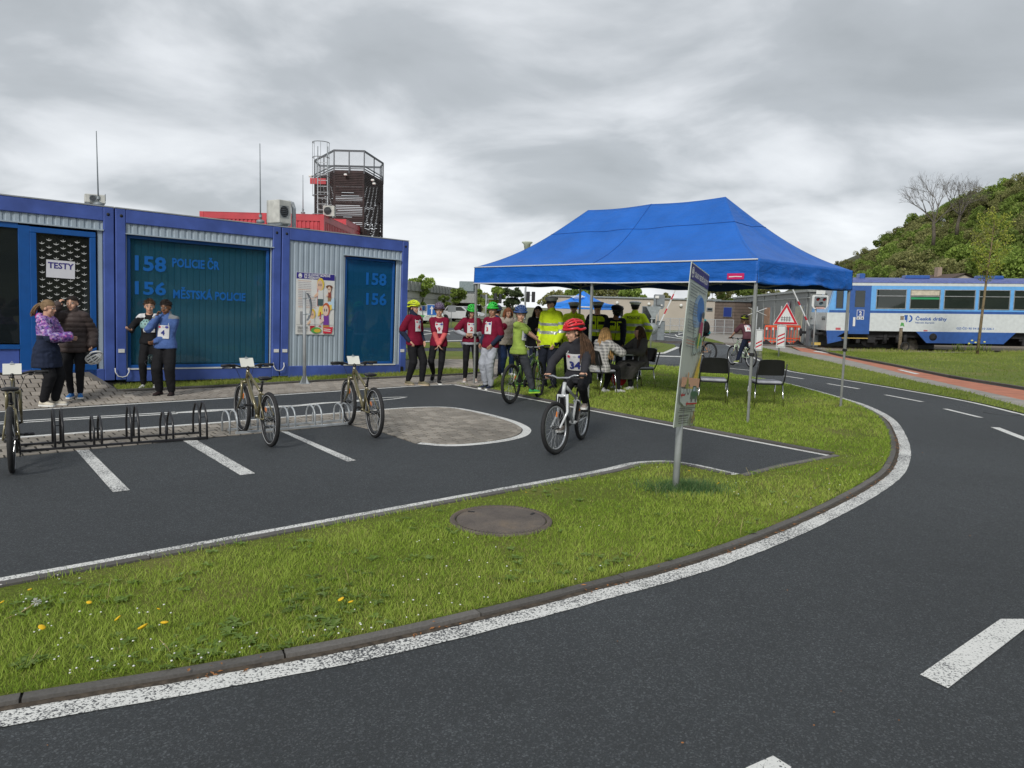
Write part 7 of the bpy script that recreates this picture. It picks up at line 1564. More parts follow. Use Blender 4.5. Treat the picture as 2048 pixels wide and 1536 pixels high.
# light blue side with window openings
cx0 = TWp(1672, 600)[0]; cx1 = TWp(1687, 600)[0]
def side_with_holes(x0, x1, holes, mt, nm):
    x = x0
    for (a, b_) in holes: band(x, a, z_b1, z_s1, mt, nm); band(a, b_, z_b1, zw0, mt, nm); band(a, b_, zw1, z_s1, mt, nm); x = b_
    band(x, x1, z_b1, z_s1, mt, nm)
side_with_holes(.32, dx0, [(cx0, cx1)], lb, 'upper_panel'); side_with_holes(dx1, TLn, wx, lb, 'upper_panel')
def tglass(nm='train_glass'): return m_glass(nm, (.025, .035, .03), .86) if nm not in MC else MC[nm]
MC['train_glass'] = tglass()
curt = flat('curtain_white', (.6, .62, .58)); band(dx1+.1, TLn-.3, z_b1-.1, z_s1, M('train_interior', (.09, .09, .07), .8), 'inner_wall', 2.6, .03)
for i, (a, b_) in enumerate([(cx0, cx1)]+wx):
    f = MB(); fw = .035 if i else .02
    for z in (zw0+fw/2, zw1-fw/2): f.box(((a+b_)/2, -.006, z), (b_-a, .04, fw), bev=.005)
    for x in (a+fw/2, b_-fw/2): f.box((x, -.006, (zw0+zw1)/2), (fw, .039, zw1-zw0-2*fw), bev=.005)
    if i: f.box(((a+b_)/2, -.012, zbar), (b_-a-2*fw, .045, .04), bev=.005)
    w_ = f.build('window', alu if i else db, t); MB().box(((a+b_)/2, .012, (zw0+zw1)/2), (b_-a-fw, .012, zw1-zw0-fw)).build('pane', MC['train_glass'], w_)
    if i == 2:
        MB().box(((a+b_)/2, .0, (zbar+zw1)/2+.01), (b_-a-.1, .006, zw1-zbar-.06)).build('blind', M('blind_cream', (.55, .5, .4), .8), w_); MB().box(((a+b_)/2, -.002, zbar-.1), (b_-a-.1, .006, .09)).build('banner', flat('green_banner', (.02, .3, .12)), w_)
# door
dm = MB().box(((dx0+dx1)/2, .02, (zr(670)+z_s1)/2), (dx1-dx0, .05, z_s1-zr(670)), bev=.01).build('door', db, t)
a, b_ = TWp(1710, 600)[0], TWp(1730, 600)[0]; MB().box(((a+b_)/2, -.008, (zr(582)+zr(615.5))/2), (b_-a, .012, zr(582)-zr(615.5)), bev=.004).build('pane', MC['train_glass'], dm)
m = MB(); x = TWp(1708, 640)[0]; m.box((x, -.02, zr(645)), (.1, .02, .42)); m.build('handle', white_p, dm)
P = Pan(lambda x, y, z: V(x, -.006-z, y)); a, b_ = TWp(1713.5, 628)[0], TWp(1728, 628)[0]; z0, z1 = zr(634.5), zr(621)
P.rect(a, z0, b_, z1, WHT); P.rect(a+.02, z0+.02, b_-.02, z1-.02, (.02, .07, .3)); P.txt('2', (a+b_)/2, z0+.06, .26, WHT, .03, 'CENTER'); P.rect(a, z0-.14, a+.15, z0-.02, WHT); P.rect(b_-.15, z0-.14, b_, z0-.02, WHT); P.rect(a+.04, z0-.12, a+.1, z0-.04, INK); P.disc(b_-.07, z0-.08, .04, .04, INK); P.build('class_number', dm)
MB().box((TWp(1707, 678)[0], -.1, zr(678)), (1.15, .2, .03)).build('step', M('yellow_step', (.6, .42, .1), .6), t)
# lettering
P = Pan(lambda x, y, z: V(x, -.004-z, y)); TB = (.02, .1, .38)
def tfit(P, s, px0, px1, py0, py1, col):
    a, b_ = TWp(px0, 640)[0], TWp(px1, 640)[0]; z0, z1 = zr(py1), zr(py0); v, f = text_mesh(s, 1, .025, 0); X0, X1 = min(p.x for p in v), max(p.x for p in v); Y0, Y1 = min(p.y for p in v), max(p.y for p in v); z = P.z()
    P.mb.add([P.T(a+(p.x-X0)/(X1-X0)*(b_-a), z0+(p.y-Y0)/(Y1-Y0)*(z1-z0), z) for p in v], f, P.mi(col))
tfit(P, 'České dráhy', 1831, 1894, 632, 643, TB); tfit(P, 'Národní dopravce', 1831, 1869, 643.8, 648, (.06, .12, .32)); tfit(P, 'GZ-ČD 95 54 5 810 226-1', 1914, 1989, 652.6, 658, (.03, .12, .42))
a, b_ = TWp(1804, 637)[0], TWp(1825, 637)[0]; z0, z1 = zr(644.5), zr(630.5); mz = (z0+z1)/2; P.rect(a+.12, z0, a+.24, z1-.05, TB); P.rect(a, z0, a+.2, z0+.06, TB)
P.poly([(a+.05, z1-.07), (a+.25, z1-.07), (a+.25, z1), (a+.12, z1)], TB); P.rect(a+.3, z0, b_-.12, z0+.06, TB); P.rect(a+.36, z1-.06, b_-.12, z1, TB); P.rect(a+.3, mz-.03, b_-.16, mz+.01, TB); P.disc(b_-.14, mz, .14, (z1-z0)/2, TB, 12, -math.pi/2, math.pi/2); P.disc(b_-.15, mz, .08, (z1-z0)/2-.06, (.62, .66, .66), 12, -math.pi/2, math.pi/2)
P.rect(TWp(1847, 660)[0], zr(662.5), TWp(1855, 660)[0], zr(660), (.45, .1, .1)); P.rect(TWp(1671, 660)[0], zr(662), TWp(1681, 660)[0], zr(657.5), (.5, .1, .12))
stuff(P.build('lettering', t))
# cab end: lower flat, upper raked
e = MB(); e.add([(0, 0, z_w0), (0, Wd, z_w0), (0, Wd, z_w1), (0, 0, z_w1), (.05, 0, z_w0), (.05, Wd, z_w0), (.05, Wd, z_w1), (.05, 0, z_w1)], [(0, 3, 2, 1), (0, 1, 5, 4), (3, 7, 6, 2)]); e.build('end_panel', tw, t)
e = MB(); zc0, zc1 = z_w1, z_s1
e.add([(0.02, 0, zc0), (.02, Wd, zc0), (.32, Wd, zc1), (.32, 0, zc1)], [(0, 3, 2, 1)]); e.add([(.02, 0, zc0), (.33, 0, zc0), (.33, 0, zc1)], [(0, 1, 2)]); e.build('end_upper', lb, t)
for y0, y1 in ((.2, 1.4), (1.6, 2.8)): m = MB(); k0, k1 = .3, .95; m.add([(.02+.3*k0-.012, y0, zc0+(zc1-zc0)*k0), (.02+.3*k0-.012, y1, zc0+(zc1-zc0)*k0), (.02+.3*k1-.012, y1, zc0+(zc1-zc0)*k1), (.02+.3*k1-.012, y0, zc0+(zc1-zc0)*k1)], [(0, 3, 2, 1)]); m.build('windscreen', MC['train_glass'], t)
for y in (.45, 2.5):
    for dy in (-.13, .13):
        m = MB(); m.lathe([(0, 0), (.09, 0), (.1, .03), (.1, .08)], 16, 0, (-.03, y+dy, (z_w0+z_w1)/2+.15), (V(0, 1, 0), V(0, 0, 1), V(1, 0, 0))); m.build('headlamp', M('lamp_glass', (.2, .22, .22), .15), t)
    m = MB(); m.tube([(0, y, .68), (-.45, y, .68)], .07, 12); m.lathe([(0, 0), (.2, 0), (.2, .05), (.07, .06)], 18, 0, (-.5, y, .68), (V(0, 1, 0), V(0, 0, 1), V(1, 0, 0))); m.build('buffer', ub, t)
m = MB(); m.tube([(TWp(1692, 620)[0], -.06, zr(622)), (TWp(1692, 620)[0], -.06, zr(655))], .018, 6); m.build('grab_rail', steel_d, t)
# roof
m = MB(); m.grid(lambda u, v: V(.2+(TLn-.2)*v, -.03+(Wd+.06)*u, z_r0+(z_r1-z_r0)*(math.sin(math.pi*u)**.35 if 0 < u < 1 else 0)+.12*math.sin(math.pi*u)), 20, 2); m.add([(.2+0, -.03, z_r0), (.2, Wd, z_r0), (.2, Wd*.8, z_r1+.05), (.2, Wd*.2, z_r1+.05)], [(0, 1, 2, 3)]); m.build('roof', tr, t)
for px, w_ in ((1735, .25), (1848, 1.1), (1998, 1.1)): x = TWp(px, 558)[0]; MB().box((x, .9, z_r1+.13), (w_, .5, .16 if w_ > 1 else .3), bev=.03).build('roof_vent', db, t)
# underframe, wheels, skirt
MB().box((TLn/2, Wd/2, zr(668)), (TLn-.4, Wd-.6, .35)).build('underframe', ub, t); MB().box((TLn/2+.6, Wd/2+.4, .42), (TLn-2.4, .5, .5)).build('engine_case', ub, t)
m = MB(); m.prism([(.02, z_w0), (dx0-.02, z_w0), (dx0-.5, z_w0-.28), (1.1, z_sk+.15), (.1, z_sk-.1)], -.01, .1, 0, T=lambda p: V(p.x, p.z, p.y)); m.build('front_skirt', db, t)
a, b_ = TWp(1832, 664)[0], TWp(2032, 664)[0]; m = MB(); m.prism([(a, z_w0), (b_, z_w0), (b_-.5, z_sk), (a+.5, z_sk)], 0, .1, 0, T=lambda p: V(p.x, p.z, p.y)); sk = m.build('skirt', db, t)
m = MB(); q = TWp(1866, 674); m.lathe([(0, 0), (.17, 0), (.17, .02)], 20, 0, (q[0], -.015, q[1]), (V(1, 0, 0), V(0, 0, 1), V(0, 1, 0))); m.build('hatch', ub, sk)
for px in (1748, 2085):
    x = TWp(px, 680)[0]; m = MB(); m.lathe([(0, 0), (.42, 0), (.42, .1), (0, .1)], 26, 0, (x, .55, .47), (V(1, 0, 0), V(0, 0, 1), V(0, 1, 0))); m.build('wheel', ub, t); m = MB(); m.box((x, .42, .55), (1.6, .12, .2)); m.box((x, .4, .5), (.35, .16, .4)); m.box((x-.6, .4, .5), (.16, .14, .5)); m.box((x+.6, .4, .5), (.16, .14, .5)); m.build('spring_gear', ub, t)
for px in (1775, 1800, 1815): m = MB(); m.tube([(TWp(px, 680)[0], .3, .3), (TWp(px, 680)[0], .3, .7)], .09, 8); m.build('pipe', ub, t)
m = MB(); m.box((-.25, .6, .2), (.35, .25, .12)); m.build('rail_guard', M('yellow_step', (.6, .42, .1), .6), t)
# rails
rust = M('rail_rust', (.09, .06, .045), .7, .3, var=.3)
for k_, y in enumerate((.75, 2.25)): m = MB(); p, q = TO+td*-9+V(0, y, 0), TO+td*26+V(0, y, 0); p.z, q.z = -.02, -.0; m.bar(p, q, .07, .1); struct(m.build('rail', rust))
# ================================================================== buildings
def plane_fn(A3, B3):
    ax = (B3-A3); L = ax.length; ax.normalize(); nn = V(ax.y, -ax.x, 0)
    def f(px, py): d = ray(px, py); t_ = (A3-CAM).dot(nn)/d.dot(nn); q = CAM+d*t_-A3; return q.dot(ax), q.z
    return f, ax, L
# beige service building
A3 = AT(1105, 655, 60); A3.z = 0; B3 = AT(1436, 660, 60); B3.z = 0; f, ax, L = plane_fn(A3, B3); zt_ = f(1280, 597)[1]; bz = M('beige_render', (.46, .41, .35), .9, var=.06, sc=.4)
t = thing('service_building', 'long low beige building with round white wall lamps', 'building', loc=A3, rz=math.atan2(ax.y, ax.x)); MB().box((L/2, 4, zt_/2), (L, 8, zt_)).build('wall', bz, t); MB().box((L/2, 3.95, zt_+.04), (L+.2, 8.2, .1)).build('roof', sg_back, t)
for (x0, x1, y0, y1, nm) in ((1230, 1246, 613, 635, 'window'), (1284, 1312, 612, 652, 'door'), (1413, 1425, 611.5, 618.5, 'window'), (1240, 1246, 614, 640, 'window')):
    a, b_ = f(x0, 620)[0], f(x1, 620)[0]; z0, z1 = f(1280, y1)[1], f(1280, y0)[1]; fr = MB().box(((a+b_)/2, -.02, (z0+z1)/2), (b_-a, .08, z1-z0)).build(nm, steel_d, t); MB().box(((a+b_)/2, -.065, (z0+z1)/2), (b_-a-.12, .02, z1-z0-.12)).build('pane', glass_dark, fr)
for px, py in ((1234, 605.5), (1297.5, 608), (1361.5, 611)): x, z = f(px, py); m = MB(); m.ell((x, -.12, z), (.13, .12, .13)); m.build('globe_lamp', white_p, t)
# handrail
t = thing('handrail', 'grey handrail with wire mesh before the beige building', 'railing', loc=(0, 0, 0)); rA, rB = AT(1322, 660, 52), AT(1466, 664, 52)
for z in (.15, .55, 1.05): MB().bar(V(rA.x, 52, z), V(rB.x, 52, z), .04, .04).build('rail', pole_m, t)
for i in range(9): p = rA.lerp(rB, i/8); MB().bar(V(p.x, 52, 0), V(p.x, 52, 1.05), .045, .045).build('post', pole_m, t)
MB().add([V(rA.x, 52.01, .15), V(rB.x, 52.01, .15), V(rB.x, 52.01, 1.0), V(rA.x, 52.01, 1.0)], [(0, 1, 2, 3)]).build('mesh_panel', M('wire_mesh', (.35, .37, .4), .6, alpha=.35), t)
# wooden kiosk
A3 = AT(1441, 655, 55); A3.z = 0; B3 = AT(1466, 655, 54); B3.z = 0; f, ax, L = plane_fn(A3, B3); zt_ = f(1450, 603)[1]; wd = NT('dark_boards'); c = wd.co(); wv = wd.n('ShaderNodeTexWave', bands_direction='Z'); wv.inputs['Scale'].default_value = 1.4; wd.l(c, wv.inputs[0]); n_ = wd.noise(c, 3, 4); wd.l(wd.mix(.5, wd.ramp(wv.outputs[0], [(.1, (.05, .035, .028)), (.3, (.15, .11, .085))]), wd.ramp(n_, [(.3, (.1, .08, .07)), (.7, (.22, .17, .14))])), wd.b.inputs['Base Color']); wd.b.inputs['Roughness'].default_value = .85
t = thing('wooden_kiosk', 'dark wooden kiosk with a blue screen window at the end of the beige building', 'kiosk', loc=A3, rz=math.atan2(ax.y, ax.x)); MB().box((L/2-.35, 1.2, zt_/2), (L+.7, 2.4, zt_), bev=.05).build('wall', wd.m, t); MB().box((L/2-.35, 1.2, zt_+.04), (L+.85, 2.6, .08)).build('roof', steel_d, t)
a, b_ = f(1448, 620)[0], f(1465, 620)[0]; z0, z1 = f(1450, 634)[1], f(1450, 614)[1]; w_ = MB().box(((a+b_)/2, -.03, (z0+z1)/2), (b_-a, .05, z1-z0)).build('window', steel_d, t); MB().box(((a+b_)/2, -.06, (z0+z1)/2), (b_-a-.06, .012, z1-z0-.06)).build('screen', flat('blue_screen', (.01, .03, .2), .3), w_)
# grey modular station building
A3 = G(1466, 662); B3 = G(1614, 691.5); f, ax, L = plane_fn(A3, B3); zt_ = 2.72; gm = M('grey_cladding', (.2, .215, .21), .5, var=.05, sc=.5); gl = M('light_trim', (.3, .32, .31), .5)
t = thing('station_building', 'grey clad modular building with pale doors behind the triangle sign', 'building', loc=A3, rz=math.atan2(ax.y, ax.x)); MB().box((L/2, 3, zt_/2), (L, 6, zt_)).build('wall', gm, t); MB().box((L/2, 3, zt_+.05), (L+.25, 6.3, .12)).build('roof', gl, t); MB().box((L/2, -.03, zt_-.3), (L, .07, .06)).build('fascia_line', gl, t)
for px in (1466, 1490, 1512, 1526, 1549, 1588, 1613): x = f(px, 640)[0]; MB().box((x, -.02, zt_/2), (.09, .05, zt_)).build('panel_joint', gl, t)
for (x0, x1, mt, z0, z1, nm) in ((1493, 1506, 'p', .1, 2.0, 'door'), (1469, 1474, 'd', .1, 2.0, 'door'), (1529, 1543, 'o', .8, 2.0, 'window'), (1590, 1610, 'p', .1, 2.05, 'door')):
    a, b_ = f(x0, 640)[0], f(x1, 640)[0]; fr = MB().box(((a+b_)/2, -.03, (z0+z1)/2), (b_-a, .08, z1-z0)).build(nm, steel_d, t); MB().box(((a+b_)/2, -.08, (z0+z1)/2), ((b_-a)*.75, .03, z1-z0-.12)).build('leaf', {'p': M('pale_door', (.4, .4, .3), .5), 'o': M('orange_blind', (.4, .22, .13), .6), 'd': dark_m}[mt], fr)
for px, py, r_ in ((1580, 611.5, .26), (1482, 615, .3)): x, z = f(px, py); m = MB(); m.lathe([(0, 0), (r_, 0), (r_, .02)], 20, 0, (x, -.07, z), (V(1, 0, 0), V(0, 0, 1), V(0, -1, 0))); o_ = m.build('round_sign', flat('pink_ring', (.45, .2, .3)), t); m = MB(); m.lathe([(0, 0), (r_*.78, 0)], 20, 0, (x, -.095, z), (V(1, 0, 0), V(0, 0, 1), V(0, -1, 0))); m.build('disc', flat('violet_disc', (.25, .25, .45)), o_)
# hall on the left
A3 = V(-8.6, 58, 0); B3 = AT(953, 600, 100); B3.z = 0; A3 = AT(812, 600, 60); A3.z = 0; f, ax, L = plane_fn(A3, B3); zt_ = f(815, 566)[1]; hallm = M('hall_panels', (.42, .42, .39), .7, var=.05, sc=.3); par_ = M('hall_parapet', (.3, .31, .3), .6)
t = thing('sports_hall', 'pale panelled hall with a grey roof box behind the maroon riders', 'building', loc=A3, rz=math.atan2(ax.y, ax.x)); MB().box((L/2, 12, zt_/2), (L, 24, zt_)).build('wall', hallm, t)
for i in range(5): MB().box((L/2, -.02, zt_*(.15+.16*i)), (L, .05, .03)).build('panel_line', par_, t)
MB().box((L/2, 12, zt_-.2), (L+.4, 24.4, .75)).build('parapet', par_, t)
for i in range(26): MB().box((L*(i+.5)/26, -.25, zt_-.2), (.06, .06, .76)).build('parapet_joint', gl, t)
a, b_ = f(905, 600)[0], f(950, 600)[0]; MB().box(((a+b_)/2, -1.2, zt_-.9), (b_-a, 2.4, 1.0)).build('canopy', par_, t); MB().box(((a+b_)/2, -.6, zt_-2.6), (b_-a-3, 1.0, 2.0)).build('entrance', dark_m, t)
q = AT(937, 578, 84); MB().box((0, 0, 0), (3, 1.6, 1.1), bev=.05).build('roof_box', M('roof_box', (.2, .25, .26), .6), t, loc=t.matrix_basis.inverted() @ V(q.x, q.y, q.z+.25)); q = AT(950, 576, 84); MB().box((0, 0, 0), (1, 1, .9)).build('roof_box', gl, t, loc=t.matrix_basis.inverted() @ V(q.x, q.y, q.z+.2))
# second blue tent
q = AT(1100, 640, 33.5); t2 = thing('pop_up_tent', 'small bright blue tent with a white oval emblem, far behind the policemen', 'tent', loc=(q.x-.1, 33.5, 0), rz=-.55); t2m = fabric('tent_fabric_bright', (.03, .22, .75)); make_tent(2.3, 2.3, 1.78, 2.36, .24, 1.149, t2, t2m, [(.05, .05), (2.25, .05), (.05, 2.25), (2.25, 2.25)], grey_leg, False, .035)
P = Pan(lambda x, y, z: V(x, .35+(y)*.9-.03, 1.9+y*.42+.06)); P.ring(1.15, .3, .2, .27, WHT, 20, .6); P.rect(.8, .27, 1.5, .33, WHT); P.build('emblem', t2)
P = Pan(lambda x, y, z: V(x, -.05-z, y)); P.words(1.4, 2.1, 1.62, .05, WHT, 3); P.build('valance_print', t2)
# parked cars far off
def car(label, px, py, rz, col, stripe=None):
    b = G(px, py); t = thing('parked_car', label, 'car', loc=b, rz=rz); cm = M('car_paint_%d' % int(px), col, .3, coat=.5, var=.03); prof = [(-2.1, .3), (-2.15, .75), (-2.0, .95), (-1.5, 1.0), (-1.15, 1.42), (.35, 1.45), (.95, 1.0), (1.9, .85), (2.1, .6), (2.1, .3)]
    m = MB(); m.prism(prof, -.85, .85, 0, T=lambda p: V(p.x, p.z, p.y)); m.build('body', cm, t); w_ = [(-1.4, 1.0), (-1.1, 1.36), (.3, 1.39), (.8, 1.02)]; m = MB(); m.prism(w_, -.86, .86, 0, T=lambda p: V(p.x, p.z, p.y)); m.build('side_windows', glass_dark, t)
    m = MB(); m.add([(-2.02, -.7, .97), (-2.02, .7, .97), (-1.22, .6, 1.38), (-1.22, -.6, 1.38)], [(0, 1, 2, 3)]); m.add([(.98, -.7, 1.0), (.98, .7, 1.0), (.4, .6, 1.42), (.4, -.6, 1.42)], [(0, 1, 2, 3)]); m.parts('windscreen', glass_dark, t)
    for x in (-1.35, 1.3):
        for y in (-.84, .84): m = MB(); m.lathe([(0, -.1), (.2, -.1), (.31, -.1), (.33, 0), (.31, .1), (0, .1)], 18, 0, (x, y, .32), (V(1, 0, 0), V(0, 0, 1), V(0, 1, 0))); m.build('wheel', rubber_m, t)
    for y in (-.6, .6): MB().box((2.08, y, .68), (.08, .3, .12), bev=.02).build('headlight', white_p, t); MB().box((-2.12, y, .8), (.06, .25, .15), bev=.02).build('tail_light', redp, t)
    if stripe: MB().box((0, 0, .62), (4.1, 1.715, .16)).build('side_stripe', stripe, t)
car('white car with a green band parked behind the yellow helmet wearer', 845, 647, -1.0, (.6, .62, .62), flat('green_band', (.05, .4, .08))); car('white car parked between the second and third maroon riders', 924, 643, -.4, (.6, .62, .64))
# house behind the train
A3 = AT(1912, 560, 78); t = thing('house', 'house gable with a brick chimney peeping over the train', 'house', loc=(A3.x, 78, 0), rz=.15); ze, zp = ZF(V(A3.x, 78, 0), 562), ZF(V(A3.x, 78, 0), 549.5); MB().box((0, 3, ze/2), (4.2, 8, ze)).build('wall', bz, t)
m = MB(); m.prism([(-2.1, ze), (2.1, ze), (0, zp)], -1, 7, 0, T=lambda p: V(p.x, p.z, p.y)); m.build('gable', bz, t); m = MB(); 
for s_ in (-1, 1): m.add([(s_*2.4, -1.3, ze-.1), (0, -1.3, zp+.12), (0, 7.2, zp+.12), (s_*2.4, 7.2, ze-.1)], [(0, 1, 2, 3)])
m.parts('roof_slope', M('brown_roof', (.1, .07, .055), .9), t); MB().box((-.55, 2, (zp+ZF(V(A3.x, 78, 0), 541))/2), (.5, .5, ZF(V(A3.x, 78, 0), 541)-zp+.8)).build('chimney', M('chimney_brick', (.35, .27, .22), .9), t); MB().box((-2.8, 3, ze+.1), (3.5, 6, .3)).build('side_roof', M('brown_roof', (.1, .07, .055), .9), t)
# ================================================================== trees
def m_leaf(name, a, b, c):
    t = NT(name); g = t.n('ShaderNodeNewGeometry'); oi = t.n('ShaderNodeObjectInfo'); n_ = t.noise(t.co(), .55, 3)
    q = t.ramp(g.outputs['Random Per Island'], [(0, a), (.55, b), (1, c)]); q = t.mix(1, q, t.ramp(n_, [(.3, .62), (.7, 1.3)]), 'MULTIPLY'); q = t.mix(1, q, t.ramp(oi.outputs['Random'], [(0, .75), (1, 1.2)]), 'MULTIPLY')
    t.l(q, t.b.inputs['Base Color']); t.b.inputs['Roughness'].default_value = .7; t.b.inputs['Specular IOR Level'].default_value = .2
    tr_ = t.n('ShaderNodeBsdfTranslucent'); t.l(q, tr_.inputs[0]); mx_ = t.n('ShaderNodeMixShader'); mx_.inputs[0].default_value = .3; t.l(t.b.outputs[0], mx_.inputs[1]); t.l(tr_.outputs[0], mx_.inputs[2]); t.l(mx_.outputs[0], t.o.inputs[0]); return t.m
leafA = m_leaf('leaf_fresh_green', (.16, .25, .045), (.27, .37, .07), (.38, .48, .12)); leafB = m_leaf('leaf_mid_green', (.13, .2, .04), (.21, .29, .06), (.3, .38, .1)); leafC = m_leaf('leaf_olive_brown', (.17, .19, .07), (.25, .26, .1), (.33, .32, .13)); leafD = m_leaf('leaf_lime', (.24, .3, .04), (.38, .42, .07), (.48, .5, .11)); leafE = m_leaf('leaf_dark', (.06, .09, .045), (.1, .14, .065), (.14, .18, .08))
bark = M('bark', (.1, .085, .065), .9, var=.3, sc=4)
def leaf_mesh(name, cents, rad, n, size, mat, seed, flat_=.8):
    r = np.random.default_rng(seed); cents = np.array(cents); k = r.integers(0, len(cents), n); d = r.normal(size=(n, 3)); d /= np.linalg.norm(d, axis=1)[:, None]
    R_ = np.array(rad)[k] if not np.isscalar(rad) else rad; p = cents[k]+d*(np.asarray(R_)*r.uniform(.35, 1, n)**.5)[:, None]*np.array([1, 1, flat_]); a = r.normal(size=(n, 3)); a /= np.linalg.norm(a, axis=1)[:, None]; b = np.cross(a, r.normal(size=(n, 3))); b /= np.linalg.norm(b, axis=1)[:, None]; s = size*r.uniform(.6, 1.4, n)[:, None]
    v = np.stack([p-a*s, p+b*s*.55, p+a*s, p-b*s*.55], 1).reshape(-1, 3); me = bpy.data.meshes.new(name); me.vertices.add(4*n); me.vertices.foreach_set('co', v.ravel().astype(np.float32)); me.loops.add(4*n); me.loops.foreach_set('vertex_index', np.arange(4*n)); me.polygons.add(n); me.polygons.foreach_set('loop_start', np.arange(n)*4); me.polygons.foreach_set('loop_total', np.full(n, 4)); me.materials.append(mat); me.update(); me.validate(); return me
def branching(mb, p, d, L, r, depth, tips, rn, spread=.55, up=.15, fork=(2, 3), n=6, shrinkL=.74, mids=None):
    pts = [p]; cur = Vector(p); dd = d.normalized(); sg = 3 if depth > 1 else 2
    for i in range(sg): dd = (dd+V(rn.gauss(0, .1), rn.gauss(0, .1), rn.gauss(0, .06)+up*.3)).normalized(); cur = cur+dd*L/sg; pts.append(cur)
    mb.tube(pts, [r*(1-.4*i/sg) for i in range(sg+1)], max(3, n), 0, caps=False)
    if depth == 0: tips.append(cur); return
    if mids is not None and depth <= 2: mids.append(pts[1])
    for i in range(rn.randint(*fork)):
        x, y, _ = basis(dd); a = rn.uniform(0, 6.28); sp = spread*rn.uniform(.6, 1.3); nd_ = (dd*math.cos(sp)+(x*math.cos(a)+y*math.sin(a))*math.sin(sp)+V(0, 0, up)).normalized(); branching(mb, cur, nd_, L*shrinkL*rn.uniform(.8, 1.15), r*.6, depth-1, tips, rn, spread, up, fork, n-1, shrinkL, mids)
def tree_meshes(seed, H, W_, leaf, n, size, trunk_h=.25, depth=3, sp=.6):
    rn = random.Random(seed); mb = MB(); tips = []; mids = []; branching(mb, V(0, 0, -.3), V(0, 0, 1), H*trunk_h+.3, H*.022, 0, [], rn); base = V(*[sum(v[i] for v in mb.v[-6:])/6 for i in range(3)])
    for i in range(rn.randint(4, 6)): a = i*1.3+rn.uniform(-.3, .3); e_ = rn.uniform(.5, 1.35); branching(mb, base, V(math.cos(a)*math.cos(e_), math.sin(a)*math.cos(e_), math.sin(e_)), H*.24, H*.012, depth-1, tips, rn, sp, .12, (2, 3), 5, .76, mids)
    T_ = np.array([tuple(q) for q in tips+mids]); sx = W_/2/max(.1, np.percentile(np.abs(T_[:, :2]), 97)); sz = (H*.94-base.z)/max(.1, T_[:, 2].max()-base.z)
    fx = lambda p: (p[0]*(sx if p[2] > base.z else 1), p[1]*(sx if p[2] > base.z else 1), base.z+(p[2]-base.z)*sz if p[2] > base.z else p[2]); mb.v = [fx(p) for p in mb.v]; T_ = np.array([fx(p) for p in T_])
    return mb.mesh('trunk', bark), leaf_mesh('crown', T_, np.random.default_rng(seed).uniform(.05, .165, len(T_))*W_, n, size, leaf, seed)
def tree(name, label, loc, meshes, s=1.0, rz=0, group=None, sz=None):
    t = thing(name, label, 'tree', loc=loc, rz=rz, group=group); t.scale = (s, s, sz or s); link('trunk', meshes[0], t); link('crown', meshes[1], t); return t
def tree_px(name, label, px, Y, py0, py1, wpx, leaf, seed, n, size, th=.3, group=None):
    q = AT(px, 600, Y); z0 = 0; z1 = ZF(V(q.x, Y, 0), py1); H = z1; return tree(name, label, (q.x, Y, 0), tree_meshes(seed, H, wpx*Y/1500, leaf, n, size, th), rz=seed, group=group)
tree_px('young_tree', 'round fresh green tree left of the blue arrow sign', 845, 66, 640, 547, 58, leafA, 3, 4200, .10, .28); tree_px('young_tree', 'smaller fresh green tree right of the blue arrow sign', 910, 72, 640, 576, 46, leafA, 4, 3800, .10, .28)
tree_px('young_tree', 'fresh green tree behind the traffic light mast arm', 983, 70, 640, 572, 58, leafA, 5, 4200, .11, .28); tree_px('conifer', 'dark bluish tree left of the pole with two signal heads', 1024, 95, 640, 574, 44, leafE, 6, 3000, .2, .15)
for i, (px, Y, top, w_, lf, nm) in enumerate(((1165, 100, 574, 60, leafB, 'bushy mid green tree over the left end of the beige building'), (1215, 110, 572, 80, leafC, 'olive tree over the beige building behind the white caps'), (1262, 104, 574, 60, leafB, 'green tree over the middle of the beige building'), (1330, 120, 586, 36, leafC, 'low tree over the beige building behind the left barrier'), (1395, 120, 583, 40, leafC, 'small olive tree behind the leaning board top'), (1432, 100, 575, 60, leafC, 'brownish tree above the wooden kiosk'), (1480, 105, 573, 70, leafB, 'bushy green tree above the station building, left'), (1530, 110, 571, 66, leafC, 'olive tree above the station building, right'), (1120, 120, 584, 60, leafC, 'olive tree behind the small bright tent'), (955, 110, 585, 50, leafC, 'dull green tree at the end of the hall'))):
    tree_px('background_tree', nm, px, Y, 640, top, w_, lf, 20+i, 5000, .19, .2)
# sapling in the bank
b = AT(1956, 692, 29.5); rn = random.Random(9); t = thing('sapling', 'slender leaning young tree with sparse lime leaves before the train', 'tree', loc=(b.x, b.y, .25)); tp = AT(1990, 437, 29.5)-V(b.x, b.y, .25); m = MB(); ln = [V(0, 0, -.2), V(tp.x*.22, 0, tp.z*.3), V(tp.x*.5, .02, tp.z*.55), V(tp.x*.85, 0, tp.z*.85), tp]; m.tube(ln, [.06, .05, .04, .025, .008], 8); tips = []
for i in range(34):
    k_ = .46+.52*i/34; p = ln[2].lerp(tp, (k_-.5)/.5) if k_ > .5 else ln[1].lerp(ln[2], .9); a = i*2.4; wl = .95*math.sin(math.pi*min(1, (1.05-k_)/.62))**.8+.12; pts = [p, p+V(math.cos(a)*wl*.35, math.sin(a)*wl*.35, .2), p+V(math.cos(a)*wl*.62, math.sin(a)*wl*.62, .45)]; m.tube(pts, [.012, .008, .004], 4); tips += [tuple(pts[1]), tuple(pts[2]), tuple(pts[1].lerp(pts[2], .5))]
m.build('trunk', M('bark_tan', (.2, .15, .085), .85, var=.25, sc=8), t); link('crown', leaf_mesh('crown', tips, .16, 2600, .035, leafD, 5, 1.0), t)
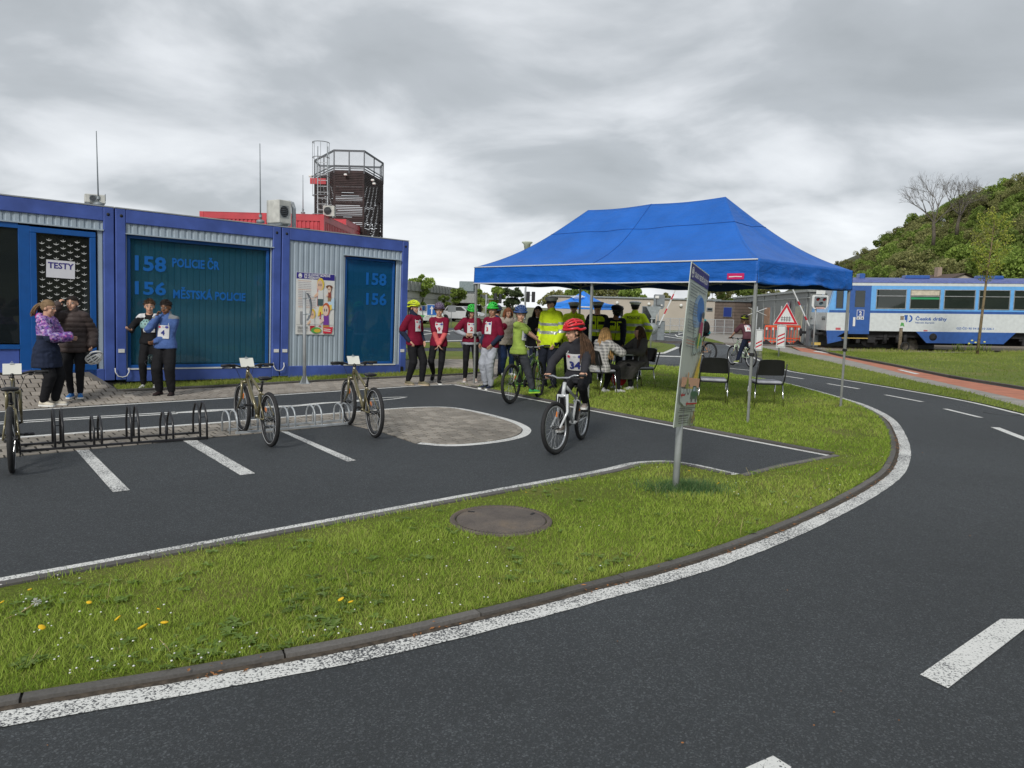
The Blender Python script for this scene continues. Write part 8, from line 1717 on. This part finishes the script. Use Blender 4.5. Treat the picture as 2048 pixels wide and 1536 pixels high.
mb = MB(); rn = random.Random(2)
for i in range(60): x, y = rn.uniform(-.6, .7), rn.uniform(-.3, .3); mb.tube([(x, y, 0), (x+rn.uniform(-.08, .08), y, rn.uniform(.12, .3))], [.012, .004], 4)
o_ = mb.build('flower_leaves', leafA, None, (b.x-.3, b.y, .36)); stuff(o_, 'tuft of daffodil leaves at the foot of the slender tree', 'plants')
for k_, (px, py) in enumerate(((1944, 681), (1951, 685), (1938, 687), (1969, 684))): q = AT(px, py, 29.4); m = MB(); m.ell((0, 0, 0), (.045, .045, .03), 0, None, 8, 5); o_ = m.build('daffodil', flat('daffodil_yellow', (.8, .75, .2)), None, q); tag(o_, ('second daffodil from the left by the slender tree', 'third daffodil from the left by the slender tree', 'leftmost daffodil by the slender tree', 'daffodil right of the slender tree trunk')[k_], 'flower', 'daffodils by the slender tree')
# ------------------------------------------------------------------ wooded hill
def hill_h(x, y):
    "terrain height"
    d = smst((x-48-max(0, (y-60))*.14)/75.0); back = smst((y-45)/40) if y > 45 else 1.0
    return 31*d*(1 if y < 45 else 1)+1.5*noise.noise(V(x*.03, y*.03, 0))*d
mb = MB(); mb.grid(lambda u, v: V(40+180*u, -140+460*v, hill_h(40+180*u, -140+460*v)-.3*(1-smst(u*8))), 50, 100); struct(mb.build('hill', M('wood_floor', (.06, .065, .03), .95, var=.3, sc=.3)))  # stretch beside and behind the camera is unseen, added to darken glass reflections
kinds = [tree_meshes(100+i, 9.5, 8.5, lf, 8500, .19, .16) for i, lf in enumerate((leafB, leafA, leafC, leafB, leafC))]
rn = random.Random(31); placed = []; tries = 0
while len(placed) < 265 and tries < 70000:
    tries += 1; vis_ = len(placed) < 215
    if vis_: x, y = rn.uniform(52, 150), rn.uniform(62, 240)
    else: x, y = rn.uniform(56, 120), rn.uniform(-110, 55)  # unseen trees added beside and behind the camera to darken window reflections
    h = hill_h(x, y)
    if h < .4: continue
    px = 1024+1500*x/y if y > 1 else 9999
    if vis_ and (px < 1660 or px > 2330): continue
    if any((x-a)**2+(y-b_)**2 < (4.6 if y < 130 else 5.6)**2 for a, b_ in placed): continue
    placed.append((x, y)); k_ = rn.choice((0, 0, 1, 2, 2, 3, 4)); s = rn.uniform(.75, 1.1)*(1.0 if px > 1760 else .8)
    if px < 1850 and rn.random() < .35: k_ = 2
    kn_ = {0: 'mid green', 1: 'fresh bright green', 2: 'olive brown', 3: 'mid green', 4: 'olive brown'}[k_]; zn_ = 'low on' if h < 9 else ('halfway up' if h < 20 else 'near the top of'); tree('hillside_tree', '%s tree %s the wooded hillside at the right' % (kn_, zn_), (x, y, h), kinds[k_], s, rn.uniform(0, 6), 'trees of the hillside wood')
for i in range(14):
    x = 22+i*4.6+rn.uniform(-1, 1); y = 60+rn.uniform(0, 10)+abs(i-6)*1.0
    px = 1024+1500*x/y
    if px < 1690: continue
    tree('hillside_tree', '%s low tree in the row just behind the railcar roof' % ('olive brown' if (i*3) % 5 in (2, 4) else 'green'), (x, y, -.2), kinds[(i*3) % 5], rn.uniform(.42, .55), i, 'trees of the hillside wood')
# bare twin tree on the slope
def bare(label, px, Y, py0, py1, seed, lean, Wc):
    q = AT(px, py0, Y); H = ZF(V(q.x, Y, 0), py1)-q.z; rn = random.Random(seed); m = MB(); tips = []; t = thing('bare_tree', label, 'tree', loc=(q.x, Y, q.z-1.5)); m.tube([(0, 0, 0), (0, 0, 1.5), (lean*.3, 0, H*.22+1.5)], [.28, .24, .19], 8)
    m.build('trunk', bark, t); m = MB(); b0 = V(lean*.3, 0, H*.22+1.4)
    for i in range(7): a = i*.9+.4; e_ = 1.1+rn.uniform(-.4, .3); branching(m, b0-V(0, 0, .08*i), V(math.cos(a)*math.cos(e_)*1.1, math.sin(a)*math.cos(e_), math.sin(e_)), H*.24, .11, 6, tips, rn, .42, .06, (2, 3), 4, .74)
    zmax = max(v[2] for v in m.v); f_ = (H+1.5-b0.z)/(zmax-b0.z); fx_ = (Wc/2)/np.percentile(np.abs([v[0] for v in m.v]), 96); m.v = [(v[0]*fx_, v[1]*fx_, b0.z+(v[2]-b0.z)*f_) for v in m.v]; m.build('crown', M('twig', (.13, .115, .1), .9, var=.2), t); print('BARE', len(m.f))
    return t
bare('large leafless tree standing above the wood, left one of the pair', 1868, 112, 470, 338, 5, -.8, 9.0); bare('leafless tree right of the larger bare one, above the wood', 1915, 118, 450, 346, 8, 1.0, 8.2)
# ================================================================== grass
def m_blade(name, lo, mid, hi, dry):
    t = NT(name); a = t.n('ShaderNodeAttribute', attribute_name='tone'); q = t.ramp(a.outputs['Fac'], [(0, lo), (.45, mid), (.85, hi), (1, dry)])
    t.l(q, t.b.inputs['Base Color']); t.b.inputs['Roughness'].default_value = .6; t.b.inputs['Specular IOR Level'].default_value = .25
    tr_ = t.n('ShaderNodeBsdfTranslucent'); t.l(q, tr_.inputs[0]); mx_ = t.n('ShaderNodeMixShader'); mx_.inputs[0].default_value = .35; t.l(t.b.outputs[0], mx_.inputs[1]); t.l(tr_.outputs[0], mx_.inputs[2]); t.l(mx_.outputs[0], t.o.inputs[0]); return t.m
blade_m = m_blade('grass_blade', (.13, .23, .025), (.27, .4, .045), (.42, .52, .1), (.42, .36, .15)); blade_far = m_blade('grass_blade_far', (.14, .2, .03), (.26, .33, .06), (.36, .4, .1), (.42, .36, .17)); blade_blue = m_blade('grass_blade_tuft', (.05, .13, .05), (.1, .2, .07), (.16, .26, .1), (.3, .3, .15))
def vnoise(x, y, s, seed):
    "cheap smooth value noise"
    r = np.random.default_rng(seed); T = r.random((64, 64)); X, Y = x/s, y/s; i, j = np.floor(X).astype(int), np.floor(Y).astype(int); f, g = X-i, Y-j; f = f*f*(3-2*f); g = g*g*(3-2*g)
    q = lambda a, b: T[a % 64, b % 64]; return (q(i, j)*(1-f)+q(i+1, j)*f)*(1-g)+(q(i, j+1)*(1-f)+q(i+1, j+1)*f)*g
def blades(name, x, y, z, h, w_, tone, lean, mat, label, seed=1, az=None):
    n = len(x); r = np.random.default_rng(seed); a = r.uniform(0, 6.283, n) if az is None else az+r.normal(0, .5, n); dx, dy = np.cos(a), np.sin(a); b = r.uniform(0, 6.283, n); wx, wy = np.cos(b)*w_/2, np.sin(b)*w_/2; l = lean*h*r.uniform(.2, 1.3, n)
    p = np.zeros((n, 5, 3), np.float32)
    for k_, (s, t_, u) in enumerate(((-1, 0, 0), (1, 0, 0), (.75, .35, .55), (-.75, .35, .55), (0, 1, .97))): p[:, k_, 0] = x+s*wx+dx*l*t_; p[:, k_, 1] = y+s*wy+dy*l*t_; p[:, k_, 2] = z+h*u*(1-.0*t_)
    me = bpy.data.meshes.new(name); me.vertices.add(5*n); me.vertices.foreach_set('co', p.ravel()); base = np.arange(n)*5
    li = np.concatenate([np.stack([base, base+1, base+2, base+3], 1), np.stack([base+3, base+2, base+4], 1)], 1).ravel(); me.loops.add(7*n); me.loops.foreach_set('vertex_index', li); me.polygons.add(2*n)
    st_ = np.stack([np.arange(n)*7, np.arange(n)*7+4], 1).ravel(); me.polygons.foreach_set('loop_start', st_); me.polygons.foreach_set('loop_total', np.tile([4, 3], n)); me.materials.append(mat); me.update()
    at = me.attributes.new('tone', 'FLOAT', 'POINT'); at.data.foreach_set('value', np.repeat(np.clip(tone, 0, 1), 5).astype(np.float32)); o = link(name, me); stuff(o, label, 'grass'); return o
def scatter(poly_, dens, cell=.5, seed=3):
    P = [(p[0], p[1]) for p in poly_]; x0, x1 = min(p[0] for p in P), max(p[0] for p in P); y0, y1 = min(p[1] for p in P), max(p[1] for p in P); r = np.random.default_rng(seed); gx, gy = np.meshgrid(np.arange(x0, x1, cell), np.arange(y0, y1, cell)); gx, gy = gx.ravel(), gy.ravel()
    d = np.array([dens(a+cell/2, b+cell/2) for a, b in zip(gx, gy)]); n = r.poisson(np.maximum(0, d)*cell*cell); X = np.repeat(gx, n)+r.random(n.sum())*cell; Y = np.repeat(gy, n)+r.random(n.sum())*cell; ok = inpoly(X, Y, P); return X[ok], Y[ok]
def vis(x, y): return y > 1.5 and abs(x/y) < .78
def d1(x, y): r_ = math.hypot(x, y); return (min(10500, 8300*(4.2/r_)**1.6) if vis(x, y) else 250) if y < 24 else 150
X, Y = scatter([(p.x, p.y) for p in L1], d1); mb_ = b = None
ok = np.hypot(X-mh.location.x, Y-mh.location.y) > R*.985 if False else np.hypot(X-mh.location.x, Y-mh.location.y) > mh.children[0].dimensions.x/2*.985; X, Y = X[ok], Y[ok]
_a, _b = vnoise(X, Y, .9, 14), vnoise(X, Y, .25, 15); ok = np.random.default_rng(6).random(len(X)) > np.clip((_a+.35*_b-.82)*3, 0, .8); X, Y = X[ok], Y[ok]
rr = np.hypot(X, Y); n_ = len(X); r_ = np.random.default_rng(5); N1, N2, N3 = vnoise(X, Y, .55, 1), vnoise(X, Y, .16, 2), vnoise(X, Y, 1.7, 3)
tone = .24+.42*N1+.22*(N2-.5)+.55*(N3-.3)+r_.normal(0, .13, n_); dryp = r_.random(n_) < .07+.14*(N3 > .62); tone = np.where(dryp, r_.uniform(.85, 1, n_), np.clip(tone, 0, .84))
bd = np.full(n_, 9.)
for c_ in (Bin, D2in):
    for p in c_[::2]:
        if vis(p.x, p.y): bd = np.minimum(bd, np.hypot(X-p.x, Y-p.y))
hgt = (.011+.016*N2+.016*N1*N3)*r_.uniform(.5, 1.5, n_)*(1+.03*rr)*np.clip(bd/.3, .3, 1); wdt = .0036*(np.maximum(rr, 4)/4.2)**.75*r_.uniform(.6, 1.3, n_)
blades('grass', X, Y, np.full(n_, .016), hgt, wdt, tone, .95, blade_m, 'short green lawn grass inside the curved kerb and under the tent'); print('BLADES', n_)
# grass leaning over the kerbs
ex, ey, ea = [], [], []; r2 = random.Random(8)
for crv, sg, seg in ((Ain, 1, .0045), (Bin, -1, .006), (Cin, -1, .008), (D2in, -1, .008)):
    for i in range(len(crv)-1):
        p, q = crv[i], crv[i+1]; 
        if not vis(p.x, p.y) or p.y > 20: continue
        t = (q-p); L = t.length; t.normalize(); nx = V(-t.y, t.x, 0)*sg; dn = noise.noise(p*3.0)+.15*noise.noise(p*11)
        for k_ in range(int(L/seg*max(.08, .6+dn*1.9))): c = p+t*r2.uniform(0, L)+nx*r2.uniform(-.004, .05); ex.append(c.x); ey.append(c.y); ea.append(math.atan2(-nx.y, -nx.x))
ex, ey, ea = np.array(ex), np.array(ey), np.array(ea); n_ = len(ex); rr = np.hypot(ex, ey)
blades('grass_fringe', ex, ey, np.full(n_, .02), r_.uniform(.012, .04, n_), .004*(np.maximum(rr, 4)/4.2)**.6, r_.uniform(.1, 1.0, n_)**1.3, 1.5, blade_m, 'ragged grass hanging over the kerb edges of the lawn', 4, ea)
# other lawns
def flatlawn(poly_, dens, z, label, seed, hh=.05, ww=.008, zf=None):
    X, Y = scatter([(p.x, p.y) for p in poly_], dens, 1.0, seed); n_ = len(X); N1 = vnoise(X, Y, 1.1, seed); r_ = np.random.default_rng(seed); zz_ = np.full(n_, z) if zf is None else np.array([zf(a, b) for a, b in zip(X, Y)])
    if n_: blades('grass', X, Y, zz_, hh*r_.uniform(.5, 1.4, n_), ww*r_.uniform(.6, 1.4, n_), np.clip(.1+.65*N1+r_.normal(0, .15, n_), 0, 1), .8, blade_far, label, seed)
flatlawn(L2, lambda x, y: 1500 if vis(x, y) else 0, .018, 'grass strip between the blue containers and the pavement', 21, .06, .008); flatlawn(L3, lambda x, y: 420 if vis(x, y) else 0, .014, 'grass strip between the road and the footpath', 22, .05, .011)
# bank
bx_, by_, bz_ = [], [], []
for i in range(52000):
    u, v = r2.random(), r2.random()**.8; p = bank(u, v)
    if not vis(p.x, p.y): continue
    bx_.append(p.x); by_.append(p.y); bz_.append(p.z)
bx_, by_, bz_ = map(np.array, (bx_, by_, bz_)); n_ = len(bx_); blades('grass', bx_, by_, bz_-.01, .05*r_.uniform(.5, 1.5, n_), .016*r_.uniform(.6, 1.3, n_), np.clip(.1+.7*vnoise(bx_, by_, 1.3, 9)+r_.normal(0, .15, n_), 0, 1), .8, blade_far, 'grass on the low bank between the cycle path and the train', 31)
bx_, by_, bz_ = [], [], []
for i in range(9000):
    p = verge(r2.random(), r2.random()*.8)
    if noise.noise(p*.8) > -.05 and vis(p.x, p.y): bx_.append(p.x); by_.append(p.y); bz_.append(p.z)
bx_, by_, bz_ = map(np.array, (bx_, by_, bz_)); n_ = len(bx_); blades('grass', bx_, by_, bz_-.01, .12*r_.uniform(.4, 1.5, n_), .018*r_.uniform(.6, 1.3, n_), r_.uniform(.3, 1, n_), .8, blade_far, 'dry weeds along the track', 32)
# long tuft round the foot of the info board
fb = G(1350, 985); n_ = 2600; a = r_.uniform(0, 6.28, n_); q = np.abs(r_.normal(0, .13, n_)); X = fb.x+.10+np.cos(a)*q*1.7; Y = fb.y+.02+np.sin(a)*q*.8; blades('grass_tuft', X, Y, np.full(n_, .016), r_.uniform(.04, .12, n_), np.full(n_, .004), r_.uniform(0, 1, n_), .9, blade_blue, 'longer bluish grass round the foot of the information board', 6)
# stalks
pts = [G(*p) for p in ((215, 1208), (780, 690), (1430, 1060), (1480, 1075), (1330, 1040), (1560, 1010), (345, 1320), (60, 1335), (1500, 960), (1590, 955), (700, 1180), (1240, 1120), (1270, 1130), (1660, 975), (1540, 868), (1600, 850))]
mb = MB()
for i, p in enumerate(pts): h = r2.uniform(.07, .15); a = r2.uniform(0, 6.28); mb.tube([(p.x, p.y, .02), (p.x+.02*math.cos(a), p.y+.02*math.sin(a), h*.6), (p.x+.05*math.cos(a), p.y+.05*math.sin(a), h)], [.0022, .0018, .001], 4)
stuff(mb.build('dry_stalks', M('straw', (.42, .34, .16), .8)), 'thin dry stalks standing in the lawn', 'stalks')
# weeds: rosettes of broad leaves
mb = MB(); r3 = random.Random(12)
def rosette(x, y, s):
    for i in range(r3.randint(6, 10)):
        a = r3.uniform(0, 6.28); L = s*r3.uniform(.6, 1.1); w_ = L*.2; d = V(math.cos(a), math.sin(a), 0); e_ = V(-d.y, d.x, 0); b = V(x, y, .03); up = r3.uniform(.1, .45)
        mb.add([b-e_*w_*.3, b+e_*w_*.3, b+d*L*.5+e_*w_+V(0, 0, L*up*.6), b+d*L+V(0, 0, L*up*.5), b+d*L*.5-e_*w_+V(0, 0, L*up*.6), b+d*L*.5+V(0, 0, L*up*.5)], [(0, 1, 5), (1, 2, 5), (2, 3, 5), (3, 4, 5), (4, 0, 5)])
PL1 = [(p.x, p.y) for p in L1]; cnt = 0
while cnt < 230:
    px, py = r3.uniform(-60, 1850), r3.uniform(900, 1420); p = G(px, py)
    if inpoly(np.array([p.x]), np.array([p.y]), PL1)[0] and noise.noise(V(p.x*1.6, p.y*1.6, 3)) > .02 and math.hypot(p.x-mh.location.x, p.y-mh.location.y) > .45: rosette(p.x, p.y, r3.uniform(.025, .055)); cnt += 1
for c_, k_, s_ in (((530, 1310), 10, .07), ((660, 1262), 8, .07), ((940, 1250), 9, .08), ((1230, 1130), 8, .06), ((1010, 1215), 8, .06), ((60, 1335), 6, .06), ((980, 985), 6, .06)):
    for i in range(k_):
        p = G(c_[0]+r3.uniform(-35, 35), c_[1]+r3.uniform(-12, 12))
        if inpoly(np.array([p.x]), np.array([p.y]), PL1)[0] and inpoly(np.array([p.x+.04]), np.array([p.y-.08]), PL1)[0]: rosette(p.x, p.y, s_*r3.uniform(.6, 1.0))
stuff(mb.build('weeds', m_leaf('weed_leaf', (.14, .23, .04), (.2, .31, .07), (.28, .38, .12))), 'broad leaved weeds scattered through the lawn', 'weeds')
# daisies
mb = MB(); cnt = 0
while cnt < 130:
    px, py = r3.uniform(0, 1800), r3.uniform(880, 1380); p = G(px, py)
    if inpoly(np.array([p.x]), np.array([p.y]), PL1)[0] and noise.noise(V(p.x*1.1, p.y*1.1, 9)) > -.02 and math.hypot(p.x-mh.location.x, p.y-mh.location.y) > .42:
        h = r3.uniform(.035, .05); q = r3.uniform(.004, .0068); mb.lathe([(0, 0), (q, .001), (q*.5, .004), (0, .005)], 7, 0, (p.x, p.y, h)); cnt += 1
stuff(mb.build('daisies', flat('daisy_white', (.75, .75, .72))), 'tiny white daisies scattered through the lawn', 'daisies')
# dandelions, each one
dand = [(83, 1256, 1), (287, 1256, 1.5), (237, 1238, 1.1), (329, 1247, 1.1), (178, 1206, .8), (683, 1200, 1.1), (702, 1205, .9), (317, 1219, .6), (1437, 967, .9), (1654, 938, .7), (1398, 1062, .6), (5, 1205, .7), (1378, 942, .7), (1052, 985, .5), (60, 1180, .7)]
dm0 = MB(); dm0.lathe([(0, 0), (.010, .001), (.018, .006), (.014, .009), (0, .010)], 12); dme = dm0.mesh('flower_head', M('dandelion_yellow', (.8, .5, .01), .7, var=.1, sc=200)); sm0 = MB(); sm0.tube([(0, 0, -.05), (.003, 0, 0)], .0018, 5); sme = sm0.mesh('stem', leafA)
names_ = ['leftmost yellow dandelion, near the left edge of the lawn', 'largest yellow dandelion, in the left cluster', 'yellow dandelion just left of the largest one', 'yellow dandelion just right of the largest one', 'small yellow dandelion above the left cluster', 'yellow dandelion left of the manhole, left of a close pair', 'yellow dandelion left of the manhole, right of a close pair', 'tiny half closed dandelion above the left cluster', 'yellow dandelion right of the info board foot', 'yellow dandelion near the right curve of the kerb', 'small dandelion below and right of the info board', 'dandelion at the very left edge of the picture', 'small dandelion by the kerb behind the info board', 'tiny dandelion by the kerb above the manhole', 'small dandelion near the upper kerb at far left']
for (px, py, s), nm in zip(dand, names_):
    p = G(px, py, .06); t = thing('dandelion', nm, 'flower', loc=p, rz=px, group='dandelions in the lawn'); t.scale = (s*.95,)*3; t.rotation_euler = (r3.uniform(.1, .9), r3.uniform(-.3, .3), px); link('flower_head', dme, t); link('stem', sme, t)
p = G(72, 1205, .07); t = thing('dandelion_clock', 'white seed head leaning over the grass at the left', 'flower', loc=p); mb = MB()
for i in range(40): a, e_ = r3.uniform(0, 6.28), r3.uniform(-.6, 1.5); d = V(math.cos(a)*math.cos(e_), math.sin(a)*math.cos(e_), math.sin(e_)); mb.bar(d*.006, d*.024, .0022, .0022)
stuff(mb.build('seeds', flat('seed_white', (.6, .6, .58)), t)); MB().tube([(0, 0, 0), (-.05, -.04, -.035), (-.12, -.1, -.06)], .0025, 5).build('stem', M('straw', (.42, .34, .16), .8), t)
# brown bits in the gutter
mb = MB()
for i in range(420):
    k_ = r3.randrange(20, int(len(A)*.62)); p, q = A[k_], A[k_+1]; t = (q-p).normalized(); nx = V(-t.y, t.x, 0); 
    if noise.noise(p*2.3) < -.1: continue
    c = p+nx*r3.uniform(-.02, .045)+t*r3.uniform(0, .08); s = r3.uniform(.004, .012); a = r3.uniform(0, 3.14); d = V(math.cos(a), math.sin(a), 0); e_ = V(-d.y, d.x, 0); z = .012 if (c-p).dot(nx) < .03 else .034
    mb.add([V(c.x, c.y, z)-d*s*1.8, V(c.x, c.y, z+.003)+e_*s*.6, V(c.x, c.y, z)+d*s*1.8, V(c.x, c.y, z)-e_*s*.6], [(0, 1, 2, 3)])
stuff(mb.build('gutter_litter', M('dry_catkins', (.3, .13, .045), .9, var=.4, sc=40)), 'brown catkins and bits lying along the outer kerb', 'litter')
gs = resample(offs(A, .012), .08); strip('gutter_soil', gs, .024, -.014, .006, soil_m, None, .01); gs = resample(offs(B, -.012), .08); strip('gutter_soil', gs, .016, -.020, .006, soil_m, None, .01)
mb = MB()
for (px, py) in ((1682, 1382), (1668, 1424), (1798, 1440), (1575, 1180), (1940, 1071), (1628, 1450), (1235, 1282), (1365, 1485), (95, 1490), (1845, 905)): p = G(px, py, .006); s = r3.uniform(.003, .007); mb.ell(p, (s, s*.7, s*.35), 0, None, 6, 4)
stuff(mb.build('grit', M('dry_catkins', (.3, .13, .045), .9)), 'small brown crumbs on the near asphalt', 'grit')
